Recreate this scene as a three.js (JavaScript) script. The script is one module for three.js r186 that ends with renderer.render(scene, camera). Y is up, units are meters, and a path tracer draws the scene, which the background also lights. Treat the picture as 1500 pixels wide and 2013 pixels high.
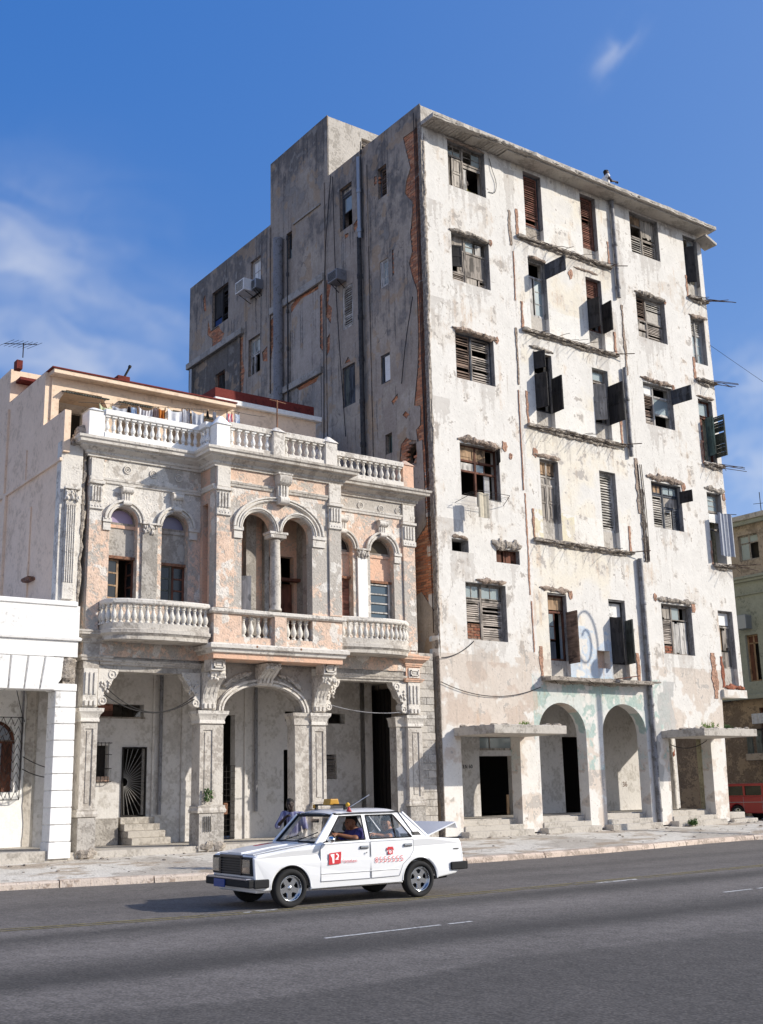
import * as THREE from 'three';
import { mergeGeometries, mergeVertices, toCreasedNormals } from 'three/addons/utils/BufferGeometryUtils.js';
import { RoundedBoxGeometry } from 'three/addons/geometries/RoundedBoxGeometry.js';
import { MarchingCubes } from 'three/addons/objects/MarchingCubes.js';

// ------------------------------------------------------------------ camera, sun, sky, exposure
// metres; x runs along the street front, y up, z from the house fronts (z = 0) towards the sea wall
const scene = new THREE.Scene();
const R = Math.PI / 180;
const camera = new THREE.PerspectiveCamera(48.25, 1500 / 2013, 0.1, 6000);
{
  const pi = 13.68 * R, ro = -1.38 * R, ya = 36.17 * R;
  const fw = new THREE.Vector3(Math.sin(ya) * Math.cos(pi), Math.sin(pi), -Math.cos(ya) * Math.cos(pi));
  const rt = new THREE.Vector3(Math.cos(ya), 0, Math.sin(ya));
  const up = new THREE.Vector3().crossVectors(rt, fw);
  camera.position.set(0, 1.735, 26);
  camera.up.copy(up).multiplyScalar(Math.cos(ro)).addScaledVector(rt, -Math.sin(ro));
  camera.lookAt(camera.position.clone().add(fw));
}
const renderer = new THREE.WebGLRenderer({ antialias: true });
renderer.setSize(763, 1024);
renderer.toneMapping = THREE.LinearToneMapping;
renderer.toneMappingExposure = 1.0;
renderer.shadowMap.enabled = true;

const SUN = new THREE.Vector3(1.15, 0.795, 1.0).normalize();
const sun = new THREE.DirectionalLight(new THREE.Color(1, 0.93, 0.82), 5.0);
sun.name = 'sun';
sun.position.copy(SUN).multiplyScalar(80).add(new THREE.Vector3(22, 8, 2));
sun.target.position.set(22, 8, 2);
sun.castShadow = true;
sun.shadow.mapSize.set(4096, 4096);
Object.assign(sun.shadow.camera, { left: -40, right: 40, top: 40, bottom: -40, near: 1, far: 220 });
sun.shadow.radius = 1;
scene.add(sun, sun.target);

// ------------------------------------------------------------------ random numbers and noise
function rng(seed) {
  let a = seed >>> 0;
  return () => { a = (a + 0x6d2b79f5) | 0; let t = Math.imul(a ^ (a >>> 15), 1 | a); t = (t + Math.imul(t ^ (t >>> 7), 61 | t)) ^ t; return ((t ^ (t >>> 14)) >>> 0) / 4294967296; };
}
function mkNoise(seed) {
  const r = rng(seed), P = new Uint16Array(1024), G = new Float32Array(512);
  for (let i = 0; i < 512; i++) { P[i] = i; G[i] = r(); }
  for (let i = 511; i > 0; i--) { const j = (r() * (i + 1)) | 0, t = P[i]; P[i] = P[j]; P[j] = t; }
  for (let i = 0; i < 512; i++) P[i + 512] = P[i];
  const n = (x, y, px = 512, py = 512) => {                     // value noise, periodic in px, py
    const xf = Math.floor(x), yf = Math.floor(y), fx = x - xf, fy = y - yf;
    let x0 = xf % px; if (x0 < 0) x0 += px; let y0 = yf % py; if (y0 < 0) y0 += py;
    const x1 = (x0 + 1) % px, y1 = (y0 + 1) % py;
    const u = fx * fx * (3 - 2 * fx), v = fy * fy * (3 - 2 * fy);
    const a = G[P[P[x0] + y0]], b = G[P[P[x1] + y0]], c = G[P[P[x0] + y1]], d = G[P[P[x1] + y1]];
    return a + (b - a) * u + (c - a + (a - b - c + d) * u) * v;
  };
  n.fbm = (x, y, o = 4, px = 512, py = 512) => {
    let s = 0, w = 0.5, t = 0;
    for (let i = 0; i < o; i++) { s += w * n(x, y, px, py); t += w; x *= 2; y *= 2; px = Math.min(512, px * 2); py = Math.min(512, py * 2); w *= 0.5; x += 0.0; }
    return s / t;
  };
  return n;
}
const N1 = mkNoise(11), N2 = mkNoise(23), N3 = mkNoise(37), N4 = mkNoise(51);
const sst = (a, b, x) => { const t = Math.min(1, Math.max(0, (x - a) / (b - a))); return t * t * (3 - 2 * t); };
const mix = (a, b, t) => [a[0] + (b[0] - a[0]) * t, a[1] + (b[1] - a[1]) * t, a[2] + (b[2] - a[2]) * t];
const clamp = (x, a, b) => Math.min(b, Math.max(a, x));

// ------------------------------------------------------------------ sky: clear air, deeper blue away from the sun, a few thin clouds
{
  const W = 2048, H = 1024, d = new Float32Array(W * H * 4), v = new THREE.Vector3();
  const dir = (px, py) => {                                         // photograph pixel -> direction, to place the clouds seen there
    const f = 2247, e = camera.matrixWorld.elements;
    camera.updateMatrixWorld();
    const x = px - 750, y = 1006.5 - py;
    return new THREE.Vector3(e[0] * x + e[4] * y - e[8] * f, e[1] * x + e[5] * y - e[9] * f, e[2] * x + e[6] * y - e[10] * f).normalize();
  };
  const ae = (q) => [Math.atan2(q.z, q.x), Math.asin(q.y)];
  // [centre azimuth/elevation, half sizes in radians, strength, slant]
  const clouds = [[dir(-10, 510), 0.09, 0.055, 0.58, 0.1], [dir(190, 590), 0.12, 0.03, 0.42, -0.1], [dir(60, 690), 0.14, 0.05, 0.6, 0], [dir(1215, 95), 0.018, 0.012, 0.36, 0.8],
    [dir(1490, 760), 0.03, 0.03, 0.3, 0.2], [dir(1500, 930), 0.06, 0.035, 0.3, 0]].map(([q, ...r]) => [...ae(q), ...r]);
  for (let y = 0; y < H; y++) for (let x = 0; x < W; x++) {
    const az = ((x + 0.5) / W - 0.5) * 2 * Math.PI, el = ((y + 0.5) / H - 0.5) * Math.PI;
    v.set(Math.cos(el) * Math.cos(az), Math.sin(el), Math.cos(el) * Math.sin(az));
    const cs = v.dot(SUN), s = Math.max(0, Math.sin(el));
    // zenith to horizon
    const h = Math.pow(1 - Math.min(1, s), 3.0);
    let c = mix([0.031, 0.158, 0.53], [0.37, 0.66, 1.08], h * 0.72);
    const low = Math.pow(1 - Math.min(1, s), 10);
    c = mix(c, [1.25, 1.17, 1.06], low * 0.92);
    const g = Math.pow(Math.max(0, (cs + 0.25) / 1.25), 2.2) * 0.30 + Math.pow(Math.max(0, cs), 24) * 1.6;   // brighter towards the sun
    c = [c[0] * (1 + 1.6 * g) + 0.75 * g, c[1] * (1 + 1.1 * g) + 0.72 * g, c[2] * (1 + 0.5 * g) + 0.62 * g];
    let k = 0;
    for (const [a0, e0, sa, se, st, sl] of clouds) {
      let da = az - a0; if (da > Math.PI) da -= 2 * Math.PI; if (da < -Math.PI) da += 2 * Math.PI;
      da *= Math.cos(e0); const de = el - e0 - sl * da, q = (da / sa) ** 2 + (de / se) ** 2;
      if (q > 9) continue;
      const n = N1.fbm((da + de * 0.6) * (sa > 0.07 ? 11 : 30) + 30 + (sa > 0.07 ? 2 : 5) * N3.fbm(da * 9 + 9, de * 14 + 5, 3), de * (sa > 0.07 ? 24 : 34) + 20 + a0 * 9 + (sa > 0.07 ? 2 : 5) * N2.fbm(da * 12 + 4, de * 20, 3), sa > 0.07 ? 4 : 6);
      const wisp = N2.fbm((da * 0.8 - de) * 120 + 9 * N4.fbm(da * 40, de * 40, 3), (de + da * 0.5) * 34, 5);
      k = Math.max(k, st * Math.exp(-q * 0.9) * (sa > 0.07 ? sst(0.22, 0.85, n * 0.88 + wisp * 0.12) : sst(0.34, 0.74, n * 0.6 + wisp * 0.4)));
    }
    // fair-weather cumulus low over the rest of the horizon
    const far = sst(0.46, 0.62, N4.fbm((az + 7) * 3.5, el * 9 + 3, 6)) * sst(0.0, 0.05, el) * (1 - sst(0.35, 0.75, el)) * sst(0.6, 1.15, Math.abs(az + 0.94));
    c = mix(c, [0.86, 0.88, 0.92], k); c = mix(c, [1.15, 1.1, 1.04], far * 0.85);
    if (el < 0) c = mix(c, [0.16, 0.18, 0.21], sst(0, -0.12, el));
    const i = (y * W + x) * 4; d[i] = c[0]; d[i + 1] = c[1]; d[i + 2] = c[2]; d[i + 3] = 1;
  }
  const t = new THREE.DataTexture(d, W, H, THREE.RGBAFormat, THREE.FloatType);
  t.mapping = THREE.EquirectangularReflectionMapping; t.colorSpace = THREE.LinearSRGBColorSpace;
  t.magFilter = t.minFilter = THREE.LinearFilter; t.needsUpdate = true;
  scene.background = t; scene.environment = t;
}

// ------------------------------------------------------------------ building blocks
const used = new Map();
function numbered(n) { const k = used.get(n) ?? 0; used.set(n, k + 1); return k ? n + '_' + String(k).padStart(3, '0') : n; }
const V = (x, y, z) => new THREE.Vector3(x, y, z);
function shadow(o) { o.traverse((m) => { if (m.isMesh) { m.castShadow = true; m.receiveShadow = true; } }); return o; }
function tag(o, label, category, group, kind) {
  if (label) o.userData.label = label;
  if (category) o.userData.category = category;
  if (group) o.userData.group = group;
  if (kind) o.userData.kind = kind;
  return o;
}
function thing(name, label, category, pos = [0, 0, 0], group) {
  const o = new THREE.Group(); o.name = numbered(name); o.position.set(...pos); scene.add(o);
  return tag(o, label, category, group);
}
function part(name, parent, label) { const o = new THREE.Group(); o.name = name; parent.add(o); if (label) o.userData.label = label; return o; }
function copyOf(src, pos, label) { const c = src.clone(); c.name = numbered(src.name.replace(/_\d{3}$/, '')); c.position.set(...pos); if (label) c.userData.label = label; scene.add(c); return c; }
function boxUV(g) {                                                  // uv in metres, projected along each face's main axis
  const p = g.attributes.position, uv = new Float32Array(p.count * 2), a = V(), b = V(), c = V(), n = V();
  for (let i = 0; i < p.count; i += 3) {
    a.fromBufferAttribute(p, i); b.fromBufferAttribute(p, i + 1); c.fromBufferAttribute(p, i + 2);
    n.subVectors(b, a).cross(c.clone().sub(a));
    const x = Math.abs(n.x), y = Math.abs(n.y), z = Math.abs(n.z);
    [a, b, c].forEach((q, k) => { const j = (i + k) * 2; if (z >= x && z >= y) { uv[j] = q.x; uv[j + 1] = q.y; } else if (x >= y) { uv[j] = q.z; uv[j + 1] = q.y; } else { uv[j] = q.x; uv[j + 1] = q.z; } });
  }
  g.setAttribute('uv', new THREE.BufferAttribute(uv, 2)); return g;
}
function shapeOf(pts, holes = []) {
  const s = new THREE.Shape(pts.map(([x, y]) => new THREE.Vector2(x, y)));
  for (const h of holes) s.holes.push(new THREE.Path(h.map(([x, y]) => new THREE.Vector2(x, y))));
  return s;
}
const rect = (x0, x1, y0, y1) => [[x0, y0], [x1, y0], [x1, y1], [x0, y1]];
function arcPts(cx, cy, r, a0, a1, n, ry = r) { const o = []; for (let i = 0; i <= n; i++) { const a = a0 + (a1 - a0) * i / n; o.push([cx + r * Math.cos(a), cy + ry * Math.sin(a)]); } return o; }
class MB {
  constructor(post) { this.g = []; this.post = post; }
  add(geo, m) {
    let g = geo.index ? geo.toNonIndexed() : geo.clone();
    if (m) g.applyMatrix4(m);
    for (const k of Object.keys(g.attributes)) if (!['position', 'normal', 'color'].includes(k)) g.deleteAttribute(k);
    if (!g.attributes.normal) g.computeVertexNormals();
    this.g.push(g); return this;
  }
  box(x0, x1, y0, y1, z0, z1, b = 0) {
    const w = Math.abs(x1 - x0), h = Math.abs(y1 - y0), d = Math.abs(z1 - z0);
    const g = b ? new RoundedBoxGeometry(w, h, d, 1, Math.min(b, w / 2.1, h / 2.1, d / 2.1)) : new THREE.BoxGeometry(w, h, d);
    g.translate((x0 + x1) / 2, (y0 + y1) / 2, (z0 + z1) / 2); return this.add(g);
  }
  bar(a, b, r, seg = 6, r2 = r) {
    const p = V(...a), q = V(...b), d = q.clone().sub(p), g = new THREE.CylinderGeometry(r2, r, d.length(), seg, 1);
    g.applyQuaternion(new THREE.Quaternion().setFromUnitVectors(V(0, 1, 0), d.clone().normalize()));
    g.translate((p.x + q.x) / 2, (p.y + q.y) / 2, (p.z + q.z) / 2); return this.add(g);
  }
  tube(pts, r, n = 24, seg = 5, closed = false) { return this.add(new THREE.TubeGeometry(new THREE.CatmullRomCurve3(pts.map((p) => V(...p)), closed), n, r, seg, closed)); }
  ext(pts, z0, z1, holes = [], b = 0) {                              // outline in x, y pushed from z0 to z1
    const s = pts.isShape ? pts : shapeOf(pts, holes);
    const g = new THREE.ExtrudeGeometry(s, { depth: z1 - z0 - 2 * b, bevelEnabled: b > 0, bevelThickness: b, bevelSize: b, bevelOffset: -b, bevelSegments: 2, curveSegments: 14 });
    g.translate(0, 0, z0 + b); return this.add(g);
  }
  extX(pts, x0, x1, holes = [], b = 0) {                             // outline in z, y pushed from x0 to x1
    const s = shapeOf(pts, holes);
    const g = new THREE.ExtrudeGeometry(s, { depth: x1 - x0 - 2 * b, bevelEnabled: b > 0, bevelThickness: b, bevelSize: b, bevelOffset: -b, bevelSegments: 2 });
    g.translate(0, 0, b); g.applyMatrix4(new THREE.Matrix4().set(0, 0, 1, x0, 0, 1, 0, 0, 1, 0, 0, 0, 0, 0, 0, 1));
    flip(g); return this.add(g);
  }
  sweep(path, prof, y = 0, closed = false, crease = 0.5) {           // profile [out, up] run along an [x, z] path, mitred; out is to the right of the walk reversed (towards +z for +x)
    const n = path.length, m = prof.length, pos = [], idx = [], P = path.map(([x, z]) => new THREE.Vector2(x, z)), out = [];
    for (let i = 0; i < n; i++) {
      const a = P[closed ? (i - 1 + n) % n : Math.max(0, i - 1)], c = P[closed ? (i + 1) % n : Math.min(n - 1, i + 1)], b = P[i];
      const d0 = b.clone().sub(a), d1 = c.clone().sub(b); if (!d0.lengthSq()) d0.copy(d1); if (!d1.lengthSq()) d1.copy(d0); d0.normalize(); d1.normalize();
      const n0 = new THREE.Vector2(-d0.y, d0.x), n1 = new THREE.Vector2(-d1.y, d1.x), nn = n0.clone().add(n1).normalize();
      nn.multiplyScalar(1 / Math.max(0.3, nn.dot(n0))); out.push(nn);
    }
    for (let i = 0; i < n; i++) for (let j = 0; j < m; j++) pos.push(P[i].x + out[i].x * prof[j][0], y + prof[j][1], P[i].y + out[i].y * prof[j][0]);
    const last = closed ? n : n - 1;
    for (let i = 0; i < last; i++) for (let j = 0; j < m; j++) {
      const a = i * m + j, b = i * m + (j + 1) % m, c = ((i + 1) % n) * m + j, d = ((i + 1) % n) * m + (j + 1) % m;
      idx.push(a, b, c, b, d, c);
    }
    if (!closed) {
      const tris = THREE.ShapeUtils.triangulateShape(prof.map(([a, b]) => new THREE.Vector2(a, b)), []);
      for (const [a, b, c] of tris) { idx.push(a, c, b); const o = (n - 1) * m; idx.push(o + a, o + b, o + c); }
    }
    const g = new THREE.BufferGeometry(); g.setAttribute('position', new THREE.Float32BufferAttribute(pos, 3)); g.setIndex(idx);
    return this.add(toCreasedNormals(g, crease));
  }
  lathe(pts, x, y, z, seg = 12) { const g = new THREE.LatheGeometry(pts.map(([r, h]) => new THREE.Vector2(r, h)), seg); g.translate(x, y, z); return this.add(g); }
  rot(fn, axis, ang, about) {                                        // the boxes made in fn, turned about a point
    const k = this.g.length; fn(this);
    const m = new THREE.Matrix4().makeTranslation(...about).multiply(new THREE.Matrix4().makeRotationAxis(V(...axis), ang)).multiply(new THREE.Matrix4().makeTranslation(-about[0], -about[1], -about[2]));
    for (let i = k; i < this.g.length; i++) this.g[i].applyMatrix4(m);
    return this;
  }
  geo(local, parent) {
    if (!this.g.length) this.box(0, 0.001, 0, 0.001, 0, 0.001);
    if (this.post) { for (const g of this.g) g.applyMatrix4(this.post); this.post = null; }
    const col = this.g.some((g) => g.attributes.color);
    if (col) for (const g of this.g) if (!g.attributes.color) g.setAttribute('color', new THREE.Float32BufferAttribute(new Float32Array(g.attributes.position.count * 3).fill(1), 3));
    const g = boxUV(mergeGeometries(this.g));
    if (!local) { const o = V(); for (let p = parent; p && p !== scene; p = p.parent) o.add(p.position); g.translate(-o.x, -o.y, -o.z); }
    return g;
  }
  build(name, mat, parent = scene, opt = {}) {                       // written in world coordinates unless opt.local
    const m = new THREE.Mesh(this.geo(opt.local, parent), mat);
    m.name = parent === scene ? numbered(name) : name; m.castShadow = m.receiveShadow = true;
    if (opt.label) m.userData.label = opt.label; if (opt.kind) m.userData.kind = opt.kind;
    parent.add(m); return m;
  }
}
function flip(g) {                                                   // turn the faces over (after a mirroring change of axes)
  const p = g.attributes.position, n = g.attributes.normal;
  for (let i = 0; i < p.count; i += 3) for (let k = 0; k < 3; k++) {
    const t = p.array[(i + 1) * 3 + k]; p.array[(i + 1) * 3 + k] = p.array[(i + 2) * 3 + k]; p.array[(i + 2) * 3 + k] = t;
  }
  g.computeVertexNormals(); return g;
}
const B = (post) => new MB(post);
// broken masonry: a lumpy string along a line, half sunk in the wall
function rubble(mb, a, b, ry, rz, seed, seg = 0.06, rough = 0.55) {
  const r = rng(seed), p = V(...a), q = V(...b), L = p.distanceTo(q), n = Math.max(5, Math.round(L / Math.min(seg, 0.07))), m = 9, pos = [], idx = [];
  const vert = Math.abs(q.y - p.y) > L * 0.7, c = V(), s0 = seed * 7.13; let w = 0;
  for (let i = 0; i <= n; i++) {
    c.lerpVectors(p, q, i / n); const d = L * i / n, e = Math.min(1, 0.3 + 4 * Math.min(i, n - i) / n);
    const env = 0.35 + 1.15 * N1.fbm(s0 % 200 + d * 5, seed % 97, 4), env2 = 0.4 + 1.1 * N2.fbm(s0 % 180 + d * 6, seed % 89, 4); w = w * 0.7 + (r() - 0.5) * ry * 0.5;
    for (let j = 0; j < m; j++) {
      const t = j / m * 2 * Math.PI, k = 1 - rough * 0.45 + rough * 0.9 * N3.fbm(d * 24 + s0 % 150, j * 0.9 + seed % 61, 2) + (r() - 0.5) * 0.16;
      const u = Math.cos(t) * ry * e * env * k + w, z = Math.sin(t) * rz * e * env2 * k;
      if (vert) pos.push(c.x + u, c.y + (r() - 0.5) * seg * 0.5, c.z + z); else pos.push(c.x + (r() - 0.5) * seg * 0.5, c.y + u, c.z + z);
    }
  }
  for (let i = 0; i < n; i++) for (let j = 0; j < m; j++) { const A = i * m + j, B2 = i * m + (j + 1) % m; idx.push(A, A + m, B2, B2, A + m, B2 + m); }
  const g = new THREE.BufferGeometry(); g.setAttribute('position', new THREE.Float32BufferAttribute(pos, 3)); g.setIndex(idx);
  const f = g.toNonIndexed(); f.computeVertexNormals(); return mb.add(f);
}
// a flat torn strip of plaster or brick, both edges ragged, lying on the front wall
function flake(mb, x, y0, y1, w, seed, lean = 0) {
  const a = chip([x - w, y0], [x - w + lean, y1], w * 0.9, seed, 0.09), b = chip([x + w, y0], [x + w + lean, y1], w * 0.9, seed + 50, 0.09).reverse();
  return mb.ext([...a, ...b], -0.01, 0.016 + (seed % 5) * 0.004);
}
// a chipped outline: runs from a to b with teeth of size s
function chip(a, b, s, seed, step = 0.12) {
  const r = rng(seed), L = Math.hypot(b[0] - a[0], b[1] - a[1]), n = Math.max(2, Math.round(L / step)), o = [], nx = -(b[1] - a[1]) / L, ny = (b[0] - a[0]) / L; let w = 0;
  for (let i = 0; i <= n; i++) { w = w * 0.6 + (r() - 0.5) * s * 1.2; const k = i === 0 || i === n ? 0 : w; o.push([a[0] + (b[0] - a[0]) * i / n + nx * k, a[1] + (b[1] - a[1]) * i / n + ny * k]); }
  return o;
}
function blob(cx, cy, rx, ry, seed, n = 16) { const r = rng(seed), o = []; for (let i = 0; i < n; i++) { const a = i / n * 2 * Math.PI, k = 0.72 + 0.5 * r(); o.push([cx + Math.cos(a) * rx * k, cy + Math.sin(a) * ry * k]); } return o; }
const inside = (poly, x, y) => { let c = false; for (let i = 0, j = poly.length - 1; i < poly.length; j = i++) { const [xi, yi] = poly[i], [xj, yj] = poly[j]; if ((yi > y) !== (yj > y) && x < (xj - xi) * (y - yi) / (yj - yi) + xi) c = !c; } return c; };
// ------------------------------------------------------------------ surfaces (colour, grain and relief only)
function paint(w, h, fn, wrap = true) {                               // fn(u, v, out) -> out = [r, g, b (0..255 sRGB), relief 0..1, roughness 0..1]
  const d = new Uint8Array(w * h * 4), b = new Uint8Array(w * h * 4), o = [0, 0, 0, 0.5];
  for (let y = 0; y < h; y++) for (let x = 0; x < w; x++) {
    fn((x + 0.5) / w, (y + 0.5) / h, o); const i = (y * w + x) * 4;
    d[i] = clamp(o[0], 0, 255); d[i + 1] = clamp(o[1], 0, 255); d[i + 2] = clamp(o[2], 0, 255); d[i + 3] = 255;
    b[i] = b[i + 1] = b[i + 2] = clamp(o[3], 0, 1) * 255; b[i + 3] = 255;
  }
  const mk = (data, srgb) => { const t = new THREE.DataTexture(data, w, h); t.magFilter = THREE.LinearFilter; t.minFilter = THREE.LinearMipmapLinearFilter; t.generateMipmaps = true; t.wrapS = t.wrapT = wrap ? THREE.RepeatWrapping : THREE.ClampToEdgeWrapping; if (srgb) t.colorSpace = THREE.SRGBColorSpace; t.needsUpdate = true; return t; };
  return { map: mk(d, true), bumpMap: mk(b, false) };
}
function fit(t, x0, y0, w, h) { for (const k of ['map', 'bumpMap']) { t[k].repeat.set(1 / w, 1 / h); t[k].offset.set(-x0 / w, -y0 / h); } return t; }
const std = (o) => new THREE.MeshStandardMaterial({ roughness: 0.9, ...o });
function tileTex(size, px, fn) {                                      // fn(x, y metres, u, v, out)
  return fit(paint(px, px, (u, v, o) => fn(u * size, v * size, u, v, o)), 0, 0, size, size);
}
// old paint over a darker coat: cover 0..1, both coats mottled, edges of the paint raised
function coat(o, top, under, cover, u, v, per, seed, fine = 1) {
  const K = [N1, N2, N3, N4], A = K[seed % 4], Bn = K[(seed + 1) % 4], Cn = K[(seed + 2) % 4];
  const big = A.fbm(u * per, v * per, 4, per, per), mid = Bn.fbm(u * per * 5, v * per * 5, 5, per * 5, per * 5), fin = Cn.fbm(u * per * 24, v * per * 24, 2, per * 24, per * 24), grit = A(u * per * 88, v * per * 88, Math.min(512, per * 88), Math.min(512, per * 88));
  const f = big * 0.34 + mid * 0.42 + fin * 0.24, edge = 0.5 + (0.5 - cover) * 0.55, t = sst(edge - 0.055, edge + 0.055, f);
  const a = (mid - 0.5) * 20 + (fin - 0.5) * 30 * fine + (big - 0.5) * 10 + (grit - 0.5) * 16 * fine, pit = sst(0.66, 0.76, fin * 0.7 + grit * 0.3) * 24;
  const c = mix(under, top, t), k = a * (1.1 - 0.5 * t) - pit * (1 - 0.5 * t);
  o[0] = c[0] + k; o[1] = c[1] + k; o[2] = c[2] + k * 0.98; o[3] = 0.4 + t * 0.15 + (mid - 0.5) * 0.4 + (fin - 0.5) * 0.5 + (grit - 0.5) * 0.2; return t;
}
const reliefs = [0, 1, 2, 3].map((k) => paint(384, 384, (u, v, o) => coat(o, [255, 255, 255], [0, 0, 0], 0.55, u, v, 3, k)).bumpMap);
const coated = (top, under, cover, seed, size = 3, px = 384, bump = 0.012, extra = {}) => {
  const map = paint(px, px, (u, v, o) => coat(o, top, under, cover, u, v, 3, seed)).map, bumpMap = reliefs[seed % 4].clone();
  return std({ ...fit({ map, bumpMap }, 0, 0, size, size), bumpScale: bump, ...extra });
};
const M = {
  trim: coated([212, 206, 197], [182, 175, 166], 0.62, 0),           // worn white mouldings
  trimGrey: coated([192, 185, 175], [172, 164, 154], 0.5, 1),
  baluster: coated([216, 211, 202], [176, 169, 159], 0.7, 2, 1.2, 256, 0.006),
  white: coated([236, 234, 230], [206, 202, 196], 0.9, 3, 4, 384, 0.005),
  cream: coated([232, 206, 180], [224, 198, 172], 0.6, 1, 5, 384, 0.005),
  porch: coated([208, 204, 199], [196, 191, 184], 0.55, 2, 5, 512, 0.008),
  render: coated([172, 166, 158], [154, 148, 140], 0.5, 0, 3, 384, 0.014),
  peach: coated([218, 178, 152], [200, 176, 158], 0.6, 3, 3, 384, 0.012),
  rust: coated([140, 98, 74], [110, 82, 66], 0.5, 1, 0.8, 128, 0.01),
  rubble: coated([172, 152, 136], [142, 128, 115], 0.5, 0, 0.8, 192, 0.03),
  rubbleGrey: coated([176, 165, 152], [142, 133, 123], 0.5, 2, 0.8, 192, 0.03),
  brickRed: coated([156, 92, 66], [128, 82, 62], 0.55, 1, 0.7, 128, 0.02), brickPale: coated([188, 146, 122], [160, 126, 106], 0.5, 2, 0.7, 128, 0.02),
  concrete: coated([184, 177, 167], [168, 161, 151], 0.55, 1, 4, 384, 0.014),
  roof: coated([108, 38, 30], [92, 36, 30], 0.6, 2, 4, 192, 0.004),
  slate: coated([92, 94, 92], [72, 74, 72], 0.5, 3, 5, 384, 0.01),
  sheetMetal: std({ color: 0x9a9ea4, roughness: 0.45, metalness: 0.7 }),
  iron: std({ color: 0x2a2624, roughness: 0.75, metalness: 0.4 }),
  rebar: std({ color: 0x4a3a30, roughness: 0.85, metalness: 0.3 }),
  pipeGrey: coated([128, 128, 132], [104, 102, 102], 0.6, 0, 2, 192, 0.003, { roughness: 0.6 }),
  pipeDark: coated([58, 56, 56], [44, 42, 42], 0.6, 1, 2, 128, 0.003, { roughness: 0.7 }),
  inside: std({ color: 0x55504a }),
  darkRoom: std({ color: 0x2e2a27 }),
  endWall: coated([186, 180, 152], [160, 154, 130], 0.5, 0, 4, 256, 0.01),
  jamb: coated([150, 148, 146], [128, 126, 125], 0.5, 1, 2, 192, 0.006),
  glass: new THREE.MeshPhysicalMaterial({ color: 0xffffff, transmission: 1, thickness: 0, roughness: 0.03, ior: 1.5 }),
  pane: new THREE.MeshPhysicalMaterial({ color: 0xcdd8d8, transmission: 0.55, thickness: 0, roughness: 0.08, ior: 1.5 }),
  black: std({ color: 0x101011, roughness: 0.6 }),
  rubber: std({ color: 0x1b1b1c, roughness: 0.85 }),
  chrome: std({ color: 0xc9ccd0, roughness: 0.18, metalness: 1 }),
  cable: std({ color: 0x2c2a2a, roughness: 0.8 }),
  leaf: std({ color: 0x3c5a22, roughness: 0.7, side: THREE.DoubleSide }),
  leafPale: std({ color: 0x7d9448, roughness: 0.7, side: THREE.DoubleSide }),
};
M.rubble.side = M.rubbleGrey.side = THREE.DoubleSide;
// timber: grain runs up (v) or across
const grain = [true, false].map((vertical) => tileTex(1.6, 320, (x, y, u, v, o) => {
  const a = vertical ? u : v, b = vertical ? v : u, g = N2.fbm(a * 40, b * 4, 4, 40, 4), s = N3.fbm(a * 6, b * 3, 4, 6, 3), fl = N4.fbm(a * 16, b * 6, 4, 16, 6);
  const t = clamp((g - 0.3) * 1.6, 0, 1), m = sst(0.56, 0.62, fl) * 0.5, k = clamp(0.72 + 0.28 * t + (s - 0.5) * 0.3 - m * 0.4, 0.2, 1) * 255;
  o[0] = k; o[1] = k * 0.985; o[2] = k * 0.97; o[3] = 0.4 + g * 0.5 - m * 0.2;
}));
const wood = (base, dark, vertical = true) => std({ ...grain[vertical ? 0 : 1], color: new THREE.Color().setRGB(base[0] / 255, base[1] / 255, base[2] / 255, THREE.SRGBColorSpace), bumpScale: 0.006 });
Object.assign(M, {
  woodGrey: wood([178, 170, 161], [92, 84, 77]), woodPale: wood([205, 198, 188], [150, 140, 130], true, 2), woodWhite: wood([226, 224, 220], [188, 182, 176], true, 3), woodBrown: wood([124, 80, 62], [76, 48, 40], true, 4),
  woodDark: wood([66, 64, 64], [40, 38, 38], true, 5), woodTan: wood([190, 160, 128], [138, 108, 82], true, 6), slat: wood([206, 196, 186], [108, 98, 90], false, 7), slatRed: wood([168, 116, 98], [84, 54, 46], false, 8),
  slatDark: wood([146, 124, 110], [62, 52, 46], false, 9), slatWhite: wood([226, 222, 214], [184, 178, 170], false, 10), teal: wood([92, 118, 116], [56, 74, 74], true, 11), greyGreen: wood([112, 118, 112], [72, 78, 74], true, 12), steel: wood([96, 102, 112], [74, 80, 88], true, 13),
});
const vcol = (mat) => { const m = mat.clone(); m.vertexColors = true; return m; };
M.bricks = std({ vertexColors: true, roughness: 0.95 });
// cloths
const weave = tileTex(0.6, 96, (x, y, u, v, o) => { const n = N2.fbm(u * 8, v * 8, 3, 8, 8), k = 228 + (n - 0.5) * 40; o[0] = o[1] = o[2] = k; o[3] = n; });
function clothMat(c1, c2 = null, stripe = 0) {
  const col = ([r, g, b]) => new THREE.Color().setRGB(r / 255, g / 255, b / 255, THREE.SRGBColorSpace), base = { bumpMap: weave.bumpMap, bumpScale: 0.002, roughness: 0.95, side: THREE.DoubleSide };
  if (!stripe) return std({ ...base, map: weave.map, color: col(c1) });
  const map = fit(paint(64, 64, (u, v, o) => { const s = Math.floor(u * stripe) % 2 ? c2 : c1; o[0] = s[0]; o[1] = s[1]; o[2] = s[2]; }), 0, 0, 0.6, 0.6).map;
  return std({ ...base, map });
}
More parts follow.
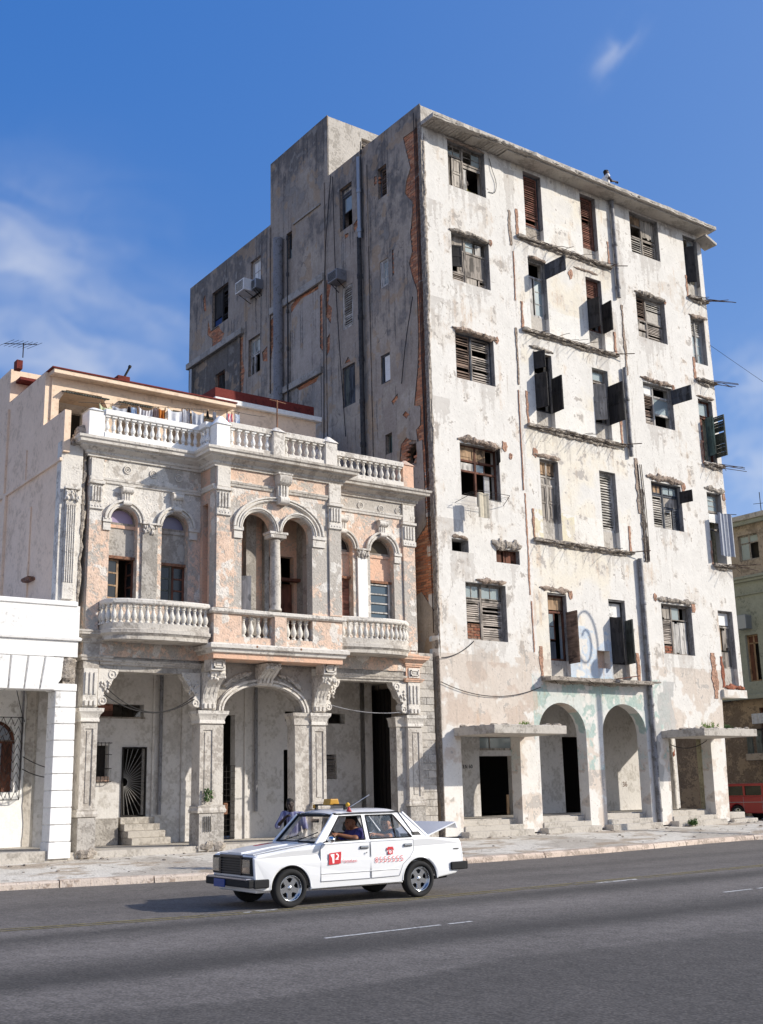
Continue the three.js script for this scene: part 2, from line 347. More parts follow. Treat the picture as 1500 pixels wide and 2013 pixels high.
// ------------------------------------------------------------------ the tower's street front: white limewash over cream and grey render
function streaks(x, y, o, n) { const s = n.fbm(x * 9, y * 0.55, 4), f = n(x * 40, y * 22); return sst(0.56, 0.78, s * 0.8 + f * 0.2); }
{
  const X0 = 20.8, Y0 = 0.2, W = 14.4, H = 23.8;
  const RUN = []; for (const y of [21.05, 17.68, 14.32, 10.5, 6.05]) RUN.push([22.0, 23.8, y, 1.3], [30.8, 32.55, y, 1.3]); for (const y of [20.0, 16.6, 13.24, 9.4]) RUN.push([25.0, 29.6, y, 1.1], [33.8, 35, y, 1.4], [20.9, 22, y + 0.3, 2]); RUN.push([21, 35, 22.9, 0.9], [21.5, 22.4, 8.7, 1.2], [23.3, 24.5, 8.5, 1.0], [24.5, 25.0, 22.5, 17], [29.7, 30.3, 22, 17]);
  M.front = std({ ...fit(paint(1024, 1696, (u, v, o) => {
    const x = X0 + u * W, y = Y0 + v * H;
    const n1 = N1.fbm(x * 0.55, y * 0.55, 5), n2 = N2.fbm(x * 1.6, y * 1.6, 5), n3 = N3.fbm(x * 5, y * 5, 4), n4 = N4.fbm(x * 17, y * 17, 3), gr = N1(x * 36, y * 36);
    let c = [222, 218, 211]; let hgt = 0.6;
    const mid = x > 24.9 && x < 29.7;
    if (mid && y > 5) c = mix(c, [224, 216, 200], sst(0.36, 0.56, n1 * 0.6 + n2 * 0.4));
    // whiter oblongs where the balcony walls used to stand
    if (mid) for (const b of [20.0, 16.62, 13.26, 9.42]) if (y > b && y < b + 1.02 + (n3 - 0.5) * 0.06 && x > 25.15 && x < 29.45) c = mix(c, [228, 225, 218], 0.75);
    if (x > 25.0 && x < 26.9 && y > 9.5 && y < 10.45 && n3 > 0.4) c = mix(c, [214, 202, 166], 0.7);
    // stained, thin lime: beige under-coat showing
    let thr = 0.60;
    if (y < 5.6 && y > 3.1) thr = 0.47; if (y < 3.1) thr = 0.52; if (y > 19.2 && y < 20.6) thr = 0.54; if (y > 22.2) thr = 0.6;
    const f = n2 * 0.5 + n1 * 0.22 + n3 * 0.28, t = sst(thr - 0.05, thr + 0.04, f);
    c = mix(c, y < 5.8 ? [196, 182, 168] : [204, 196, 185], t * (y < 5.8 ? 0.75 : 0.65)); hgt -= t * 0.12;
    // render bare of paint
    const bare = sst(0.655, 0.67, n3 * 0.45 + n2 * 0.4 + n4 * 0.15 + (y < 3.2 ? 0.03 : 0));
    c = mix(c, [172, 165, 157], bare); hgt -= bare * 0.3;
    // old green-blue wash round the arches, pale blue by the first-floor niche
    if (x > 24.6 && x < 30.9 && y > 2.2 && y < 5.15) { const k = sst(0.46, 0.54, n2 * 0.55 + n3 * 0.45 - Math.abs(y - 4.1) * 0.05 + (y > 3.2 ? 0.05 : -0.06)); c = mix(c, mix([134, 168, 162], [178, 196, 190], n4), k * 0.75); const w = sst(0.53, 0.57, N3.fbm(x * 3 + 9, y * 3, 5)); c = mix(c, [214, 212, 206], w * 0.7); }
    if (x > 26.3 && x < 28.5 && y > 5.05 && y < 6.75) { const k = sst(0.44, 0.5, n3 * 0.5 + n2 * 0.5 + (y < 5.7 ? 0.03 : -0.02)); c = mix(c, [186, 200, 214], k * 0.8); }
    if (x > 20.8 && x < 24.8 && y > 3.3 && y < 5.4) { const k = sst(0.49, 0.54, N4.fbm(x * 1.3, y * 1.6, 5)); c = mix(c, [188, 170, 155], k * 0.65); }
    if (x > 29.9 && x < 31.3 && y < 5.1) { const k = sst(0.46, 0.5, N2.fbm(x * 2.2 + 3, y * 1.4, 5)); c = mix(c, [176, 174, 170], k * 0.8); hgt -= k * 0.2; }
    // run-off stains with grain
    const st = streaks(x, y, o, N2) * sst(0.4, 0.7, n3); c = mix(c, [150, 140, 130], st * 0.38);
    const ru = streaks(x + 50, y, o, N3) * sst(0.5, 0.7, n2); c = mix(c, [176, 138, 104], ru * 0.3);
    // grime running down from sills, ledges and slab ends
    let run = 0; for (const [a, b, yy, L] of RUN) if (x > a - 0.3 && x < b + 0.3 && y < yy && y > yy - L) { const e = Math.min(x - a, b - x) + (n2 - 0.5) * 1.2; run = Math.max(run, sst(0.47, 0.53, N2.fbm(x * 7 + yy * 3, y * 0.5, 4) * 0.7 + n4 * 0.3 + 0.1 - 0.3 * (yy - y) / L - 0.3 * sst(0.2, -0.3, e))); }
    c = mix(c, [158, 150, 142], run * (0.14 + 0.4 * n3));
    const pk = sst(0.84, 0.87, N4.fbm(x * 26 + 3, y * 26, 2)); c = mix(c, [128, 120, 112], pk * 0.5); hgt -= pk * 0.3;
    // dirt specks and hair cracks
    const sp = sst(0.72, 0.84, n4 * 0.6 + gr * 0.4); c = mix(c, [140, 132, 124], sp * 0.4);
    const cr = Math.abs(N3.fbm(x * 0.8 + 40, y * 0.65, 5) - 0.5), ck = (1 - sst(0.001, 0.0026, cr)) * sst(0.52, 0.6, n1); c = mix(c, [132, 122, 112], ck * 0.6); hgt -= ck * 0.5;
    const a = (n2 - 0.5) * 16 + (n3 - 0.5) * 14 + (n4 - 0.5) * 9 + (gr - 0.5) * 5;
    o[0] = c[0] + a; o[1] = c[1] + a; o[2] = c[2] + a; o[3] = hgt + (n3 - 0.5) * 0.35 + (n4 - 0.5) * 0.4;
  }, false), X0, Y0, W, H), bumpScale: 0.011 });
}
// ------------------------------------------------------------------ its side wall: grey render, black mould, paler repairs (u = z, v = y)
{
  const Z0 = -17.2, Y0 = 0.2, W = 17.3, H = 26.4;
  M.side = std({ ...fit(paint(1088, 1664, (u, v, o) => {
    const z = Z0 + u * W, y = Y0 + v * H;
    const n1 = N2.fbm(z * 0.5, y * 0.42, 5), n2 = N3.fbm(z * 1.5, y * 1.1, 5), n3 = N4.fbm(z * 5, y * 4, 4), n4 = N1.fbm(z * 16, y * 16, 3), gr = N2(z * 34, y * 34);
    const lowL = z < -11.9 && y < 19.8, ph = z < -5.5 && z > -9.65 && y > 22.6;
    let c = lowL ? [106, 99, 92] : [166, 153, 140], hgt = 0.55;
    if (!lowL) c = mix(c, [182, 168, 152], sst(0.42, 0.66, n1));
    if (z > -9.6 && z < -5.5 && y < 20) c = mix(c, [188, 178, 168], 0.5);
    if (z > -4.9 && y < 14.5) c = mix(c, [184, 172, 156], sst(0.45, 0.6, n2) * 0.6);
    // mould: thick towards the tops and under the ledges, broken by grain
    const top = ph ? sst(23.5, 26.2, y) * 0.13 : sst(20.5, 23.6, y) * 0.13;
    let m = n2 * 0.42 + n1 * 0.33 + n3 * 0.2 + n4 * 0.05 + top + (z < -9.6 && y > 19.8 ? 0.035 : 0) + (y < 14 ? -0.05 : 0);
    const k = sst(0.5, 0.68, m + (n3 - 0.5) * 0.08); c = mix(c, [84, 81, 80], k * (0.5 + 0.35 * n4)); hgt -= k * 0.05;
    const st = streaks(z * 1.4, y * 0.8, o, N3) * sst(0.3, 0.55, n2); c = mix(c, [70, 67, 65], st * 0.6); const s2 = streaks(z * 1.2 + 40, y * 0.8, o, N4) * sst(0.35, 0.6, n1); c = mix(c, [208, 198, 184], s2 * 0.4);
    const pale = sst(0.62, 0.68, n2 * 0.6 + n3 * 0.4); c = mix(c, [206, 198, 186], pale * 0.3); hgt += pale * 0.1;
    const tan = sst(0.60, 0.64, N1.fbm(z * 1.9 + 7, y * 1.7, 5)); c = mix(c, [176, 150, 122], tan * 0.6); hgt -= tan * 0.2;
    const cr = Math.abs(N4.fbm(z * 0.8 + 11, y * 0.7, 5) - 0.5), ck = (1 - sst(0.0012, 0.003, cr)) * sst(0.52, 0.6, n1); c = mix(c, [92, 88, 84], ck * 0.6); hgt -= ck * 0.4;
    const a = (n3 - 0.5) * 22 + (n4 - 0.5) * 20 + (gr - 0.5) * 10;
    o[0] = c[0] + a; o[1] = c[1] + a; o[2] = c[2] + a; o[3] = hgt + (n3 - 0.5) * 0.35 + (n4 - 0.5) * 0.4;
  }, false), Z0, Y0, W, H), bumpScale: 0.02 });
}
// ------------------------------------------------------------------ the house front: apricot paint peeling off grey render
{
  const X0 = 9.9, Y0 = 5.0, W = 10.5, H = 6.2;
  M.house = std({ ...fit(paint(1280, 768, (u, v, o) => {
    const x = X0 + u * W, y = Y0 + v * H, bay = x > 13.1 && x < 17.1, left = x < 13.2;
    const n1 = N3.fbm(x * 0.9, y * 0.9, 5), n2 = N1.fbm(x * 3, y * 2.6, 5), n3 = N2.fbm(x * 9, y * 9, 4), n4 = N4.fbm(x * 30, y * 30, 3), gr = N3(x * 60, y * 60);
    let c = mix([194, 187, 178], [168, 161, 152], n3), hgt = 0.35;
    let thr = 0.5;
    if (bay) thr = y > 8.2 && y < 9.3 ? 0.55 : y > 9.3 ? 0.43 : x > 16.4 ? 0.63 : x < 13.75 ? 0.47 : 0.56;
    if (x > 17.1) thr = y > 8.2 && y < 9.5 ? 0.42 : 0.58;
    if (left) thr = y > 8.3 ? 0.6 : 0.49; if (y < 6.3) thr = bay ? 0.45 : 0.5;
    const f = n1 * 0.24 + n2 * 0.3 + n3 * 0.28 + n4 * 0.18, t = sst(thr - 0.055, thr + 0.055, f) * 0.88;
    c = mix(c, mix([224, 184, 158], [216, 192, 172], n2), t); hgt += t * 0.25;
    const lime = sst(0.58, 0.63, N4.fbm(x * 3.4 + 3, y * 3, 6) + (left && y > 8.3 ? 0.2 : left ? -0.03 : bay ? -0.035 : 0) + (y > 9.3 && bay && y < 9.6 ? 0.08 : 0)); c = mix(c, [218, 213, 205], lime * 0.85); hgt += lime * 0.1;
    const st = streaks(x * 1.6, y * 1.6, o, N2) * sst(0.35, 0.6, n2); c = mix(c, [124, 117, 110], st * 0.3);
    const sp = sst(0.66, 0.8, n4); c = mix(c, [108, 102, 96], sp * 0.5);
    const a = (n3 - 0.5) * 30 + (n4 - 0.5) * 26 + (gr - 0.5) * 16;
    o[0] = c[0] + a; o[1] = c[1] + a; o[2] = c[2] + a; o[3] = hgt + (n3 - 0.5) * 0.35 + (n4 - 0.5) * 0.45;
  }, false), X0, Y0, W, H), bumpScale: 0.02 });
}
for (const m of [M.front, M.side, M.house]) for (const k of ['map', 'bumpMap']) m[k].wrapS = m[k].wrapT = THREE.MirroredRepeatWrapping;
// ------------------------------------------------------------------ ground: road, kerb, pavement, side street
const kerbCurve = new THREE.CatmullRomCurve3([[-60, -6], [-30, -1.6], [-10, 0.6], [0, 1.6], [7.7, 2.6], [11.6, 3.5], [18.3, 4.2], [23.2, 4.05], [30.8, 3.3], [33.2, 4.5], [38, 4.6], [60, 3.5], [110, -4]].map(([x, z]) => V(x, 0, z)));
const kerbPts = kerbCurve.getSpacedPoints(600);
function kerbZ(x) { let i = 0; while (i < kerbPts.length - 2 && kerbPts[i + 1].x < x) i++; const a = kerbPts[i], b = kerbPts[i + 1]; return a.z + (b.z - a.z) * clamp((x - a.x) / (b.x - a.x), -3, 4); }
{
  // asphalt with wheel-polished bands along the lanes and a coarser newer strip on the near side
  const tx = tileTex(7, 1024, (x, y, u, v, o) => {
    const g = N1(u * 320, v * 320, 320, 320), g2 = N2(u * 500, v * 500, 500, 500), m = N3.fbm(u * 40, v * 40, 3, 40, 40), b = N4.fbm(u * 5, v * 5, 4, 5, 5);
    let k = 205 + (g - 0.5) * 70 + (g2 - 0.5) * 60 + (m - 0.5) * 34 + (b - 0.5) * 26; if (g2 > 0.86 && g > 0.5) k += 46;
    o[0] = k; o[1] = k * 0.988; o[2] = k * 0.985; o[3] = g * 0.6 + g2 * 0.4;
  });
  const road = std({ ...tx, bumpScale: 0.004, roughness: 0.97, vertexColors: true });
  const px = [], idx = [], col = [], xs = [], zs = [];
  for (let x = -400; x < -12; x += 30) xs.push(x); for (let x = -12; x < 52; x += 0.4) xs.push(x); for (let x = 52; x <= 460; x += 30) xs.push(x);
  for (let z = -300; z < -8; z += 24) zs.push(z); for (let z = -8; z < 30; z += 0.14) zs.push(z); for (let z = 30; z <= 330; z += 30) zs.push(z);
  for (const z of zs) for (const x of xs) {
    px.push(x, z > 26.8 ? -0.02 - Math.min(3, (z - 26.8) * 0.05) : 0, z);
    const d = z - 10.1 - (kerbZ(x) - 3.9) * 0.25, w = 0.45 * (N2.fbm(x * 0.12 + 9, z * 0.9, 3) - 0.5);
    let c = 0.116;
    for (const [at, hw, k] of [[-3.3, 0.5, 0.024], [-1.5, 0.5, 0.02], [1.2, 0.55, 0.062], [4.7, 0.8, 0.07], [6.4, 0.3, 0.012]]) c -= k * Math.exp(-(((d + w - at) / hw) ** 2));
    c += 0.020 * Math.exp(-(((d + w - 2.6) / 0.7) ** 2)) + 0.022 * Math.exp(-(((d + w - 0.3) / 0.35) ** 2)) + 0.016 * Math.exp(-(((d + w - 5.6) / 0.4) ** 2));
    const near = sst(0.0, 0.25, d - 6.7 + 0.9 * (N3.fbm(x * 0.35, z * 0.35, 3) - 0.5)); c = c * (1 - near) + 0.068 * near;
    c *= 0.93 + 0.16 * N4.fbm(x * 0.8, z * 2.5, 4); c *= 1.62;
    col.push(c * 1.06, c * 0.955, c * 0.87);
  }
  const nx = xs.length; for (let j = 0; j < zs.length - 1; j++) for (let i = 0; i < nx - 1; i++) { const a = j * nx + i; idx.push(a, a + nx, a + 1, a + 1, a + nx, a + nx + 1); }
  const g = new THREE.BufferGeometry(); g.setAttribute('position', new THREE.Float32BufferAttribute(px, 3)); g.setAttribute('color', new THREE.Float32BufferAttribute(col, 3)); g.setIndex(idx); g.computeVertexNormals();
  const r = B().add(g).build('road', road); tag(r, null, null, null, 'structure');

  // painted lines: worn, with gaps
  const yel = std({ color: new THREE.Color(0.21, 0.17, 0.07), roughness: 0.85 }), wht = std({ color: new THREE.Color(0.55, 0.54, 0.52), roughness: 0.85 });
  const line = (name, mat, x0, x1, zf, w, gap, seed) => {
    const rr = rng(seed), mb = B(), P = [], I = []; const step = 0.09;
    for (let x = x0; x < x1; x += step) for (const o of w > 0.08 ? [-w / 3, 0, w / 3] : [0]) {
      if (N2(x * 3 + seed, o * 30 + 7) + rr() * 0.5 < gap * 0.62) continue; const q = P.length / 3, h = w > 0.08 ? w / 6 : w / 2, z = zf(x) + o + (rr() - 0.5) * 0.012, e = step * (0.5 + rr() * 0.25);
      P.push(x - e, 0.004, z - h, x + e, 0.004, zf(x + e) + o - h, x + e, 0.004, zf(x + e) + o + h, x - e, 0.004, z + h); I.push(q, q + 2, q + 1, q, q + 3, q + 2);
    }
    const gg = new THREE.BufferGeometry(); gg.setAttribute('position', new THREE.Float32BufferAttribute(P, 3)); gg.setIndex(I); gg.computeVertexNormals();
    tag(mb.add(gg).build(name, mat), null, null, null, 'structure');
  };
  const yz = (x) => 10.27 - 0.0055 * (x - 12.5) ** 2 * (x < 12.5 ? 3 : 0.4);
  line('centre_line', yel, 3, 40, yz, 0.11, 0.62, 3); line('centre_line', yel, 3, 40, (x) => yz(x) + 0.22, 0.09, 0.72, 4);
  for (const [a, b] of [[8.1, 10.4], [15.9, 17.2], [23.4, 26], [31, 34], [0.4, 2.6]]) line('lane_mark', wht, a, b, (x) => 13.6 - 0.02 * (x - 9), 0.075, 0.62, 10 + a);
  for (const [a, b, z] of [[8.9, 9.5, 10.1], [16.0, 17.0, 10.55]]) line('paint_splash', wht, a, b, () => z, 0.16, 0.8, 50 + a);
}
// pavement rises gently from the kerb to the buildings
{
  const tx = tileTex(6, 768, (x, y, u, v, o) => {
    const b = N1.fbm(u * 4, v * 4, 5, 4, 4), m = N2.fbm(u * 22, v * 22, 4, 22, 22), g = N3(u * 240, v * 240, 240, 240), s = N4.fbm(u * 7, v * 14, 5, 7, 14);
    let c = mix([176, 168, 157], [204, 198, 188], sst(0.4, 0.6, b)); c = mix(c, [150, 132, 112], sst(0.56, 0.68, s) * 0.6); c = mix(c, [128, 120, 110], sst(0.64, 0.72, m) * 0.5);
    const cr = Math.abs(N2.fbm(u * 5, v * 5, 4, 5, 5) - 0.5), k = 1 - sst(0.003, 0.008, cr); c = mix(c, [110, 100, 90], k * 0.5);
    const a = (m - 0.5) * 26 + (g - 0.5) * 26; o[0] = c[0] + a; o[1] = c[1] + a; o[2] = c[2] + a; o[3] = m * 0.5 + g * 0.4 - k * 0.3;
  });
  M.pave = std({ ...tx, bumpScale: 0.012 });
  const px = [], idx = [], n = 14; const xs = []; for (let x = -40; x <= 70; x += 0.25) xs.push(x);
  for (const x of xs) { const kz = kerbZ(x) - 0.28; for (let j = 0; j <= n; j++) { const t = j / n, z = kz + (-0.6 - kz) * t, y = 0.132 + 0.285 * Math.pow(t, 0.9) * (x > 35 ? Math.max(0.25, 1 - (x - 35) / 4) : 1) + (j > 0 && j < n ? 0.018 * (N2.fbm(x * 1.3, z * 1.6, 3) - 0.5) : 0); px.push(x, y, z); } }
  const m = n + 1; for (let i = 0; i < xs.length - 1; i++) for (let j = 0; j < n; j++) { const a = i * m + j; idx.push(a, a + m, a + 1, a + 1, a + m, a + m + 1); }
  const g = new THREE.BufferGeometry(); g.setAttribute('position', new THREE.Float32BufferAttribute(px, 3)); g.setIndex(idx); g.computeVertexNormals();
  tag(B().add(g).build('pavement', M.pave), null, null, null, 'structure');
  // side street to the right and the gap between the two buildings
  tag(B().box(33.2, 47, 0.02, 0.2, -70, -0.55).build('side_street', M.concrete), null, null, null, 'structure');
  // kerb in stones about 1.8 m long, each a little different
  const kerb = thing('kerb', null, null, [0, 0, 0]); kerb.userData.kind = 'structure';
  const mats = [coated([204, 188, 172], [176, 158, 142], 0.6, 0, 2, 256, 0.012), coated([198, 180, 164], [168, 152, 138], 0.5, 2, 2, 256, 0.014)];
  const r = rng(5); let s = 0; const L = kerbCurve.getLength();
  const at = (d) => { const p = kerbCurve.getPointAt(clamp(d / L, 0, 1)); return [p.x, p.z]; };
  while (s < L - 2) {
    const len = 1.5 + r() * 1.1, p = at(s);
    if (p[0] > -4 && p[0] < 44) {
      const path = []; for (let k = 0; k <= 3; k++) path.push(at(s + 0.012 + (len - 0.024) * k / 3)); const j = (r() - 0.5) * 0.014, w = (r() - 0.5) * 0.02;
      B().sweep(path, [[-0.32, -0.1], [0.03 + w, -0.1], [0.0 + w, 0.1 + j], [-0.03, 0.135 + j], [-0.28, 0.14 + j], [-0.32, 0.138 + j]]).build('kerb_stone', mats[(r() * 2) | 0], kerb);
    }
    s += len;
  }
}
// ------------------------------------------------------------------ windows: a frame with leaves of louvres, boards, panels or glass
const SIDE = (x) => new THREE.Matrix4().set(0, 0, -1, x, 0, 1, 0, 0, 1, 0, 0, 0, 0, 0, 0, 1);   // (along, up, out) -> wall that faces -x
function slats(mb, x0, x1, y0, y1, z, r, pitch = 0.062, lost = 0.05, tilt = 0.65) {
  for (let y = y0 + pitch * 0.5; y < y1 - 0.01; y += pitch) {
    if (r() < lost) continue;
    const t = -tilt + (r() - 0.5) * (r() < 0.15 ? 1.2 : 0.2), s = (r() - 0.5) * 0.02;
    mb.rot((m) => m.box(x0 + 0.004, x1 - 0.004, y - pitch * 0.53, y + pitch * 0.53, z - 0.006, z + 0.006), [1, 0, 0], t, [x0, y, z]).g.at(-1).rotateZ(0).translate(0, s, 0);
  }
}
function winAt(parent, o, post) {
  const w = part('window', parent, o.label), r = rng(o.seed ?? Math.round(o.x0 * 97 + o.y0 * 31)), z = -(o.d ?? 0.2), fm = o.frame ?? M.woodGrey, fw = o.fw ?? 0.06;
  const X = (f) => o.x0 + (o.x1 - o.x0) * f, Y = (f) => o.y0 + (o.y1 - o.y0) * f;
  const f = B(post); f.box(o.x0, o.x0 + fw, o.y0, o.y1, z - 0.04, z + 0.035).box(o.x1 - fw, o.x1, o.y0, o.y1, z - 0.04, z + 0.035).box(o.x0 + fw, o.x1 - fw, o.y1 - fw, o.y1, z - 0.04, z + 0.033).box(o.x0 + fw, o.x1 - fw, o.y0, o.y0 + fw, z - 0.04, z + 0.033);
  for (const m of o.mull ?? []) f.box(X(m) - 0.035, X(m) + 0.035, o.y0 + fw, o.y1 - fw, z - 0.035, z + 0.045);
  for (const [m, a, b] of o.rails ?? []) f.box(X(a) + 0.03, X(b) - 0.03, Y(m) - 0.03, Y(m) + 0.03, z - 0.03, z + 0.04);
  f.build('frame', fm, w);
  if ((!post || o.jamb) && (o.d ?? 0) < 1) { const j = M.jamb; B(post).box(o.x1 - 0.012, o.x1 - 0.001, o.y0, o.y1 - 0.013, z + 0.036, -0.004).build('jamb', j, w); B(post).box(o.x0 + 0.001, o.x0 + 0.012, o.y0, o.y1 - 0.013, z + 0.036, -0.004).build('jamb', j, w); B(post).box(o.x0 + 0.001, o.x1 - 0.001, o.y1 - 0.012, o.y1 - 0.001, z + 0.036, -0.004).build('jamb', j, w); }
  for (const [a, b, c, d, t, mat, n] of o.cells ?? []) {
    const x0 = X(a) + (a ? 0.035 : fw), x1 = X(b) - (b < 1 ? 0.035 : fw), y0 = Y(c) + (c ? 0.03 : fw), y1 = Y(d) - (d < 1 ? 0.03 : fw), m = B(post);
    if (t === 'lou') {
      const e = 0.045; m.box(x0, x0 + e, y0, y1, z - 0.018, z + 0.018).box(x1 - e, x1, y0, y1, z - 0.018, z + 0.018).box(x0 + e, x1 - e, y0, y0 + e, z - 0.016, z + 0.016).box(x0 + e, x1 - e, y1 - e, y1, z - 0.016, z + 0.016);
      slats(m, x0 + e, x1 - e, y0 + e, y1 - e, z, r, n ?? 0.062, o.lost ?? 0.05); m.build('louvre_leaf', mat ?? M.slat, w);
    } else if (t === 'brd') {
      for (let x = x0; x < x1 - 0.03;) { const k = Math.min(x1, x + 0.09 + r() * 0.07); if (r() > 0.06) m.box(x + 0.004, k - 0.004, y0 + (r() < 0.2 ? r() * 0.12 : 0), y1 - (r() < 0.2 ? r() * 0.1 : 0), z - 0.012 - r() * 0.012, z + 0.008 + r() * 0.014); x = k; }
      m.build('board_leaf', mat ?? M.woodGrey, w);
    } else if (t === 'pan') {
      m.box(x0, x1, y0, y1, z - 0.014, z + 0.006); const k = n ?? 2, h = (y1 - y0) / k;
      for (let i = 0; i < k; i++) { m.box(x0, x1, y0 + i * h, y0 + i * h + 0.05, z + 0.006, z + 0.026); m.box(x0 + 0.1, x1 - 0.1, y0 + i * h + 0.1, y0 + i * h + h - 0.06, z + 0.006, z + 0.02, 0.006); }
      m.box(x0, x0 + 0.05, y0, y1, z + 0.006, z + 0.03).box(x1 - 0.05, x1, y0, y1, z + 0.006, z + 0.03).box(x0, x1, y1 - 0.05, y1, z + 0.006, z + 0.028);
      m.build('panelled_leaf', mat ?? M.woodPale, w);
    } else if (t === 'gls') {
      const k = n ?? [2, 2], e = 0.03, fr = B(post); fr.box(x0, x0 + e, y0, y1, z - 0.015, z + 0.02).box(x1 - e, x1, y0, y1, z - 0.015, z + 0.02).box(x0, x1, y0, y0 + e, z - 0.014, z + 0.018).box(x0, x1, y1 - e, y1, z - 0.014, z + 0.018);
      for (let i = 1; i < k[0]; i++) { const x = x0 + (x1 - x0) * i / k[0]; fr.box(x - 0.012, x + 0.012, y0 + e, y1 - e, z - 0.01, z + 0.015); }
      for (let i = 1; i < k[1]; i++) { const y = y0 + (y1 - y0) * i / k[1]; fr.box(x0 + e, x1 - e, y - 0.012, y + 0.012, z - 0.009, z + 0.014); }
      fr.build('sash', o.sash ?? fm, w);
      for (let i = 0; i < k[0]; i++) for (let j = 0; j < k[1]; j++) if (r() > (o.broken ?? 0.1)) B(post).box(x0 + (x1 - x0) * i / k[0] + 0.013, x0 + (x1 - x0) * (i + 1) / k[0] - 0.013, y0 + (y1 - y0) * j / k[1] + 0.013, y0 + (y1 - y0) * (j + 1) / k[1] - 0.013, z - 0.003, z + 0.001).build('pane', mat ?? M.pane, w);
    } else if (t === 'blk') m.box(x0, x1, y0, y1, z - 0.02, z + 0.012).build('panel', mat ?? M.woodGrey, w);
    else if (t === 'cur') {                                           // curtain in folds
      const P = []; for (let i = 0; i <= 30; i++) P.push([x0 + (x1 - x0) * i / 30, z - 0.06 + 0.025 * Math.sin(i * 1.3 + r())]);
      m.sweep(P, [[0, y0], [0.004, y0], [0.004, y1], [0, y1]]).build('curtain', mat ?? M.white, w);
    } else if (t === 'brk') {
      let row = 0; const bg = new THREE.BoxGeometry(1, 1, 1);
      m.box(x0, x1, y0, y1, z - 0.05, z + 0.0).build('mortar', M.rubble, w);
      for (let y = y0; y < y1 - 0.02; y += 0.085, row++) for (let x = x0 - (row % 2) * 0.12; x < x1; x += 0.245) { const a2 = Math.max(x, x0), b2 = Math.min(x + 0.23, x1); if (b2 - a2 < 0.05) continue; B(post).box(a2, b2, y, Math.min(y + 0.073, y1), z - 0.02, z + 0.012 + r() * 0.018, 0.008).build('brick', r() < 0.5 ? M.brickRed : M.rust, w); }
    }
  }
  for (const s of o.shutters ?? []) {                                 // [hinge x, y0, y1, width (+ opens from the left jamb, - from the right), degrees, material, louvred, z]
    const [hx, y0, y1, wd, ang, mat, lou, zz] = s, z1 = zz ?? -0.03, m = B(post), x0 = Math.min(hx, hx + wd), x1 = Math.max(hx, hx + wd);
    m.rot((q) => {
      if (lou) { const e = 0.05; q.box(x0, x0 + e, y0, y1, z1 - 0.018, z1 + 0.018).box(x1 - e, x1, y0, y1, z1 - 0.018, z1 + 0.018).box(x0 + e, x1 - e, y0, y0 + e, z1 - 0.016, z1 + 0.016).box(x0 + e, x1 - e, y1 - e, y1, z1 - 0.016, z1 + 0.016); slats(q, x0 + e, x1 - e, y0 + e, y1 - e, z1, r); }
      else { q.box(x0, x1, y0, y1, z1 - 0.012, z1 + 0.012); const n = Math.max(2, Math.round((y1 - y0) / 0.7)); for (let i = 0; i <= n; i++) { const y = y0 + (y1 - y0 - 0.06) * i / n; q.box(x0, x1, y, y + 0.06, z1 - 0.024, z1 + 0.022); } q.box(x0, x0 + 0.05, y0, y1, z1 - 0.022, z1 + 0.024).box(x1 - 0.05, x1, y0, y1, z1 - 0.022, z1 + 0.024); }
    }, [0, 1, 0], (wd > 0 ? -1 : 1) * ang * R, [hx, y0, z1]);
    m.build('shutter', mat ?? M.woodDark, w);
  }
  return w;
}
// exposed brickwork inside an outline: real bricks, tones varied, as one part
const BT = [[0.50, 0.20, 0.10], [0.58, 0.25, 0.13], [0.42, 0.17, 0.09], [0.54, 0.28, 0.16], [0.36, 0.18, 0.11]];
function brickwork(parent, poly, post, seed, z = -0.03, label) {
  const r = rng(seed), m = B(post), xs = poly.map((p) => p[0]), ys = poly.map((p) => p[1]); let row = 0;
  for (let y = Math.floor(Math.min(...ys) / 0.082) * 0.082; y < Math.max(...ys); y += 0.082, row++) for (let x = Math.floor(Math.min(...xs) / 0.26) * 0.26 + (row % 2) * 0.13 - 0.26; x < Math.max(...xs); x += 0.26) {
    if (!inside(poly, x + 0.06, y + 0.035) && !inside(poly, x + 0.2, y + 0.035) && !inside(poly, x + 0.13, y + 0.035)) continue;
    const h = r() * 0.018, c = BT[(r() * 5) | 0], k = 0.8 + r() * 0.4, n = m.g.length;
    m.box(x + 0.006, x + 0.248, y + 0.005, y + 0.073, z - 0.06, z + h - 0.006);
    const g = m.g[n], a = new Float32Array(g.attributes.position.count * 3); for (let i = 0; i < a.length; i += 3) { a[i] = c[0] * k; a[i + 1] = c[1] * k; a[i + 2] = c[2] * k; } g.setAttribute('color', new THREE.BufferAttribute(a, 3));
  }
  return m.build('exposed_brick', M.bricks, parent, { kind: 'stuff', label });
}
function cable(name, pts, r, label, group, mat = M.cable) { const o = B().tube(pts, r, Math.max(10, pts.length * 8), 4).build(name, mat); return tag(o, label, 'cable', group); }
function sag(a, b, d, n = 8) { const o = []; for (let i = 0; i <= n; i++) { const t = i / n; o.push([a[0] + (b[0] - a[0]) * t, a[1] + (b[1] - a[1]) * t - d * 4 * t * (1 - t), a[2] + (b[2] - a[2]) * t]); } return o; }

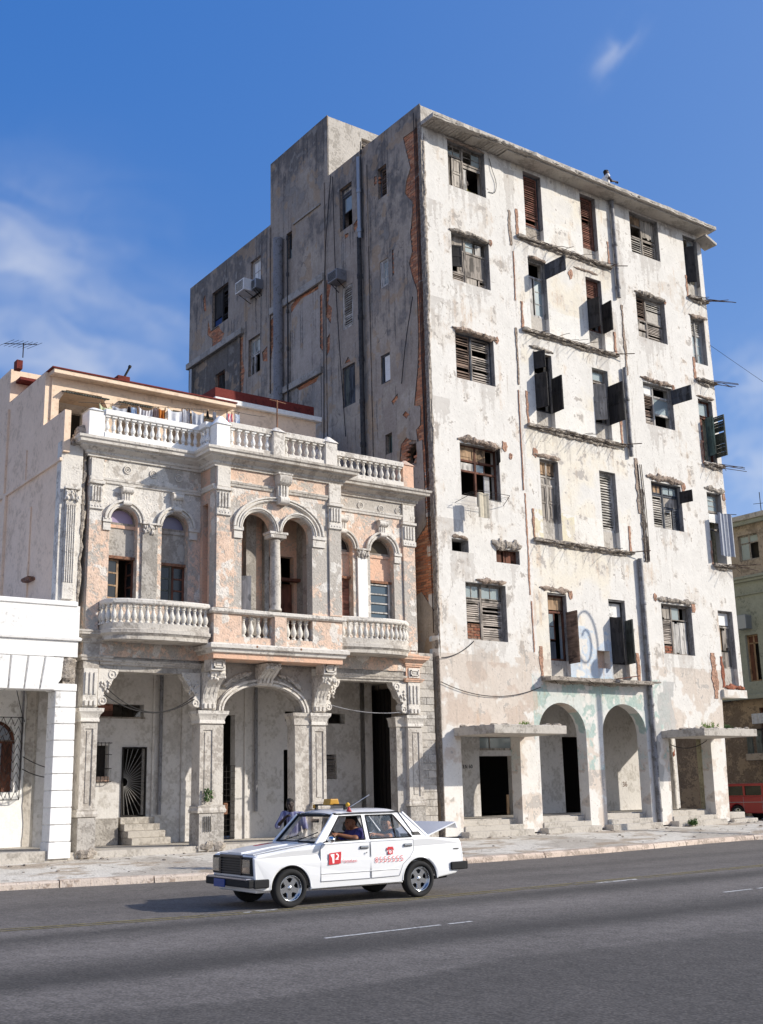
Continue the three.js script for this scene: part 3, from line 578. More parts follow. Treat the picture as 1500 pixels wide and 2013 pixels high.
// ------------------------------------------------------------------ the tall derelict apartment building
const tower = thing('apartment_building', 'tall seven-storey derelict white apartment block with crumbling plaster and broken balconies', 'apartment building', [28, 0.42, -3]);
{
  const T = tower, ROW = { 7: [21.05, 22.72], 6: [17.68, 19.38], 5: [14.32, 15.93], 4: [10.5, 12.19], 2: [6.05, 7.8] };
  const A = [22.07, 23.7], Cc = [30.87, 32.47], B1 = [25.46, 26.31], C1 = [28.25, 29.05], Dd = [33.92, 34.75], SL = { 7: 20.03, 6: 16.62, 5: 13.26, 4: 9.42, 2: 5.02 };
  const holes = [];
  for (const k in ROW) { holes.push(rect(...A, ...ROW[k]), rect(...Cc, ...ROW[k])); const top = ROW[k][1] + (k === '7' ? -0.07 : k === '2' ? -0.06 : 0); for (const c of [B1, C1]) holes.push(rect(...c, SL[k] + 0.05, top)); }
  for (const [a, b] of [[20.05, 22.6], [17.3, 19.16], [13.4, 15.85], [9.5, 12.2], [5.0, 7.77]]) holes.push(rect(...Dd, a, b));
  holes.push(rect(21.6, 22.27, 8.7, 9.09), rect(23.37, 24.36, 8.52, 8.97), rect(27.56, 28.15, 5.42, 6.0));
  const out = [[20.98, 0.42], [21.66, 0.42], [21.66, 3.22], [23.97, 3.22], [23.93, 0.42], [24.74, 0.42], [24.77, 3.32], ...arcPts(25.79, 3.32, 1.02, Math.PI, 0, 20, 0.95), [26.78, 0.42], [27.52, 0.42], [27.57, 3.35], ...arcPts(28.6, 3.35, 1.03, Math.PI, 0, 20, 0.94), [29.6, 0.42], [30.6, 0.42], [30.7, 3.22], [32.88, 3.22], [32.83, 0.42], [33.55, 0.42], [33.72, 4.66], [35.0, 4.66], [35.0, 22.98], [21.03, 22.98]];
  out.push(...chip([21.03, 22.9], [21.06, 16], 0.07, 3, 0.16), ...chip([21.06, 15.9], [21.0, 9.5], 0.05, 4, 0.16).slice(1), ...chip([21.0, 9.4], [20.98, 5.4], 0.07, 5, 0.16).slice(1));
  B().ext(out, -0.42, 0, holes).build('front_wall', M.front, T);
  // shell: side, back and end walls, floors, roof, partitions
  const prof = [[-16.6, 0.42], [-0.42, 0.42], [-0.42, 23.6], [-5.52, 23.6], [-5.52, 26.15], [-9.6, 26.15], [-9.6, 23.5], [-16.6, 23.5]];
  const W = [[-14.5, -13.06, 20.8, 22.45], [-11.2, -10.4, 20.9, 22.55], [-11.35, -10.43, 17.67, 19.23], [-14.12, -13.3, 17.1, 18.66], [-8.42, -8.02, 21.45, 22.58], [-4.77, -3.99, 21.07, 22.74], [-2.43, -1.92, 21.27, 22.41], [-2.43, -1.95, 17.99, 18.95], [-4.68, -4.05, 17.3, 18.86], [-4.76, -4.0, 14.47, 15.92], [-2.5, -2.0, 14.63, 15.62], [-2.36, -2.0, 12.2, 12.87]];
  const portal = rect(-2.3, -0.5, 0.8, 3.6), wh = [...W.map((w) => rect(...w)), portal], pit = [[-1.5, 12.0], [-1.2, 12.25], [-0.82, 12.2], [-0.8, 11.85], [-0.95, 11.6], [-1.35, 11.55]];
  B().extX(prof, 21.0, 21.36, [...wh, pit]).build('side_masonry', M.rubble, T);
  const loss = {
    corner: [[-0.14, 22.85], [-0.945, 22.87], [-0.837, 22.41], [-0.661, 21.76], [-0.608, 21.58], [-0.851, 21.22], [-0.945, 20.8], [-0.553, 20.32], [-0.634, 19.65], [-0.729, 19.31], [-0.661, 18.6], [-0.837, 18.27], [-0.675, 17.7], [-0.472, 17.18], [-0.486, 15.6], [-0.567, 14.6], [-0.675, 14.07], [-0.81, 13.42], [-0.486, 13.3], [-0.54, 12.7], [-0.743, 12.6], [-0.702, 12.2], [-0.459, 12.2], [-0.405, 9.5], [-0.81, 9.2], [-1.282, 8.75], [-1.377, 7.3], [-0.743, 7.5], [-0.14, 6.8]],
    A: [[-14.87, 21.41], [-14.6, 20.78], [-13.9, 20.78], [-13.71, 20.52], [-13.36, 20.23], [-13.7, 19.99], [-14.44, 19.98], [-14.49, 20.4], [-14.9, 20.7]], Bb: [[-15.36, 22.5], [-15.15, 22.66], [-15.02, 21.85], [-15.25, 21.9]],
    D: [[-9.82, 19.37], [-9.4, 19.54], [-9.42, 18.35], [-9.61, 17.78], [-10.21, 17.98], [-10.28, 18.37], [-9.86, 18.5]],
    E: [[-8.15, 19.49], [-7.73, 19.66], [-6.22, 19.62], [-6.22, 19.45], [-7.39, 19.52], [-7.88, 19.33], [-8.1, 19.2]], F: [[-5.69, 19.58], [-5.46, 19.61], [-5.41, 19.24], [-5.61, 18.64], [-5.34, 18.41], [-5.44, 17.82], [-5.75, 18.24]], F2: [[-6.12, 19.15], [-5.92, 19.2], [-5.97, 16.96], [-6.16, 17.18]], F3: [[-5.7, 17.39], [-5.51, 17.48], [-5.52, 16.89], [-5.72, 16.7]],
    G: [[-7.77, 16.15], [-6.24, 16.14], [-6.44, 15.95], [-7.57, 15.98]], H: [[-12.05, 19.6], [-11.78, 19.55], [-11.85, 18.66], [-11.64, 18.04], [-11.83, 17.19], [-11.99, 17.28]], I: [[-3.93, 21.0], [-3.63, 21.15], [-3.58, 20.95], [-3.9, 20.66]], J: [[-4.5, 20.87], [-4.24, 20.84], [-4.25, 20.7], [-4.47, 20.68]],
    K: [[-2.64, 22.25], [-2.48, 22.2], [-2.49, 21.91], [-2.65, 21.9]], L: [[-1.67, 11.7], [-1.55, 12.32], [-1.26, 12.5], [-1.06, 12.37], [-0.75, 12.27], [-0.72, 11.88], [-0.78, 11.5], [-1.1, 11.3]], N: [[-1.74, 14.02], [-1.65, 14.08], [-1.62, 13.9], [-1.9, 13.75], [-1.98, 13.9]], O: [[-1.26, 13.37], [-1.06, 13.2], [-1.22, 13.1], [-1.42, 13.28]],
    P: [[-4.62, 16.05], [-4.4, 16.25], [-4.25, 16.02]], Q: [[-1.74, 19.1], [-1.65, 19.12], [-1.64, 18.2], [-1.74, 18.2]],
  };
  const top = [[-16.6, 19.2], [-16.6, 23.5], [-9.62, 23.52], [-9.62, 26.17], [-5.5, 26.17], [-5.5, 23.66], [-0.02, 23.66], [-0.02, 0.42], [-16.6, 0.42]];
  top.splice(0, 0, ...chip([-16.6, 0.5], [-16.6, 19.1], 0.05, 8, 0.25).slice(1, -1)); top.pop();
  B().extX(top, 20.96, 21.0, [...wh, ...Object.entries(loss).filter(([k]) => k !== 'I2').map(([, p]) => p)]).build('side_wall', M.side, T);
  let sd = 40; for (const k in loss) { const poly = k === 'L' ? [[-1.67, 11.6], [-1.55, 12.32], [-1.26, 12.5], [-1.2, 12.25], [-1.36, 11.55]] : loss[k]; brickwork(T, poly, SIDE(20.96), sd++); }
  brickwork(T, [[-0.78, 11.2], [-0.72, 11.85], [-0.3, 11.9], [-0.3, 11.2]], SIDE(20.955), 77, -0.02);
  // concrete corner post with laid-bare bars
  { const m = B().box(20.957, 21.2, 0.42, 23.0, -0.16, -0.005); rubble(m, [21.0, 5.5, 0.0], [21.02, 13.4, 0.0], 0.05, 0.035, 61, 0.13); rubble(m, [21.0, 14.4, 0], [21.06, 22.6, 0], 0.065, 0.045, 62, 0.13); rubble(m, [20.97, 7, -0.13], [20.97, 22.8, -0.13], 0.03, 0.05, 63, 0.12); m.build('corner_post', M.rubbleGrey, T); }
  for (const [z, a, b] of [[-0.2, 6.2, 23.2], [-0.26, 9, 22.9], [-0.33, 12, 22.9]]) B().tube([[20.95, a, z], [20.93, (a + b) / 2, z + 0.02], [20.95, b, z - 0.01]], 0.014, 20, 5).build('rebar', M.rebar, T);
  for (const q of [[34.6, 35.0, 4.66, 22.95, -16.6, -0.42], [33.3, 33.7, 0.42, 4.66, -16.6, -2.9], [33.3, 33.7, 3.95, 4.66, -2.9, -0.42], [33.3, 33.7, 0.42, 3.95, -0.98, -0.42], [33.4, 33.6, 0.42, 3.95, -2.75, -2.55]]) B().box(...q).build('end_wall', M.endWall, T); B().box(21.36, 34.6, 0.42, 22.95, -16.6, -16.25).build('rear_wall', M.concrete, T);
  B().box(33.3, 35.0, 4.664, 4.9, -16.25, -0.425).build('overhang', M.concrete, T);
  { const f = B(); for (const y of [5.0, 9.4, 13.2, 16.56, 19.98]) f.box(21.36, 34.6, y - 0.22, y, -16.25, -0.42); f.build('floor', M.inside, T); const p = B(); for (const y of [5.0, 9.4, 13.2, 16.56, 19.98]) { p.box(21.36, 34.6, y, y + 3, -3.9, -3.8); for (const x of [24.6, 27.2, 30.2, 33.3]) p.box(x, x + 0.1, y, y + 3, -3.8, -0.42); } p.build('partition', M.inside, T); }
  B().box(21.36, 35.0, 22.7, 22.95, -16.6, -0.425).build('roof', M.concrete, T);
  // stair tower on the roof with its small shuttered window
  B().ext(rect(21.0, 24.6, 22.96, 26.13), -5.9, -5.49, [rect(22.5, 23.3, 24.85, 25.75)]).box(24.2, 24.6, 22.95, 26.14, -9.6, -5.9).box(21.36, 24.2, 22.95, 26.14, -9.6, -9.3).box(21.36, 24.2, 25.9, 26.14, -9.3, -5.9).build('roof_stair_tower', M.concrete, T);
  winAt(T, { x0: 22.5, x1: 23.3, y0: 24.85, y1: 25.75, d: 5.66, cells: [[0, 1, 0, 1, 'lou', M.slat]] });
  // eave slab, its edge bitten away and ribs showing
  {
    const edge = [[20.98, -0.2], ...chip([20.98, 0.64], [22.9, 0.72], 0.05, 14, 0.14), ...chip([23.0, 0.58], [25.6, 0.72], 0.06, 15, 0.14), ...chip([25.7, 0.7], [35.15, 0.7], 0.045, 16, 0.16), [35.2, 0.3], [35.1, -0.3]];
    const g = new THREE.ExtrudeGeometry(shapeOf(edge), { depth: 0.14, bevelEnabled: false }); g.applyMatrix4(new THREE.Matrix4().set(1, 0, 0, 0, 0, 0, -1, 22.99, 0, 1, 0, 0, 0, 0, 0, 1));
    const m = B().add(g); m.box(20.97, 35.02, 22.985, 23.6, -0.25, 0.0, 0.02);
    rubble(m, [21.05, 22.92, 0.64], [35.0, 22.92, 0.67], 0.05, 0.06, 17, 0.1, 0.7); m.build('eave', M.concrete, T);
    const u = B(), rr = rng(19); u.ext(chip([25.2, 22.86], [35.0, 22.86], 0.02, 20, 0.3).concat([[35.0, 22.79], [25.2, 22.79]]), 0.0, 0.58); for (const [a, b] of [[22.75, 23.1], [24.3, 25.2]]) u.box(a, b, 22.79, 22.86, 0.0, 0.52); u.build('soffit', M.concrete, T);
    for (let x = 21.05; x < 24.6; x += 0.13) { if (x > 22.7 && x < 23.1) continue; B().box(x, x + 0.09, 22.825 + rr() * 0.02, 22.87, 0.0, 0.45 + rr() * 0.15).build('rib', M.concrete, T); }
  }
  B().rot((m) => m.box(34.75, 35.45, 22.55, 22.66, -0.1, 0.5, 0.02), [0, 0, 1], -0.35, [34.75, 22.7, 0]).build('hanging_slab', M.concrete, T);
  // ragged remains of drip ledges over the windows
  const lintels = [[22.05, 23.7, 22.74, 0.05, 0.05], [22.0, 23.78, 19.44, 0.09, 0.1], [21.95, 23.85, 15.99, 0.1, 0.12], [22.0, 23.75, 12.3, 0.13, 0.13], [23.2, 24.45, 9.1, 0.16, 0.1], [21.62, 22.25, 9.16, 0.07, 0.05], [22.5, 23.72, 7.9, 0.08, 0.09], [25.3, 26.4, 16.08, 0.08, 0.08], [25.2, 26.4, 12.3, 0.08, 0.06], [25.15, 26.5, 7.86, 0.1, 0.06], [30.8, 32.55, 19.46, 0.09, 0.1], [30.75, 32.5, 16.05, 0.09, 0.1], [30.65, 32.6, 12.33, 0.13, 0.1], [30.6, 32.7, 7.93, 0.1, 0.09], [33.85, 34.95, 19.25, 0.09, 0.08], [33.85, 34.9, 15.95, 0.08, 0.07], [33.8, 35.0, 12.32, 0.1, 0.06], [25.5, 26.3, 19.42, 0.07, 0.06], [27.7, 28.9, 19.6, 0.05, 0.03]];
  lintels.forEach(([x0, x1, y, ry, rz], i) => { const m = B(); rubble(m, [x0, y, 0.01], [x1, y - 0.02, 0.01], ry, rz, 100 + i, 0.08, 0.8); m.build('broken_ledge', i % 3 === 1 ? M.rubbleGrey : M.rubble, T); });
  for (const [x, y, s] of [[23.78, 19.42, 0.1], [23.85, 15.95, 0.11], [23.95, 12.35, 0.15], [25.28, 12.36, 0.14], [32.5, 19.4, 0.09], [32.62, 12.2, 0.15], [32.55, 16.0, 0.1], [32.58, 7.75, 0.17], [30.6, 7.98, 0.12], [34.9, 12.1, 0.14], [26.5, 7.75, 0.12], [27.5, 19.25, 0.16], [24.2, 12.05, 0.09]]) { const m = B(); m.ext(blob(x, y, s * 0.75, s * 1.15, Math.round(x * 70 + y), 14), -0.01, 0.022); rubble(m, [x - s * 0.1, y + s * 0.9, 0], [x + s * 0.3, y - s, 0], s * 0.25, 0.03, Math.round(x * 71 + y), 0.05, 0.9); m.build('broken_plaster', M.brickPale, T); }
  // stumps of the fallen balconies, with their bars
  const rr = rng(91);
  const slab = (x0, x1, y, n, right) => {
    const m = B(); { const e = chip([x0, 0.13], [x1, 0.12], 0.05, Math.round(y * 9 + x0), 0.1), g = new THREE.ExtrudeGeometry(shapeOf([[x0, -0.02], ...e, [x1, -0.02]]), { depth: 0.1, bevelEnabled: false }); g.applyMatrix4(new THREE.Matrix4().set(1, 0, 0, 0, 0, 0, -1, y + 0.05, 0, 1, 0, 0, 0, 0, 0, 1)); m.add(g); } rubble(m, [x0, y, 0.03], [x1, y - 0.02, 0.03], 0.065, 0.15, Math.round(y * 10 + x0), 0.09, 0.7); rubble(m, [x0 + 0.1, y - 0.1, 0.0], [x1 - 0.3, y - 0.12, 0.0], 0.07, 0.08, Math.round(y * 11 + x0), 0.1, 0.8); m.build('balcony_stump', M.rubbleGrey, T);
    for (let i = 0; i < n; i++) { const x = x0 + 0.1 + (x1 - x0 - 0.2) * (i + rr() * 0.8) / n, L = 0.25 + rr() * 0.45, dy = -0.05 - rr() * 0.28, dx = (rr() - 0.45) * 0.3; B().tube([[x, y - 0.02, 0.08], [x + dx * 0.4, y + dy * 0.3, 0.1 + L * 0.5], [x + dx, y + dy, 0.1 + L]], 0.007 + rr() * 0.004, 6, 4).build('rebar', M.rebar, T); }
    if (right) for (let i = 0; i < 4; i++) B().bar([34.7, y + (i - 1.5) * 0.05, 0.1], [35.6 + rr() * 0.6, y - 0.05 + (rr() - 0.3) * 0.25, 0.2 + rr() * 0.4], 0.013, 5).build('rebar', M.rebar, T);
  };
  for (const k of [7, 6, 5, 4]) {
    slab(25.0, 29.62, SL[k], k === 4 ? 9 : 17); for (const x of [25.05, 29.55]) { const m = B(); flake(m, x, SL[k], SL[k] + 0.9 + rr() * 0.3, 0.045, Math.round(k * 13 + x)); m.build('broken_plaster', M.brickPale, T); }
    B().bar([29.3, SL[k] - 0.02, 0.1], [30.15, SL[k] + 0.1, 0.35], 0.018, 5).build('rebar', M.rebar, T);
  }
  for (const y of [19.98, 16.6, 13.28, 9.44]) { slab(33.92, 35.05, y, 3, true); const m = B(); flake(m, 33.9, y, y + 0.9, 0.05, Math.round(y * 7)); m.build('broken_plaster', M.brickPale, T); }
  slab(24.98, 29.75, 5.02, 9); B().box(25.0, 29.7, 4.92, 5.03, 0.0, 0.42).build('balcony_stump', M.rubbleGrey, T);
  B().box(27.9, 30.15, 4.99, 5.035, 0.15, 0.36).build('plank', M.woodGrey, T); B().rot((m) => m.box(28.2, 29.2, 5.06, 5.09, 0.05, 0.3), [0, 0, 1], 0.13, [28.2, 5.06, 0.2]).build('plank', M.woodBrown, T);
  for (const x of [25.05, 29.45]) { const m = B(); flake(m, x, 5.0, 6.0, 0.06, Math.round(140 + x)); m.build('broken_plaster', M.brickPale, T); }
  { const m = B(); m.box(33.74, 35.03, 4.64, 4.92, 0.0, 0.1); m.build('bay_ledge', M.front, T); const q = B(); rubble(q, [33.95, 5.0, 0.02], [35.0, 5.0, 0.02], 0.1, 0.09, 150, 0.08, 0.8); flake(q, 33.88, 5.0, 6.1, 0.07, 151); q.build('broken_ledge', M.brickRed, T); }
  { const m = B(); flake(m, 33.4, 4.6, 6.2, 0.1, 152); flake(m, 33.5, 4.9, 5.8, 0.07, 153); m.build('broken_plaster', M.brickPale, T); }
  // long cracks and torn strips down the front
  for (const [x, a, b, w, i, mt] of [[24.72, 20.9, 19.6, 0.07, 1, M.rubble], [24.78, 19.4, 17.6, 0.025, 2, M.brickPale], [24.72, 16.6, 14.6, 0.045, 3, M.rubble], [24.68, 14.4, 11, 0.022, 4, M.brickPale], [24.72, 10.9, 7.6, 0.04, 5, M.brickPale], [24.76, 7.4, 5.8, 0.028, 6, M.brickPale], [30.06, 18.7, 16.0, 0.08, 7, M.rubble], [30.15, 12.9, 10.9, 0.1, 8, M.rubble], [30.3, 11.8, 9.2, 0.16, 9, M.rubbleGrey], [30.05, 7.8, 5.4, 0.03, 10, M.rubbleGrey]]) { const m = B(); flake(m, x, b, a, w * 0.7, 160 + i, (rr() - 0.5) * 0.06); m.build('torn_strip', mt, T); }
  for (const x of [30.22, 30.34, 30.42]) B().tube([[x, 9.2, 0.05], [x + 0.02, 11, 0.06], [x - 0.03, 12.7, 0.04]], 0.014, 10, 5).build('rebar', M.rebar, T);
  // rain pipes
  const rp = (x, a, b, r = 0.075) => { const m = B().bar([x, a, 0.1], [x, b, 0.1], r, 12); for (let y = a + 0.4; y < b; y += 1.7) m.lathe([[r, -0.05], [r + 0.02, -0.05], [r + 0.02, 0.05], [r, 0.05]], x, y, 0.1, 12).box(x - 0.02, x + 0.02, y - 0.02, y + 0.02, 0, 0.1); m.build('rain_pipe', M.pipeGrey, T); };
  rp(29.84, 18.9, 22.85); rp(29.84, 12.9, 16.2); rp(29.86, 0.5, 9.25, 0.085);
  // niche on the first floor
  B().box(27.56, 28.15, 5.42, 6.0, -0.3, -0.26).build('niche_back', M.peach, T);
  // ---- windows of the front
  const wg = (col, k, o) => winAt(T, { x0: col[0], x1: col[1], y0: ROW[k][0], y1: ROW[k][1], ...o });
  wg(A, 7, { mull: [0.46], rails: [[0.74, 0, 0.46], [0.66, 0.46, 1]], cells: [[0, 0.46, 0.74, 1, 'gls', M.pane, [2, 2]], [0, 0.16, 0, 0.74, 'brd'], [0.16, 0.46, 0, 0.72, 'pan', M.woodPale, 2], [0.46, 1, 0.66, 1, 'gls', M.pane, [2, 2]], [0.46, 1, 0.56, 0.66, 'blk', M.woodPale], [0.46, 0.6, 0, 0.56, 'blk', M.woodWhite]], broken: 0.3 });
  wg(A, 6, { mull: [0.42], rails: [[0.7, 0, 1], [0.22, 0, 1]], cells: [[0, 0.42, 0.7, 1, 'blk'], [0.2, 0.42, 0.22, 0.7, 'pan', M.woodGrey, 1], [0, 0.42, 0, 0.22, 'lou'], [0.42, 0.7, 0.7, 1, 'gls', M.pane, [1, 2]], [0.7, 0.9, 0.66, 0.96, 'blk', M.woodWhite], [0.42, 1, 0.22, 0.7, 'brd'], [0.42, 0.75, 0, 0.22, 'blk', M.woodPale], [0.75, 1, 0, 0.22, 'lou']], shutters: [[22.1, 18.2, 18.95, 0.42, 22, M.woodDark, false, -0.14]] });
  wg(A, 5, { mull: [0.46], frame: M.steel, cells: [[0, 0.46, 0, 1, 'lou', M.slatDark, 0.085], [0.46, 1, 0, 1, 'lou', M.slat, 0.08]], lost: 0.1 });
  wg(A, 4, { mull: [0.45], rails: [[0.7, 0, 1], [0.5, 0, 1]], frame: M.woodBrown, cells: [[0, 0.45, 0.7, 1, 'pan', M.woodTan, 1], [0.45, 0.74, 0.7, 1, 'pan', M.woodTan, 1], [0, 0.45, 0.5, 0.68, 'blk', M.woodWhite], [0.45, 0.72, 0.48, 0.7, 'gls', M.pane, [1, 1]], [0.68, 0.86, 0, 0.5, 'cur', M.white]], shutters: [[23.66, 11.7, 12.12, -0.4, 60, M.woodDark, false, -0.06]] });
  wg(A, 2, { mull: [0.44], rails: [[0.7, 0, 1]], frame: M.woodGrey, cells: [[0, 0.44, 0.72, 1, 'gls', M.pane, [2, 1]], [0.44, 0.95, 0.72, 1, 'gls', M.pane, [2, 1]], [0, 0.44, 0.31, 0.7, 'lou'], [0, 0.44, 0, 0.31, 'brk'], [0.44, 1, 0, 0.7, 'lou']], lost: 0.12 });
  winAt(T, { x0: 23.37, x1: 24.36, y0: 8.52, y1: 8.97, fw: 0.04, cells: [[0, 0.42, 0, 1, 'blk', M.woodBrown], [0.42, 1, 0, 1, 'brd', M.woodBrown]], frame: M.woodBrown });
  winAt(T, { x0: 21.6, x1: 22.27, y0: 8.7, y1: 9.09, fw: 0.03, d: 0.38, frame: M.woodDark });
  wg(Cc, 7, { mull: [0.5], rails: [[0.74, 0, 0.5], [0.46, 0, 0.5]], cells: [[0, 0.5, 0.76, 1, 'blk', M.woodTan], [0, 0.5, 0, 0.46, 'lou', M.slatWhite, 0.09], [0.5, 1, 0.5, 1, 'brd', M.woodPale], [0.5, 1, 0, 0.5, 'lou', M.slat, 0.085]], lost: 0.15 });
  wg(Cc, 6, { mull: [0.42], rails: [[0.44, 0, 1], [0.24, 0, 0.42]], cells: [[0, 0.42, 0.44, 1, 'lou', M.slatDark], [0, 0.42, 0.24, 0.44, 'brd', M.woodPale], [0, 0.42, 0, 0.2, 'blk', M.woodPale], [0.42, 1, 0.74, 1, 'lou', M.slatWhite, 0.09], [0.42, 1, 0.4, 0.74, 'blk', M.concrete], [0.42, 1, 0, 0.4, 'lou', M.slat]], lost: 0.12 });
  wg(Cc, 5, { mull: [0.42], rails: [[0.74, 0, 1], [0.32, 0.42, 1]], frame: M.woodWhite, cells: [[0, 0.42, 0.74, 1, 'blk', M.white], [0, 0.42, 0.22, 0.74, 'lou', M.slatDark], [0, 0.42, 0, 0.22, 'lou', M.slat], [0.42, 1, 0.32, 0.74, 'gls', M.pane, [1, 1]]], shutters: [[32.44, 15.3, 15.86, -0.85, 96, M.steel, false, -0.03]] });
  wg(Cc, 4, { mull: [0.46], rails: [[0.74, 0, 1], [0.48, 0.46, 1]], frame: M.steel, cells: [[0, 0.46, 0.76, 1, 'gls', M.woodTan, [3, 1]], [0, 0.46, 0, 0.74, 'lou', M.slatWhite, 0.085], [0.46, 1, 0.76, 1, 'gls', M.pane, [2, 1]], [0.46, 1, 0.5, 0.74, 'blk', M.woodPale], [0.46, 0.75, 0, 0.48, 'lou', M.slatWhite], [0.75, 1, 0, 0.48, 'lou', M.steel]], lost: 0.03, shutters: [[32.42, 11.55, 11.98, -0.5, 100, M.woodDark, false, -0.03]] });
  wg(Cc, 2, { mull: [0.42], rails: [[0.68, 0, 0.42]], cells: [[0, 0.42, 0.7, 1, 'brd', M.woodPale], [0, 0.42, 0.2, 0.68, 'lou', M.slat], [0, 0.42, 0, 0.2, 'brk'], [0.42, 1, 0.68, 1, 'gls', M.pane, [2, 1]], [0.42, 1, 0, 0.68, 'brd', M.woodWhite]] });
  const dr = (c, y0, y1, o) => winAt(T, { x0: c[0], x1: c[1], y0, y1, ...o });
  const para = (c, y0, y1, mat = M.concrete) => B().box(c[0] + 0.002, c[1] - 0.002, y0, y1, -0.34, -0.16).build('spandrel', mat, T);
  dr(B1, 20.62, 22.65, { frame: M.steel, cells: [[0, 1, 0, 0.2, 'lou', M.slatRed, 0.09], [0, 1, 0.2, 1, 'lou', M.slatRed, 0.085]], lost: 0.12 }); para(B1, 20.08, 20.62, M.rubbleGrey);
  dr(C1, 20.6, 22.65, { frame: M.woodBrown, cells: [[0, 1, 0, 1, 'lou', M.slatRed, 0.07]], lost: 0.08 }); para(C1, 20.08, 20.6);
  dr(B1, 17.3, 19.38, { frame: M.woodWhite, rails: [[0.7, 0, 1]], cells: [[0, 0.42, 0, 0.7, 'blk', M.woodWhite], [0.42, 1, 0, 0.7, 'gls', M.pane, [1, 3]]], shutters: [[26.29, 18.75, 19.3, -0.95, 92, M.steel]] }); para(B1, 16.67, 17.3);
  dr(C1, 17.4, 19.38, { frame: M.woodBrown, rails: [[0.66, 0, 1]], cells: [[0, 1, 0.66, 1, 'lou', M.slatRed], [0, 0.5, 0, 0.6, 'blk', M.woodTan]], shutters: [[28.27, 17.35, 18.45, 0.5, 78, M.woodDark], [29.03, 17.35, 18.45, -0.5, 84, M.woodDark]] }); para(C1, 16.67, 17.4);
  dr(B1, 13.9, 15.95, { frame: M.woodDark, rails: [[0.64, 0, 1]], cells: [[0, 1, 0.46, 0.66, 'lou', M.slatWhite]], shutters: [[25.48, 13.9, 15.1, 0.48, 74, M.woodDark], [26.29, 13.9, 15.1, -0.5, 86, M.woodDark], [25.48, 15.3, 15.9, 0.42, 64, M.woodDark]] }); para(B1, 13.31, 13.9);
  dr(C1, 13.95, 15.95, { frame: M.woodGrey, rails: [[0.76, 0, 1], [0.6, 0, 1]], cells: [[0, 1, 0.78, 1, 'gls', M.pane, [1, 1]], [0, 0.4, 0, 0.6, 'cur', M.white]], shutters: [[28.27, 14.0, 15.3, 0.44, 40, M.woodPale], [29.03, 13.95, 15.35, -0.7, 88, M.woodDark]] }); para(C1, 13.31, 13.95);
  dr(B1, 10.1, 12.19, { frame: M.woodPale, rails: [[0.74, 0, 1], [0.6, 0, 1]], mull: [0.5], cells: [[0, 0.5, 0.76, 1, 'pan', M.woodTan, 1], [0.5, 1, 0.76, 1, 'pan', M.woodTan, 1], [0, 1, 0.6, 0.74, 'blk', M.woodPale], [0, 0.5, 0, 0.6, 'pan', M.woodGrey, 2], [0.5, 1, 0, 0.6, 'pan', M.woodGrey, 2]] }); para(B1, 9.47, 10.1);
  dr(C1, 10.1, 12.19, { frame: M.woodWhite, cells: [[0, 1, 0, 1, 'lou', M.slatWhite, 0.095]], lost: 0 }); para(C1, 9.47, 10.1);
  dr(B1, 5.6, 7.7, { frame: M.woodBrown, rails: [[0.74, 0, 1]], cells: [[0, 1, 0.76, 1, 'blk', M.woodTan], [0, 0.55, 0.3, 0.74, 'gls', M.pane, [1, 2]], [0, 0.55, 0, 0.3, 'blk', M.steel]], shutters: [[26.29, 5.5, 7.15, -0.55, 82, M.slatDark]] }); para(B1, 5.07, 5.6);
  dr(C1, 5.6, 7.7, { frame: M.woodDark, rails: [[0.72, 0, 1]], cells: [[0, 1, 0.74, 1, 'blk', M.white]], shutters: [[28.27, 5.6, 7.1, 0.46, 72, M.woodDark], [29.03, 5.6, 7.05, -0.5, 70, M.greyGreen]] }); para(C1, 5.07, 5.6);
  dr(Dd, 20.6, 22.6, { frame: M.woodWhite, cells: [[0.5, 1, 0, 1, 'gls', M.pane, [1, 3]]], shutters: [[33.95, 20.6, 22.1, 0.45, 50, M.woodDark, false, -0.1]] }); para(Dd, 20.07, 20.6);
  dr(Dd, 17.3, 19.16, { frame: M.woodWhite, mull: [0.5], rails: [[0.66, 0, 1]], cells: [[0, 1, 0.68, 1, 'lou', M.slatWhite, 0.08], [0, 0.5, 0, 0.66, 'gls', M.pane, [1, 3]], [0.5, 1, 0, 0.66, 'gls', M.pane, [1, 3]]] });
  dr(Dd, 13.4, 15.85, { frame: M.woodBrown, rails: [[0.72, 0, 1]], cells: [[0, 1, 0.74, 1, 'gls', M.pane, [1, 1]], [0, 0.5, 0.1, 0.72, 'blk', M.slatRed]], shutters: [[34.72, 13.6, 15.2, -0.55, 88, M.greyGreen, true], [34.3, 13.6, 15.1, -0.4, 80, M.teal]] });
  dr(Dd, 10.8, 12.19, { frame: M.woodGrey, rails: [[0.5, 0, 1]], cells: [[0, 1, 0.5, 1, 'gls', M.pane, [1, 3]], [0, 1, 0.2, 0.5, 'blk', M.white]] });
  dr(Dd, 5.7, 7.77, { frame: M.woodPale, rails: [[0.72, 0, 1]], cells: [[0, 1, 0.74, 1, 'blk', M.white], [0, 0.4, 0.3, 0.72, 'blk', M.woodTan], [0.4, 0.9, 0.3, 0.72, 'brd', M.woodGrey], [0, 0.9, 0, 0.3, 'brd', M.woodGrey]] }); para(Dd, 5.0, 5.7);
  // ---- windows of the side wall
  const sw = (i, o) => { const [a, b, c, d] = W[i]; return winAt(T, { x0: a, x1: b, y0: c, y1: d, d: 0.16, ...o }, SIDE(20.96)); };
  sw(0, { frame: M.woodDark, mull: [0.5], cells: [[0.5, 1, 0, 1, 'lou', M.woodDark, 0.12], [0, 0.5, 0.25, 1, 'blk', M.woodDark], [0, 0.5, 0, 0.25, 'blk', std({ color: 0x27406f })]] });
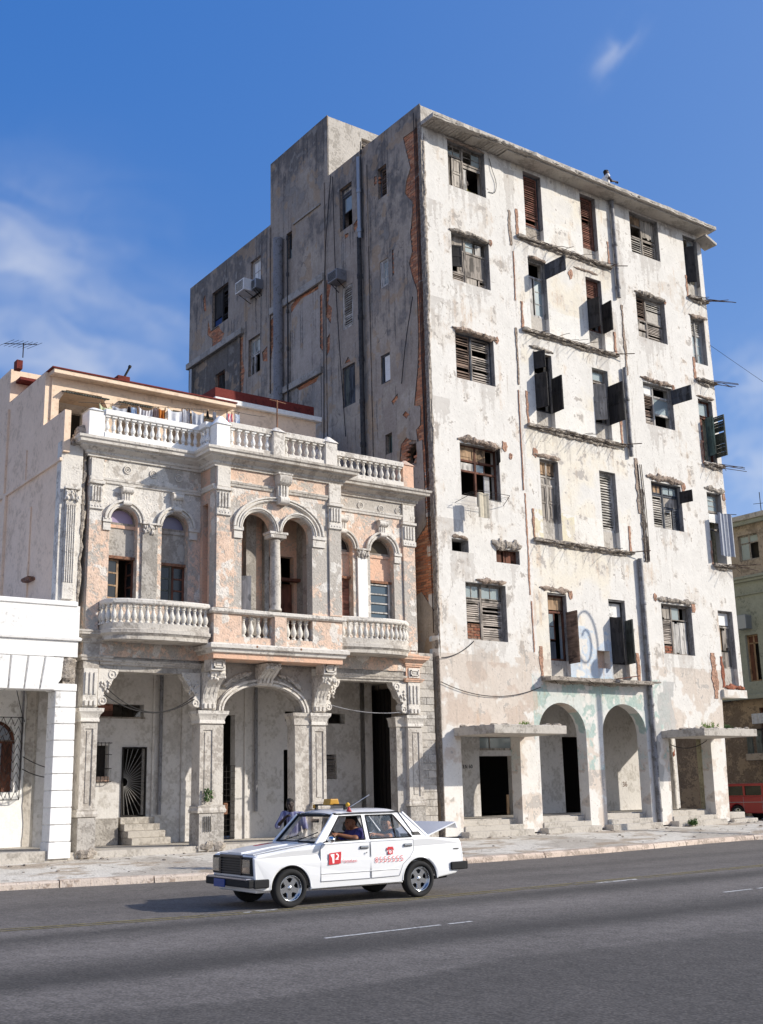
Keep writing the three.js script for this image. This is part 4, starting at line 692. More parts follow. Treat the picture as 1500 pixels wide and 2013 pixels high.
  sw(1, { frame: M.woodWhite, rails: [[0.4, 0, 1]], sash: M.woodWhite, cells: [[0, 1, 0.4, 1, 'gls', M.white, [2, 2]]] });
  sw(2, { frame: M.woodWhite, mull: [0.35], rails: [[0.55, 0, 1]], cells: [[0, 1, 0.58, 1, 'gls', M.pane, [2, 1]]] });
  sw(3, { frame: M.woodBrown, cells: [[0, 0.6, 0, 1, 'brd', M.woodDark]] }); sw(4, { frame: M.steel, fw: 0.04, cells: [[0, 1, 0, 0.5, 'gls', M.pane, [1, 1]]] });
  sw(5, { frame: M.steel, rails: [[0.86, 0, 1], [0.8, 0, 1]], cells: [[0, 1, 0.82, 1, 'blk', M.woodPale], [0.1, 0.9, 0.4, 0.8, 'gls', M.pane, [1, 1]]] });
  sw(6, { frame: M.steel, cells: [[0, 1, 0, 1, 'lou', M.slatDark, 0.1]], lost: 0 });
  sw(7, { frame: M.woodWhite, d: 0.06, mull: [0.3], sash: M.woodWhite, cells: [[0.3, 1, 0, 1, 'gls', M.pane, [2, 3]]], broken: 0 });
  sw(8, { frame: M.woodWhite, fw: 0.05, d: 0.05, cells: [[0, 1, 0, 1, 'lou', M.slatWhite, 0.085]], lost: 0 });
  sw(9, { frame: M.steel, mull: [0.5], d: 0.1, cells: [[0, 0.5, 0, 1, 'brd', M.greyGreen], [0.5, 1, 0, 1, 'brd', M.steel]] });
  sw(10, { frame: M.steel, d: 0.08, cells: [[0.2, 1, 0, 1, 'blk', M.white]] }); sw(11, { frame: M.greyGreen, cells: [[0.2, 1, 0, 1, 'blk', M.teal]] });
  // ledges, vertical ribs, pipes on the side wall
  const lg = (z0, z1, y, h, d, s) => { const m = B(); m.box(20.96 - d, 20.97, y - h / 2, y + h / 2, z0, z1, 0.02); rubble(m, [20.95 - d * 0.4, y, z0], [20.95 - d * 0.4, y + 0.02, z1], h * 0.5, d * 0.5, s, 0.14, 0.8); m.build('ledge', M.concrete, T); };
  { const mkL = (z0, z1, y, h, d) => B().box(20.96 - d, 20.965, y - h / 2, y + h / 2, z0, z1, 0.025).build('ledge', M.render, T); mkL(-16.6, -11.7, 19.76, 0.26, 0.16); mkL(-9.6, -5.8, 19.78, 0.3, 0.1); mkL(-9.6, -6.0, 16.28, 0.26, 0.1); mkL(-7.9, -6.0, 22.76, 0.08, 0.06); }
  B().box(20.9, 20.965, 0.42, 23.4, -9.78, -9.6, 0.02).box(20.92, 20.965, 0.42, 23.5, -5.92, -5.72, 0.02).box(20.93, 20.965, 12, 19.7, -12.2, -12.0, 0.02).box(20.915, 20.965, 0.42, 22.9, -3.2, -3.02, 0.02).build('wall_rib', M.side, T);
  B().bar([20.8, 0.42, -8.78], [20.8, 22.5, -8.78], 0.19, 16).build('flue', M.pipeGrey, T);
  const sp = (z, a, b, r, mat) => { const m = B().bar([20.9 - r, a, z], [20.9 - r, b, z], r, 10); for (let y = a + 0.3; y < b; y += 1.5) m.lathe([[r, -0.07], [r + 0.018, -0.07], [r + 0.018, 0.07], [r, 0.07]], 20.9 - r, y, z, 10); m.build('drain_pipe', mat, T); };
  sp(-3.36, 20.2, 23.3, 0.075, M.sheetMetal); sp(-3.4, 0.5, 20.25, 0.085, M.pipeDark); sp(-8.2, 13, 22.4, 0.035, M.pipeDark); sp(-3.28, 20.2, 23.9, 0.02, M.pipeDark); sp(-16.1, 16.5, 19.5, 0.07, M.sheetMetal);
  // ---- arcade floor, steps, porch walls
  const pz = -3.0;
  B().box(21.4, 33.3, 0.5, 0.85, -3.2, -0.42).build('porch_floor', M.concrete, T);
  for (const [a, b] of [[21.66, 23.95], [24.74, 26.78], [27.52, 29.6], [30.6, 32.85]]) for (let i = 0; i < 3; i++) { const e = (i === 0 ? 0.12 : -0.004); B().box(a + e * -1 + (i ? 0.003 : 0), b - e * -1 - (i ? 0.003 : 0), 0.3, 0.53 + i * 0.145, -0.43 - 0.0, 0.34 - i * 0.3, 0.015).build('step', M.concrete, T); }
  B().box(33.56, 34.9, 0.2, 0.5, -1.6, 0.15, 0.03).box(33.56, 34.4, 0.5, 0.72, -1.6, 0.0, 0.03).build('end_steps', M.concrete, T);
  const doors = [[24.9, 26.4, 0.85, 2.75], [24.95, 26.4, 2.95, 3.35], [28.7, 30.3, 0.85, 3.4]];
  B().ext(rect(21.36, 33.7, 0.85, 4.78), pz - 0.3, pz, doors.map((d) => rect(...d))).build('porch_wall', M.porch, T);
  
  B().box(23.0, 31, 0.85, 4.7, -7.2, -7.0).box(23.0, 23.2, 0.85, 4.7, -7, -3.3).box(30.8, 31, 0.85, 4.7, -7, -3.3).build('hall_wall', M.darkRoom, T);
  for (const [x, w] of [[34.6, 0.5], [35.6, 0.3]]) B().box(x - 1.5, x - 1.5 + w, 0.85, 4.78, pz - 0.0, pz + 0.18).build('pilaster', M.porch, T);
  B().bar([33.5, 0.5, -2.3], [33.5, 3.95, -2.3], 0.11, 14).build('pipe', M.trim, T); { const q = B(); rubble(q, [33.5, 2.6, -2.3], [33.5, 3.1, -2.3], 0.12, 0.12, 230, 0.08, 0.4); q.build('exposed_core', M.brickRed, T); }
  { const d = part('door', T); B().box(24.95, 26.35, 2.93, 3.0, pz - 0.1, pz + 0.02).box(25.4, 25.44, 3.0, 3.35, pz - 0.1, pz - 0.04).build('frame', M.woodPale, d); B().box(24.97, 25.4, 3.0, 3.33, pz - 0.07, pz - 0.06).box(25.44, 26.38, 3.0, 3.33, pz - 0.07, pz - 0.06).build('pane', M.pane, d); B().box(26.1, 26.2, 0.85, 1.5, pz - 0.12, pz - 0.08).build('door_post', M.woodTan, d); }
  for (const x of [22.35, 23.75]) B().box(x, x + 0.09, 0.85, 2.55, pz, pz + 0.06).build('wall_post', M.pipeDark, T);
  // lettering daubed on the porch wall and the numeral in the far arch
  const daub = (txt, x, y, h, col, z) => {
    const cv = document.createElement('canvas'); cv.width = 256; cv.height = 64; const c = cv.getContext('2d'); c.clearRect(0, 0, 256, 64); c.fillStyle = col; c.font = 'bold 50px sans-serif'; c.textBaseline = 'middle'; c.fillText(txt, 4, 34);
    const t = new THREE.CanvasTexture(cv); t.colorSpace = THREE.SRGBColorSpace; const g = new THREE.PlaneGeometry(h * 4, h); const m = new THREE.Mesh(g, std({ map: t, alphaTest: 0.4, transparent: true })); m.name = 'lettering'; m.position.set(x + h * 2 - 28, y - 0.42, z + 0.004 + 3); T.add(m);
  };
  daub('ETEN 60', 24.0, 2.42, 0.2, '#2c2a30', pz); daub('36', 31.55, 1.75, 0.3, '#7a6a60', pz);
  // flat canopies over the two end doorways, weeds on top
  const canopy = (x0, x1, seed) => {
    const m = B().box(x0, x1, 3.2, 3.44, -0.0, 1.77, 0.015); rubble(m, [x0 + 0.05, 3.43, 1.7], [x1 - 0.05, 3.43, 1.7], 0.03, 0.06, seed, 0.1, 0.9); rubble(m, [x0 + 0.03, 3.43, 0.2], [x0 + 0.03, 3.43, 1.6], 0.03, 0.04, seed + 1, 0.1, 0.9); m.build('canopy', M.concrete, T);
    const q = B(), r2 = rng(seed + 5); for (let i = 0; i < 26; i++) { const x = x0 + r2() * (x1 - x0), z = 0.2 + r2() * 1.5, s = 0.03 + r2() * 0.07; const g = new THREE.IcosahedronGeometry(s, 0); g.scale(1.6, 0.6, 1); g.translate(x, 3.45 + s * 0.3, z); q.add(g); } q.build('rubble_heap', M.rubbleGrey, T, { kind: 'stuff' });
  };
  canopy(21.4, 24.2, 210); canopy(30.36, 33.1, 220);
}
// weeds that have taken root on the canopies and at the wall foot
function weeds(label, x, y, z, n, h, w, seed, group) {
  const r = rng(seed), st = B(), lf = B(), o = thing('weed', label, 'weed', [x, y, z], group);
  for (let i = 0; i < n; i++) {
    const a = r() * 6.28, R1 = r() * w, bx = x + Math.cos(a) * R1, bz = z + Math.sin(a) * R1 * 0.6, t = h * (0.4 + 0.6 * r()), lx = (r() - 0.5) * t * 0.9, lz = (r() - 0.5) * t * 0.9;
    st.tube([[bx, y, bz], [bx + lx * 0.3, y + t * 0.6, bz + lz * 0.3], [bx + lx, y + t, bz + lz]], 0.004, 4, 3);
    for (let k = 0; k < 7; k++) { const f = 0.25 + 0.75 * r(), g = new THREE.ConeGeometry(0.012 + r() * 0.012, 0.07 + r() * 0.08, 3, 1); g.scale(1, 1, 0.25); g.rotateZ((r() - 0.5) * 2.4); g.rotateY(r() * 6.28); g.translate(bx + lx * f * f, y + t * f, bz + lz * f * f); lf.add(g); }
  }
  st.build('stem', M.leafPale, o); lf.build('foliage', r() < 0.5 ? M.leaf : M.leafPale, o);
}
weeds('green tuft of weeds on the left canopy by the arch', 23.75, 3.45, 0.5, 16, 0.2, 0.3, 300);
weeds('tall grassy weeds on the right canopy at the street corner', 32.5, 3.45, 0.3, 26, 0.32, 0.35, 301);
weeds('dry reddish weeds on the right canopy near its front edge', 31.9, 3.45, 1.5, 12, 0.16, 0.22, 302);
weeds('small leafy weed at the foot of the steps below the right canopy', 31.0, 0.4, 0.45, 30, 0.2, 0.25, 303);
// air conditioners on the side wall
function acUnit(label, z0, z1, y0, y1, d, mat) {
  const o = thing('air_conditioner', label, 'air conditioner', [20.96, y0, (z0 + z1) / 2]), b = B().box(20.96 - d, 20.98, y0, y1, z0, z1, 0.02); b.build('casing', mat, o);
  const g = B(); for (let y = y0 + 0.06; y < y1 - 0.05; y += 0.05) g.box(20.95 - d, 20.958 - d, y, y + 0.02, z0 + 0.06, z1 - 0.06); g.build('grille', M.black, o);
  B().bar([20.96, y0 - 0.25, z0 + 0.1], [20.96 - d * 0.8, y0, z0 + 0.1], 0.015).bar([20.96, y0 - 0.25, z1 - 0.1], [20.96 - d * 0.8, y0, z1 - 0.1], 0.015).build('bracket', M.iron, o);
}
acUnit('dark boxy air conditioner sticking out of the side wall above the white louvred window', -5.0, -4.4, 19.06, 19.46, 0.42, M.pipeGrey);
acUnit('white air conditioner under the upper window at the far end of the side wall', -11.3, -10.6, 21.0, 21.5, 0.65, M.white);
acUnit('grey-blue air conditioner beside the white one on the side wall', -10.55, -10.2, 21.0, 21.4, 0.35, M.sheetMetal);
// loose wires down the side wall
[[[-5.19, 23.5], [-5.61, 20.3], [-5.9, 13.2], 'black wire hanging the full height of the side wall by the brick strip'], [[-5.07, 23.4], [-4.91, 18.7], [-4.54, 13.4], 'thin wire hanging past the white louvred window'], [[-0.6, 17.0], [-1.0, 15.6], [-1.34, 14.3], 'short slanting wire on the side wall near the corner'], [[-0.25, 23.4], [-0.22, 16], [-0.2, 9.0], 'cable running down the bare corner of the tall block']].forEach(([a, b, c, l]) => cable('wall_cable', [[20.88, a[1], a[0]], [20.86, b[1], b[0]], [20.9, c[1], c[0]]], 0.018, l));
cable('wall_cable', sag([21.0, 5.45, 0.06], [22.3, 6.0, 0.02], 0.12), 0.014, 'wire slung from the corner to the sill of the brick-patched window');
cable('wall_cable', sag([20.95, 4.75, 0.05], [24.9, 4.72, 0.05], 0.35, 12), 0.012, 'wire drooping across the stained wall above the left canopy');
cable('wall_cable', sag([30.9, 3.0, -0.1], [32.8, 3.15, -0.1], 0.18), 0.014, 'wire drooping under the right canopy');
cable('wall_cable', [[23.9, 22.6, 0.02], [23.98, 22.2, 0.05], [24.15, 21.7, 0.04], [24.05, 21.35, 0.03], [23.8, 21.3, 0.02]], 0.012, 'looped wire beside the top-left window of the white front');
cable('overhead_wire', sag([34.95, 18.2, 0.02], [48, 7.0, 9], 0.4), 0.009, 'thin wire slanting down from the right corner of the tall block against the sky');
// ------------------------------------------------------------------ the colonial house with the projecting bay
const balGeo = (() => { const m = B().lathe([[0.001, 0], [0.5, 0], [0.5, 0.09], [0.36, 0.1], [0.3, 0.15], [0.42, 0.2], [0.56, 0.3], [0.6, 0.38], [0.5, 0.5], [0.34, 0.62], [0.26, 0.74], [0.27, 0.79], [0.42, 0.82], [0.42, 0.86], [0.3, 0.88], [0.46, 0.93], [0.46, 1], [0.001, 1]].map(([r, h]) => [r * 0.3, h]), 0, 0, 0, 14); const g = m.geo(true); return toCreasedNormals(mergeVertices(g), 0.7); })();
const balR = rng(71);
function baluster(parent, x, y, z, h, mat) {
  const o = new THREE.Mesh(balGeo, mat); o.name = 'baluster'; o.castShadow = o.receiveShadow = true;
  const P = V(); for (let p = parent; p && p !== scene; p = p.parent) P.add(p.position);
  o.position.set(x - P.x, y - P.y, z - P.z); o.scale.set(h * 0.86, h, h * 0.86); o.rotation.y = balR() * 6; o.rotation.z = (balR() - 0.5) * 0.02; parent.add(o); return o;
}
function alongPath(path, n, a = 0, b = 1) { const c = new THREE.CurvePath(); for (let i = 0; i < path.length - 1; i++) c.add(new THREE.LineCurve(new THREE.Vector2(...path[i]), new THREE.Vector2(...path[i + 1]))); const L = c.getLength(), o = []; for (let i = 0; i < n; i++) { const t = a + (b - a) * (n > 1 ? i / (n - 1) : 0.5), p = c.getPoint(t); o.push([p.x, p.y]); } return o; }
const ring = (cx, cy, r0, r1, a0, a1, k = 1) => [...arcPts(cx, cy, r1, a0, a1, 24, r1 * k), ...arcPts(cx, cy, r0, a1, a0, 24, r0 * k)];
const archHole = (x0, x1, y0, ys) => [[x0, y0], [x1, y0], ...arcPts((x0 + x1) / 2, ys, (x1 - x0) / 2, 0, Math.PI, 18)];
const house = thing('colonial_house', 'two-storey colonial house with arcade, projecting arched bay, balustrades and peeling apricot paint', 'house', [15, 0.45, -3]);
{
  const H = house, PI = Math.PI;
  // upper walls
  B().ext(rect(10.16, 13.2, 5.0, 10.35), -0.35, 0, [archHole(10.73, 11.47, 6.36, 8.35), archHole(12.12, 12.86, 6.36, 8.35)]).build('upper_wall', M.house, H, { label: 'left wing wall with two arched doorways' });
  B().ext(rect(17.03, 20.17, 5.0, 10.35), -0.35, 0, [archHole(17.22, 17.97, 6.36, 8.37), archHole(18.56, 19.4, 6.36, 8.37)]).build('upper_wall', M.house, H, { label: 'right wing wall with two arched doorways' });
  const dbl = [[13.97, 6.2], [16.1, 6.2], [16.1, 8.35], ...arcPts(15.63, 8.35, 0.47, 0, PI, 18), [15.16, 8.35], [14.92, 8.35], ...arcPts(14.445, 8.35, 0.475, 0, PI, 18)];
  B().ext(rect(13.2, 17.03, 5.2, 10.35), 0.52, 0.8, [dbl, rect(13.98, 14.87, 5.56, 6.1), rect(15.28, 16.1, 5.56, 6.1)]).build('bay_wall', M.house, H, { label: 'front of the projecting bay with twin arches' });
  for (const x of [13.2, 16.75]) B().extX(rect(0.0, 0.52, 5.2, 10.35), x, x + 0.28, [rect(0.12, 0.42, 6.3, 9.0)]).build('bay_side_wall', M.peach, H);
  B().ext(rect(13.2, 17.03, 5.3, 10.3), -0.5, -0.3, [rect(13.75, 14.6, 5.35, 8.0), rect(15.35, 16.2, 5.35, 8.0)]).box(13.2, 17.03, 5.2, 5.34, -0.3, 0.52).box(13.48, 16.75, 9.3, 9.4, -0.3, 0.52).build('loggia_wall', M.peach, H);
  { for (const [a, b, z] of [[14.62, 14.92, -0.12], [15.2, 15.33, -0.15], [16.3, 16.5, 0]]) B().box(a, b, 5.34, 9.3, -0.3, z).build('loggia_pilaster', M.render, H); B().box(15.33, 16.3, 7.3, 7.38, -0.3, -0.1).box(13.75, 14.6, 7.25, 7.32, -0.36, -0.28).build('timber_rail', M.woodBrown, H); }
  B().rot((m) => { m.box(14.05, 14.62, 5.36, 7.25, -0.02, 0.02); for (const y of [5.5, 6.35]) m.box(14.12, 14.55, y, y + 0.72, 0.02, 0.032, 0.006); }, [0, 1, 0], -0.5, [14.05, 6, 0]).build('door_leaf', M.woodWhite, H, { label: 'white door leaf standing open inside the loggia' });
  B().box(15.4, 15.78, 5.36, 7.25, -0.42, -0.38).box(15.82, 16.18, 5.36, 7.25, -0.42, -0.38).build('door_leaf', M.woodBrown, H);
  // round column between the twin arches, its cap and pedestal
  B().lathe([[0.001, 6.28], [0.17, 6.28], [0.17, 6.34], [0.14, 6.4], [0.148, 6.5], [0.15, 7.2], [0.13, 8.1], [0.14, 8.12], [0.15, 8.16], [0.13, 8.2], [0.001, 8.2]], 15.04, 0, 0.66, 20).build('column', M.trimGrey, H);
  B().box(14.8, 15.28, 8.2, 8.36, 0.5, 0.86, 0.02).box(14.76, 15.32, 8.3, 8.37, 0.49, 0.88, 0.015).build('column_cap', M.trim, H);
  B().box(14.9, 15.26, 5.3, 6.12, 0.5, 0.88, 0.015).build('pedestal', M.house, H);
  // bay rail, base moulding and the little balusters set in its parapet
  const bayP = [[13.2, 0], [13.2, 0.8], [17.03, 0.8], [17.03, 0]];
  B().sweep(bayP, [[-0.3, 0], [0.05, 0], [0.09, 0.04], [0.09, 0.12], [-0.3, 0.13]], 6.12).build('bay_rail', M.trim, H);
  B().sweep(bayP, [[0, 0], [0.06, 0.02], [0.08, 0.09], [0.14, 0.12], [0.15, 0.2], [0.1, 0.24], [0, 0.26]], 5.13).build('bay_base_moulding', M.trim, H);
  B().box(13.2, 17.03, 5.0, 5.2, -0.0, 0.8).build('bay_floor', M.peach, H);
  for (const [a, b] of [[14.1, 14.75], [15.4, 15.98]]) for (let i = 0; i < 4; i++) baluster(H, a + (b - a) * i / 3, 5.56, 0.66, 0.54, M.baluster);
  for (const x of [14.35, 15.65]) B().bar([x, 5.33, 0.75], [x, 5.31, 0.95], 0.03, 8).build('drain_spout', M.rust, H);
  // great cornice and the string course under the frieze, mitred round the bay
  const prof = [[0, 0], [0.05, 0], [0.06, 0.05], [0.1, 0.07], [0.11, 0.13], [0.2, 0.19], [0.25, 0.21], [0.26, 0.25], [0.36, 0.27], [0.37, 0.33], [0.41, 0.36], [0.42, 0.42], [0, 0.43]];
  const corn = (path, mat) => B().sweep(path, prof, 9.9).build('cornice', mat, H);
  corn([[10.14, -0.4], [10.14, 0], [13.2, 0], [13.2, 0.8], [13.6, 0.8]], M.trim); corn([[13.6, 0.8], [17.03, 0.8], [17.03, 0.0], [20.17, 0.0], [20.17, -0.4]], M.trimGrey);
  const str = [[0, 0], [0.04, 0.01], [0.05, 0.06], [0.07, 0.08], [0.08, 0.13], [0, 0.14]];
  B().sweep([[10.16, 0], [13.2, 0]], str, 9.26).build('string_course', M.trim, H); B().sweep([[17.03, 0], [20.17, 0]], str, 9.42).build('string_course', M.trim, H);
  for (const [a, b] of [[13.62, 14.9], [15.36, 16.6]]) B().sweep([[a, 0.8], [b, 0.8]], str, 9.42).build('string_course', M.trimGrey, H);
  B().sweep([[13.2, 0], [13.2, 0.8]], str, 9.3).build('string_course', M.trim, H);
  for (const [x, y] of [[10.45, 9.68], [11.15, 9.68], [11.85, 9.67], [12.55, 9.67], [18.26, 9.67], [18.98, 9.67], [19.6, 9.67]]) { const m = B(), g = new THREE.TorusGeometry(0.09, 0.022, 6, 20); g.translate(x, y, 0.01); m.add(g); const g2 = new THREE.TorusGeometry(0.045, 0.015, 6, 14); g2.translate(x, y, 0.012); m.add(g2); const s = new THREE.SphereGeometry(0.02, 8, 6); s.translate(x, y, 0.015); m.add(s); m.build('rosette', M.trim, H); }
  // arch mouldings, imposts, keystones
  const archiv = (cx, cy, r, z, mat, k = 1, w = 0.15) => { const m = B().ext(ring(cx, cy, r, r + w, 0, PI, k), z, z + 0.05).ext(ring(cx, cy, r + 0.03, r + w * 0.45, 0.0, PI, k), z + 0.05, z + 0.08).ext(ring(cx, cy, r + w * 0.72, r + w + 0.02, 0.0, PI, k), z + 0.05, z + 0.1, [], 0.01); m.build('archivolt', mat, H); };
  archiv(11.1, 8.35, 0.37, 0, M.trim); archiv(12.49, 8.35, 0.37, 0, M.trim); archiv(17.595, 8.37, 0.375, 0, M.trimGrey); archiv(18.98, 8.37, 0.42, 0, M.trim);
  archiv(14.445, 8.36, 0.475, 0.8, M.trim, 1, 0.09); archiv(15.63, 8.36, 0.47, 0.8, M.trim, 1, 0.09); archiv(15.07, 8.38, 1.2, 0.8, M.trim, 0.66, 0.16);
  const key = (cx, y0, y1, w, z, d, mat = M.trim) => {
    const m = B(), h = y1 - y0; m.ext([[cx - w * 0.36, y0], [cx + w * 0.36, y0], [cx + w * 0.5, y1], [cx - w * 0.5, y1]], z, z + d * 0.55, [], 0.01);
    const c = (y, r, ww) => m.bar([cx - ww / 2, y, z + d * 0.55], [cx + ww / 2, y, z + d * 0.55], r, 10); c(y0 + h * 0.12, h * 0.13, w * 0.72); c(y1 - h * 0.2, h * 0.19, w * 0.96);
    m.box(cx - w * 0.6, cx + w * 0.6, y1 - h * 0.06, y1, z, z + d, 0.01); for (const f of [-0.22, 0, 0.22]) m.box(cx + f * w - w * 0.06, cx + f * w + w * 0.06, y0 + h * 0.2, y1 - h * 0.3, z + d * 0.5, z + d * 0.68, 0.01); m.build('keystone', mat, H);
  };
  key(11.13, 8.74, 9.24, 0.3, 0, 0.16); key(12.5, 8.74, 9.24, 0.3, 0, 0.16); key(17.6, 8.76, 9.3, 0.28, 0, 0.15); key(18.98, 8.8, 9.3, 0.3, 0, 0.16); key(15.13, 9.1, 9.93, 0.38, 0.8, 0.28);
  const imp = (x0, x1, y, z, h = 0.1) => B().box(x0, x1, y, y + h, z, z + 0.08, 0.012).box(x0 + 0.02, x1 - 0.02, y - 0.2, y, z, z + 0.045, 0.01).build('impost', M.trim, H);
  imp(10.52, 10.76, 8.28, 0); imp(12.84, 13.12, 8.28, 0); imp(13.7, 13.99, 8.28, 0.8); imp(16.08, 16.52, 8.28, 0.8); imp(19.38, 19.66, 8.3, 0);
  // paired pilasters with leafy capitals between the wing arches
  const leafCap = (x0, x1, y0, y1, z) => { const m = B(), r = rng(Math.round(x0 * 50)); m.box(x0, x1, y0, y1, z, z + 0.05).box(x0 - 0.04, x1 + 0.04, y1 - 0.05, y1, z, z + 0.12, 0.01); for (let i = 0; i < 26; i++) { const g = new THREE.SphereGeometry(0.03 + r() * 0.02, 6, 5); g.scale(0.8, 1.3, 0.9); g.translate(x0 + (x1 - x0) * r(), y0 + (y1 - y0 - 0.06) * r(), z + 0.05 + 0.03 * r()); m.add(g); } m.build('capital', M.trim, H); };
  B().box(11.58, 12.0, 6.36, 8.12, 0, 0.05, 0.01).build('pilaster', M.render, H); leafCap(11.6, 12.0, 8.12, 8.38, 0.0);
  B().box(18.1, 18.44, 6.36, 8.12, 0, 0.05, 0.01).build('pilaster', M.white, H); leafCap(18.08, 18.46, 8.12, 8.4, 0.0);
  // pilasters with fluted blocks
  const pil = (x0, x1, z, y0, yc0, yc1, yt, mat) => {
    const m = B().box(x0, x1, y0, yc0, z, z + 0.05, 0.008); m.build('pilaster', mat, H);
    const c = B().box(x0 - 0.01, x1 + 0.01, yc0, yc1, z, z + 0.07, 0.008).box(x0 - 0.04, x1 + 0.04, yc1, yc1 + 0.08, z, z + 0.13, 0.01).box(x0 - 0.02, x1 + 0.02, yc0 + 0.02, yc0 + 0.16, z + 0.07, z + 0.1, 0.01); const w = x1 - x0; for (let i = 0; i < 4; i++) c.box(x0 + w * (0.08 + i * 0.23), x0 + w * (0.22 + i * 0.23), yc0 + 0.22, yc1 - 0.05, z + 0.07, z + 0.11, 0.012); for (let i = 0; i < 4; i++) { const g = new THREE.SphereGeometry(0.02, 6, 5); g.translate(x0 + w * (0.15 + i * 0.23), yc0 + 0.09, z + 0.1); c.add(g); } c.build('fluted_block', M.trim, H);
    if (yt) B().box(x0, x1, yc1 + 0.1, yt, z, z + 0.08, 0.01).build('frieze_block', M.trim, H);
  };
  pil(13.22, 13.6, 0.8, 6.26, 8.6, 9.27, 9.9, M.house); pil(16.62, 17.01, 0.8, 6.26, 8.62, 9.27, 9.9, M.house); pil(19.72, 20.15, 0, 5.6, 8.62, 9.27, 9.88, M.house); pil(10.18, 10.5, 0, 5.6, 8.55, 9.2, 9.85, M.house);
  // fillings of the wing arches
  const fill = (x0, x1, ys, opt) => {
    const w = part('window', H), cx = (x0 + x1) / 2, r = (x1 - x0) / 2, z = -0.22;
    B().ext([[x0, ys - 0.02], [x1, ys - 0.02], ...arcPts(cx, ys, r - 0.04, 0, PI, 14)], z - 0.012, z).build('fanlight', opt.fan, w); B().ext(ring(cx, ys, r - 0.045, r + 0.01, 0, PI), z - 0.03, z + 0.03).box(x0, x1, ys - 0.06, ys, z - 0.03, z + 0.04).build('fanlight_frame', M.woodGrey, w);
    B().box(x0, x1, opt.yl, ys - 0.14, z - 0.06, z + 0.02).build('infill_panel', opt.panel, w); B().box(x0, x1, ys - 0.14, ys - 0.06, z - 0.05, z + 0.05).build('lintel', opt.lint ?? M.peach, w); B().box(x0 - 0.02, x1 + 0.02, opt.yl - 0.07, opt.yl, z - 0.05, z + 0.1).build('door_head', M.rust, w);
    return [w, x0, x1, z];
  };
  const glow = std({ color: 0x9a8aa8, roughness: 0.35 }), gl2 = std({ color: 0x6d6a84, roughness: 0.3 });
  const leafDoor = (x0, x1, y0, y1, z, ang, hinge, mat, pm = M.pane, par = H) => { const d = part('door', par), go = (n, f, mm) => B().rot(f, [0, 1, 0], ang * R, [hinge, y0, z]).build(n, mm, d); const e = 0.055; go('frame', (m) => { m.box(x0, x0 + e, y0, y1, z - 0.02, z + 0.02).box(x1 - e, x1, y0, y1, z - 0.02, z + 0.02).box(x0 + e, x1 - e, y0, y0 + 0.1, z - 0.02, z + 0.02); for (let i = 1; i <= 3; i++) m.box(x0 + e, x1 - e, y0 + 0.1 + (y1 - y0 - 0.1) * i / 3 - 0.04, y0 + 0.1 + (y1 - y0 - 0.1) * i / 3, z - 0.02, z + 0.02); }, mat); for (let i = 0; i < 3; i++) go('pane', (m) => m.box(x0 + e, x1 - e, y0 + 0.1 + (y1 - y0 - 0.1) * i / 3, y0 + 0.06 + (y1 - y0 - 0.1) * (i + 1) / 3, z - 0.003, z + 0.003), pm); };
  const dark = std({ color: 0x23262a, roughness: 0.12 });
  fill(10.73, 11.47, 8.35, { fan: glow, panel: M.render, yl: 7.5 }); leafDoor(10.75, 11.1, 6.38, 7.42, -0.2, 12, 10.75, M.woodTan, dark); leafDoor(11.12, 11.46, 6.38, 7.42, -0.2, -82, 11.46, M.woodBrown, dark);
  fill(12.12, 12.86, 8.35, { fan: gl2, panel: M.render, yl: 7.45, lint: M.render }); leafDoor(12.13, 12.49, 6.38, 7.38, -0.2, 0, 12.13, M.greyGreen, dark); leafDoor(12.5, 12.85, 6.38, 7.38, -0.2, 0, 12.85, M.woodBrown, dark);
  fill(17.22, 17.97, 8.37, { fan: dark, panel: M.peach, yl: 7.6 }); B().box(17.24, 17.6, 6.37, 7.53, -0.24, -0.2).box(17.61, 17.95, 6.37, 7.53, -0.24, -0.2).build('door_leaf', M.slatRed, H);
  fill(18.56, 19.4, 8.37, { fan: std({ color: 0x50483c }), panel: M.peach, yl: 7.56 });
  { const w = part('window', H), m = B(); for (let i = 0; i <= 4; i++) m.box(18.58, 19.3, 6.38 + i * 0.265 - 0.02, 6.38 + i * 0.265 + 0.02, -0.2, -0.15); m.box(18.56, 18.6, 6.37, 7.49, -0.2, -0.14).box(19.28, 19.32, 6.37, 7.49, -0.2, -0.14).build('frame', M.woodWhite, w); for (let i = 0; i < 4; i++) B().box(18.6, 19.28, 6.41 + i * 0.265, 6.61 + i * 0.265, -0.19, -0.18).build('pane', std({ color: 0x4a5a66, roughness: 0.12 }), w); B().box(19.32, 19.4, 6.37, 7.49, -0.24, -0.14).build('frame', M.woodGrey, w); }
  // bowed balconies of the wings
  const bow = (path, n) => {
    const b = part('balcony', H); B().sweep(path, [[-0.14, 0], [0.03, 0], [0.05, 0.03], [0.05, 0.1], [0.02, 0.13], [-0.14, 0.14]], 6.2).build('handrail', M.trim, b);
    B().sweep(path, [[-0.16, 0.2], [0.02, 0.2], [0.02, 0.06], [0.07, 0.04], [0.07, -0.04], [0.0, -0.1], [-0.04, -0.2], [-0.16, -0.2]], 5.55).build('plinth', M.trimGrey, b);
    const f = path.map(([x, z]) => [x, -z]).concat([[path.at(-1)[0], 0.0], [path[0][0], 0.0]]), g = new THREE.ExtrudeGeometry(shapeOf(f), { depth: 0.2, bevelEnabled: false }); g.rotateX(-PI / 2); g.translate(0, 5.36, 0); B().add(g).build('slab', M.trimGrey, b);
    for (const [x, z] of alongPath(path.map(([x, z]) => [x, z - 0.05]), n, 0.03, 0.97)) baluster(b, x, 5.73, z, 0.48, M.baluster);
  };
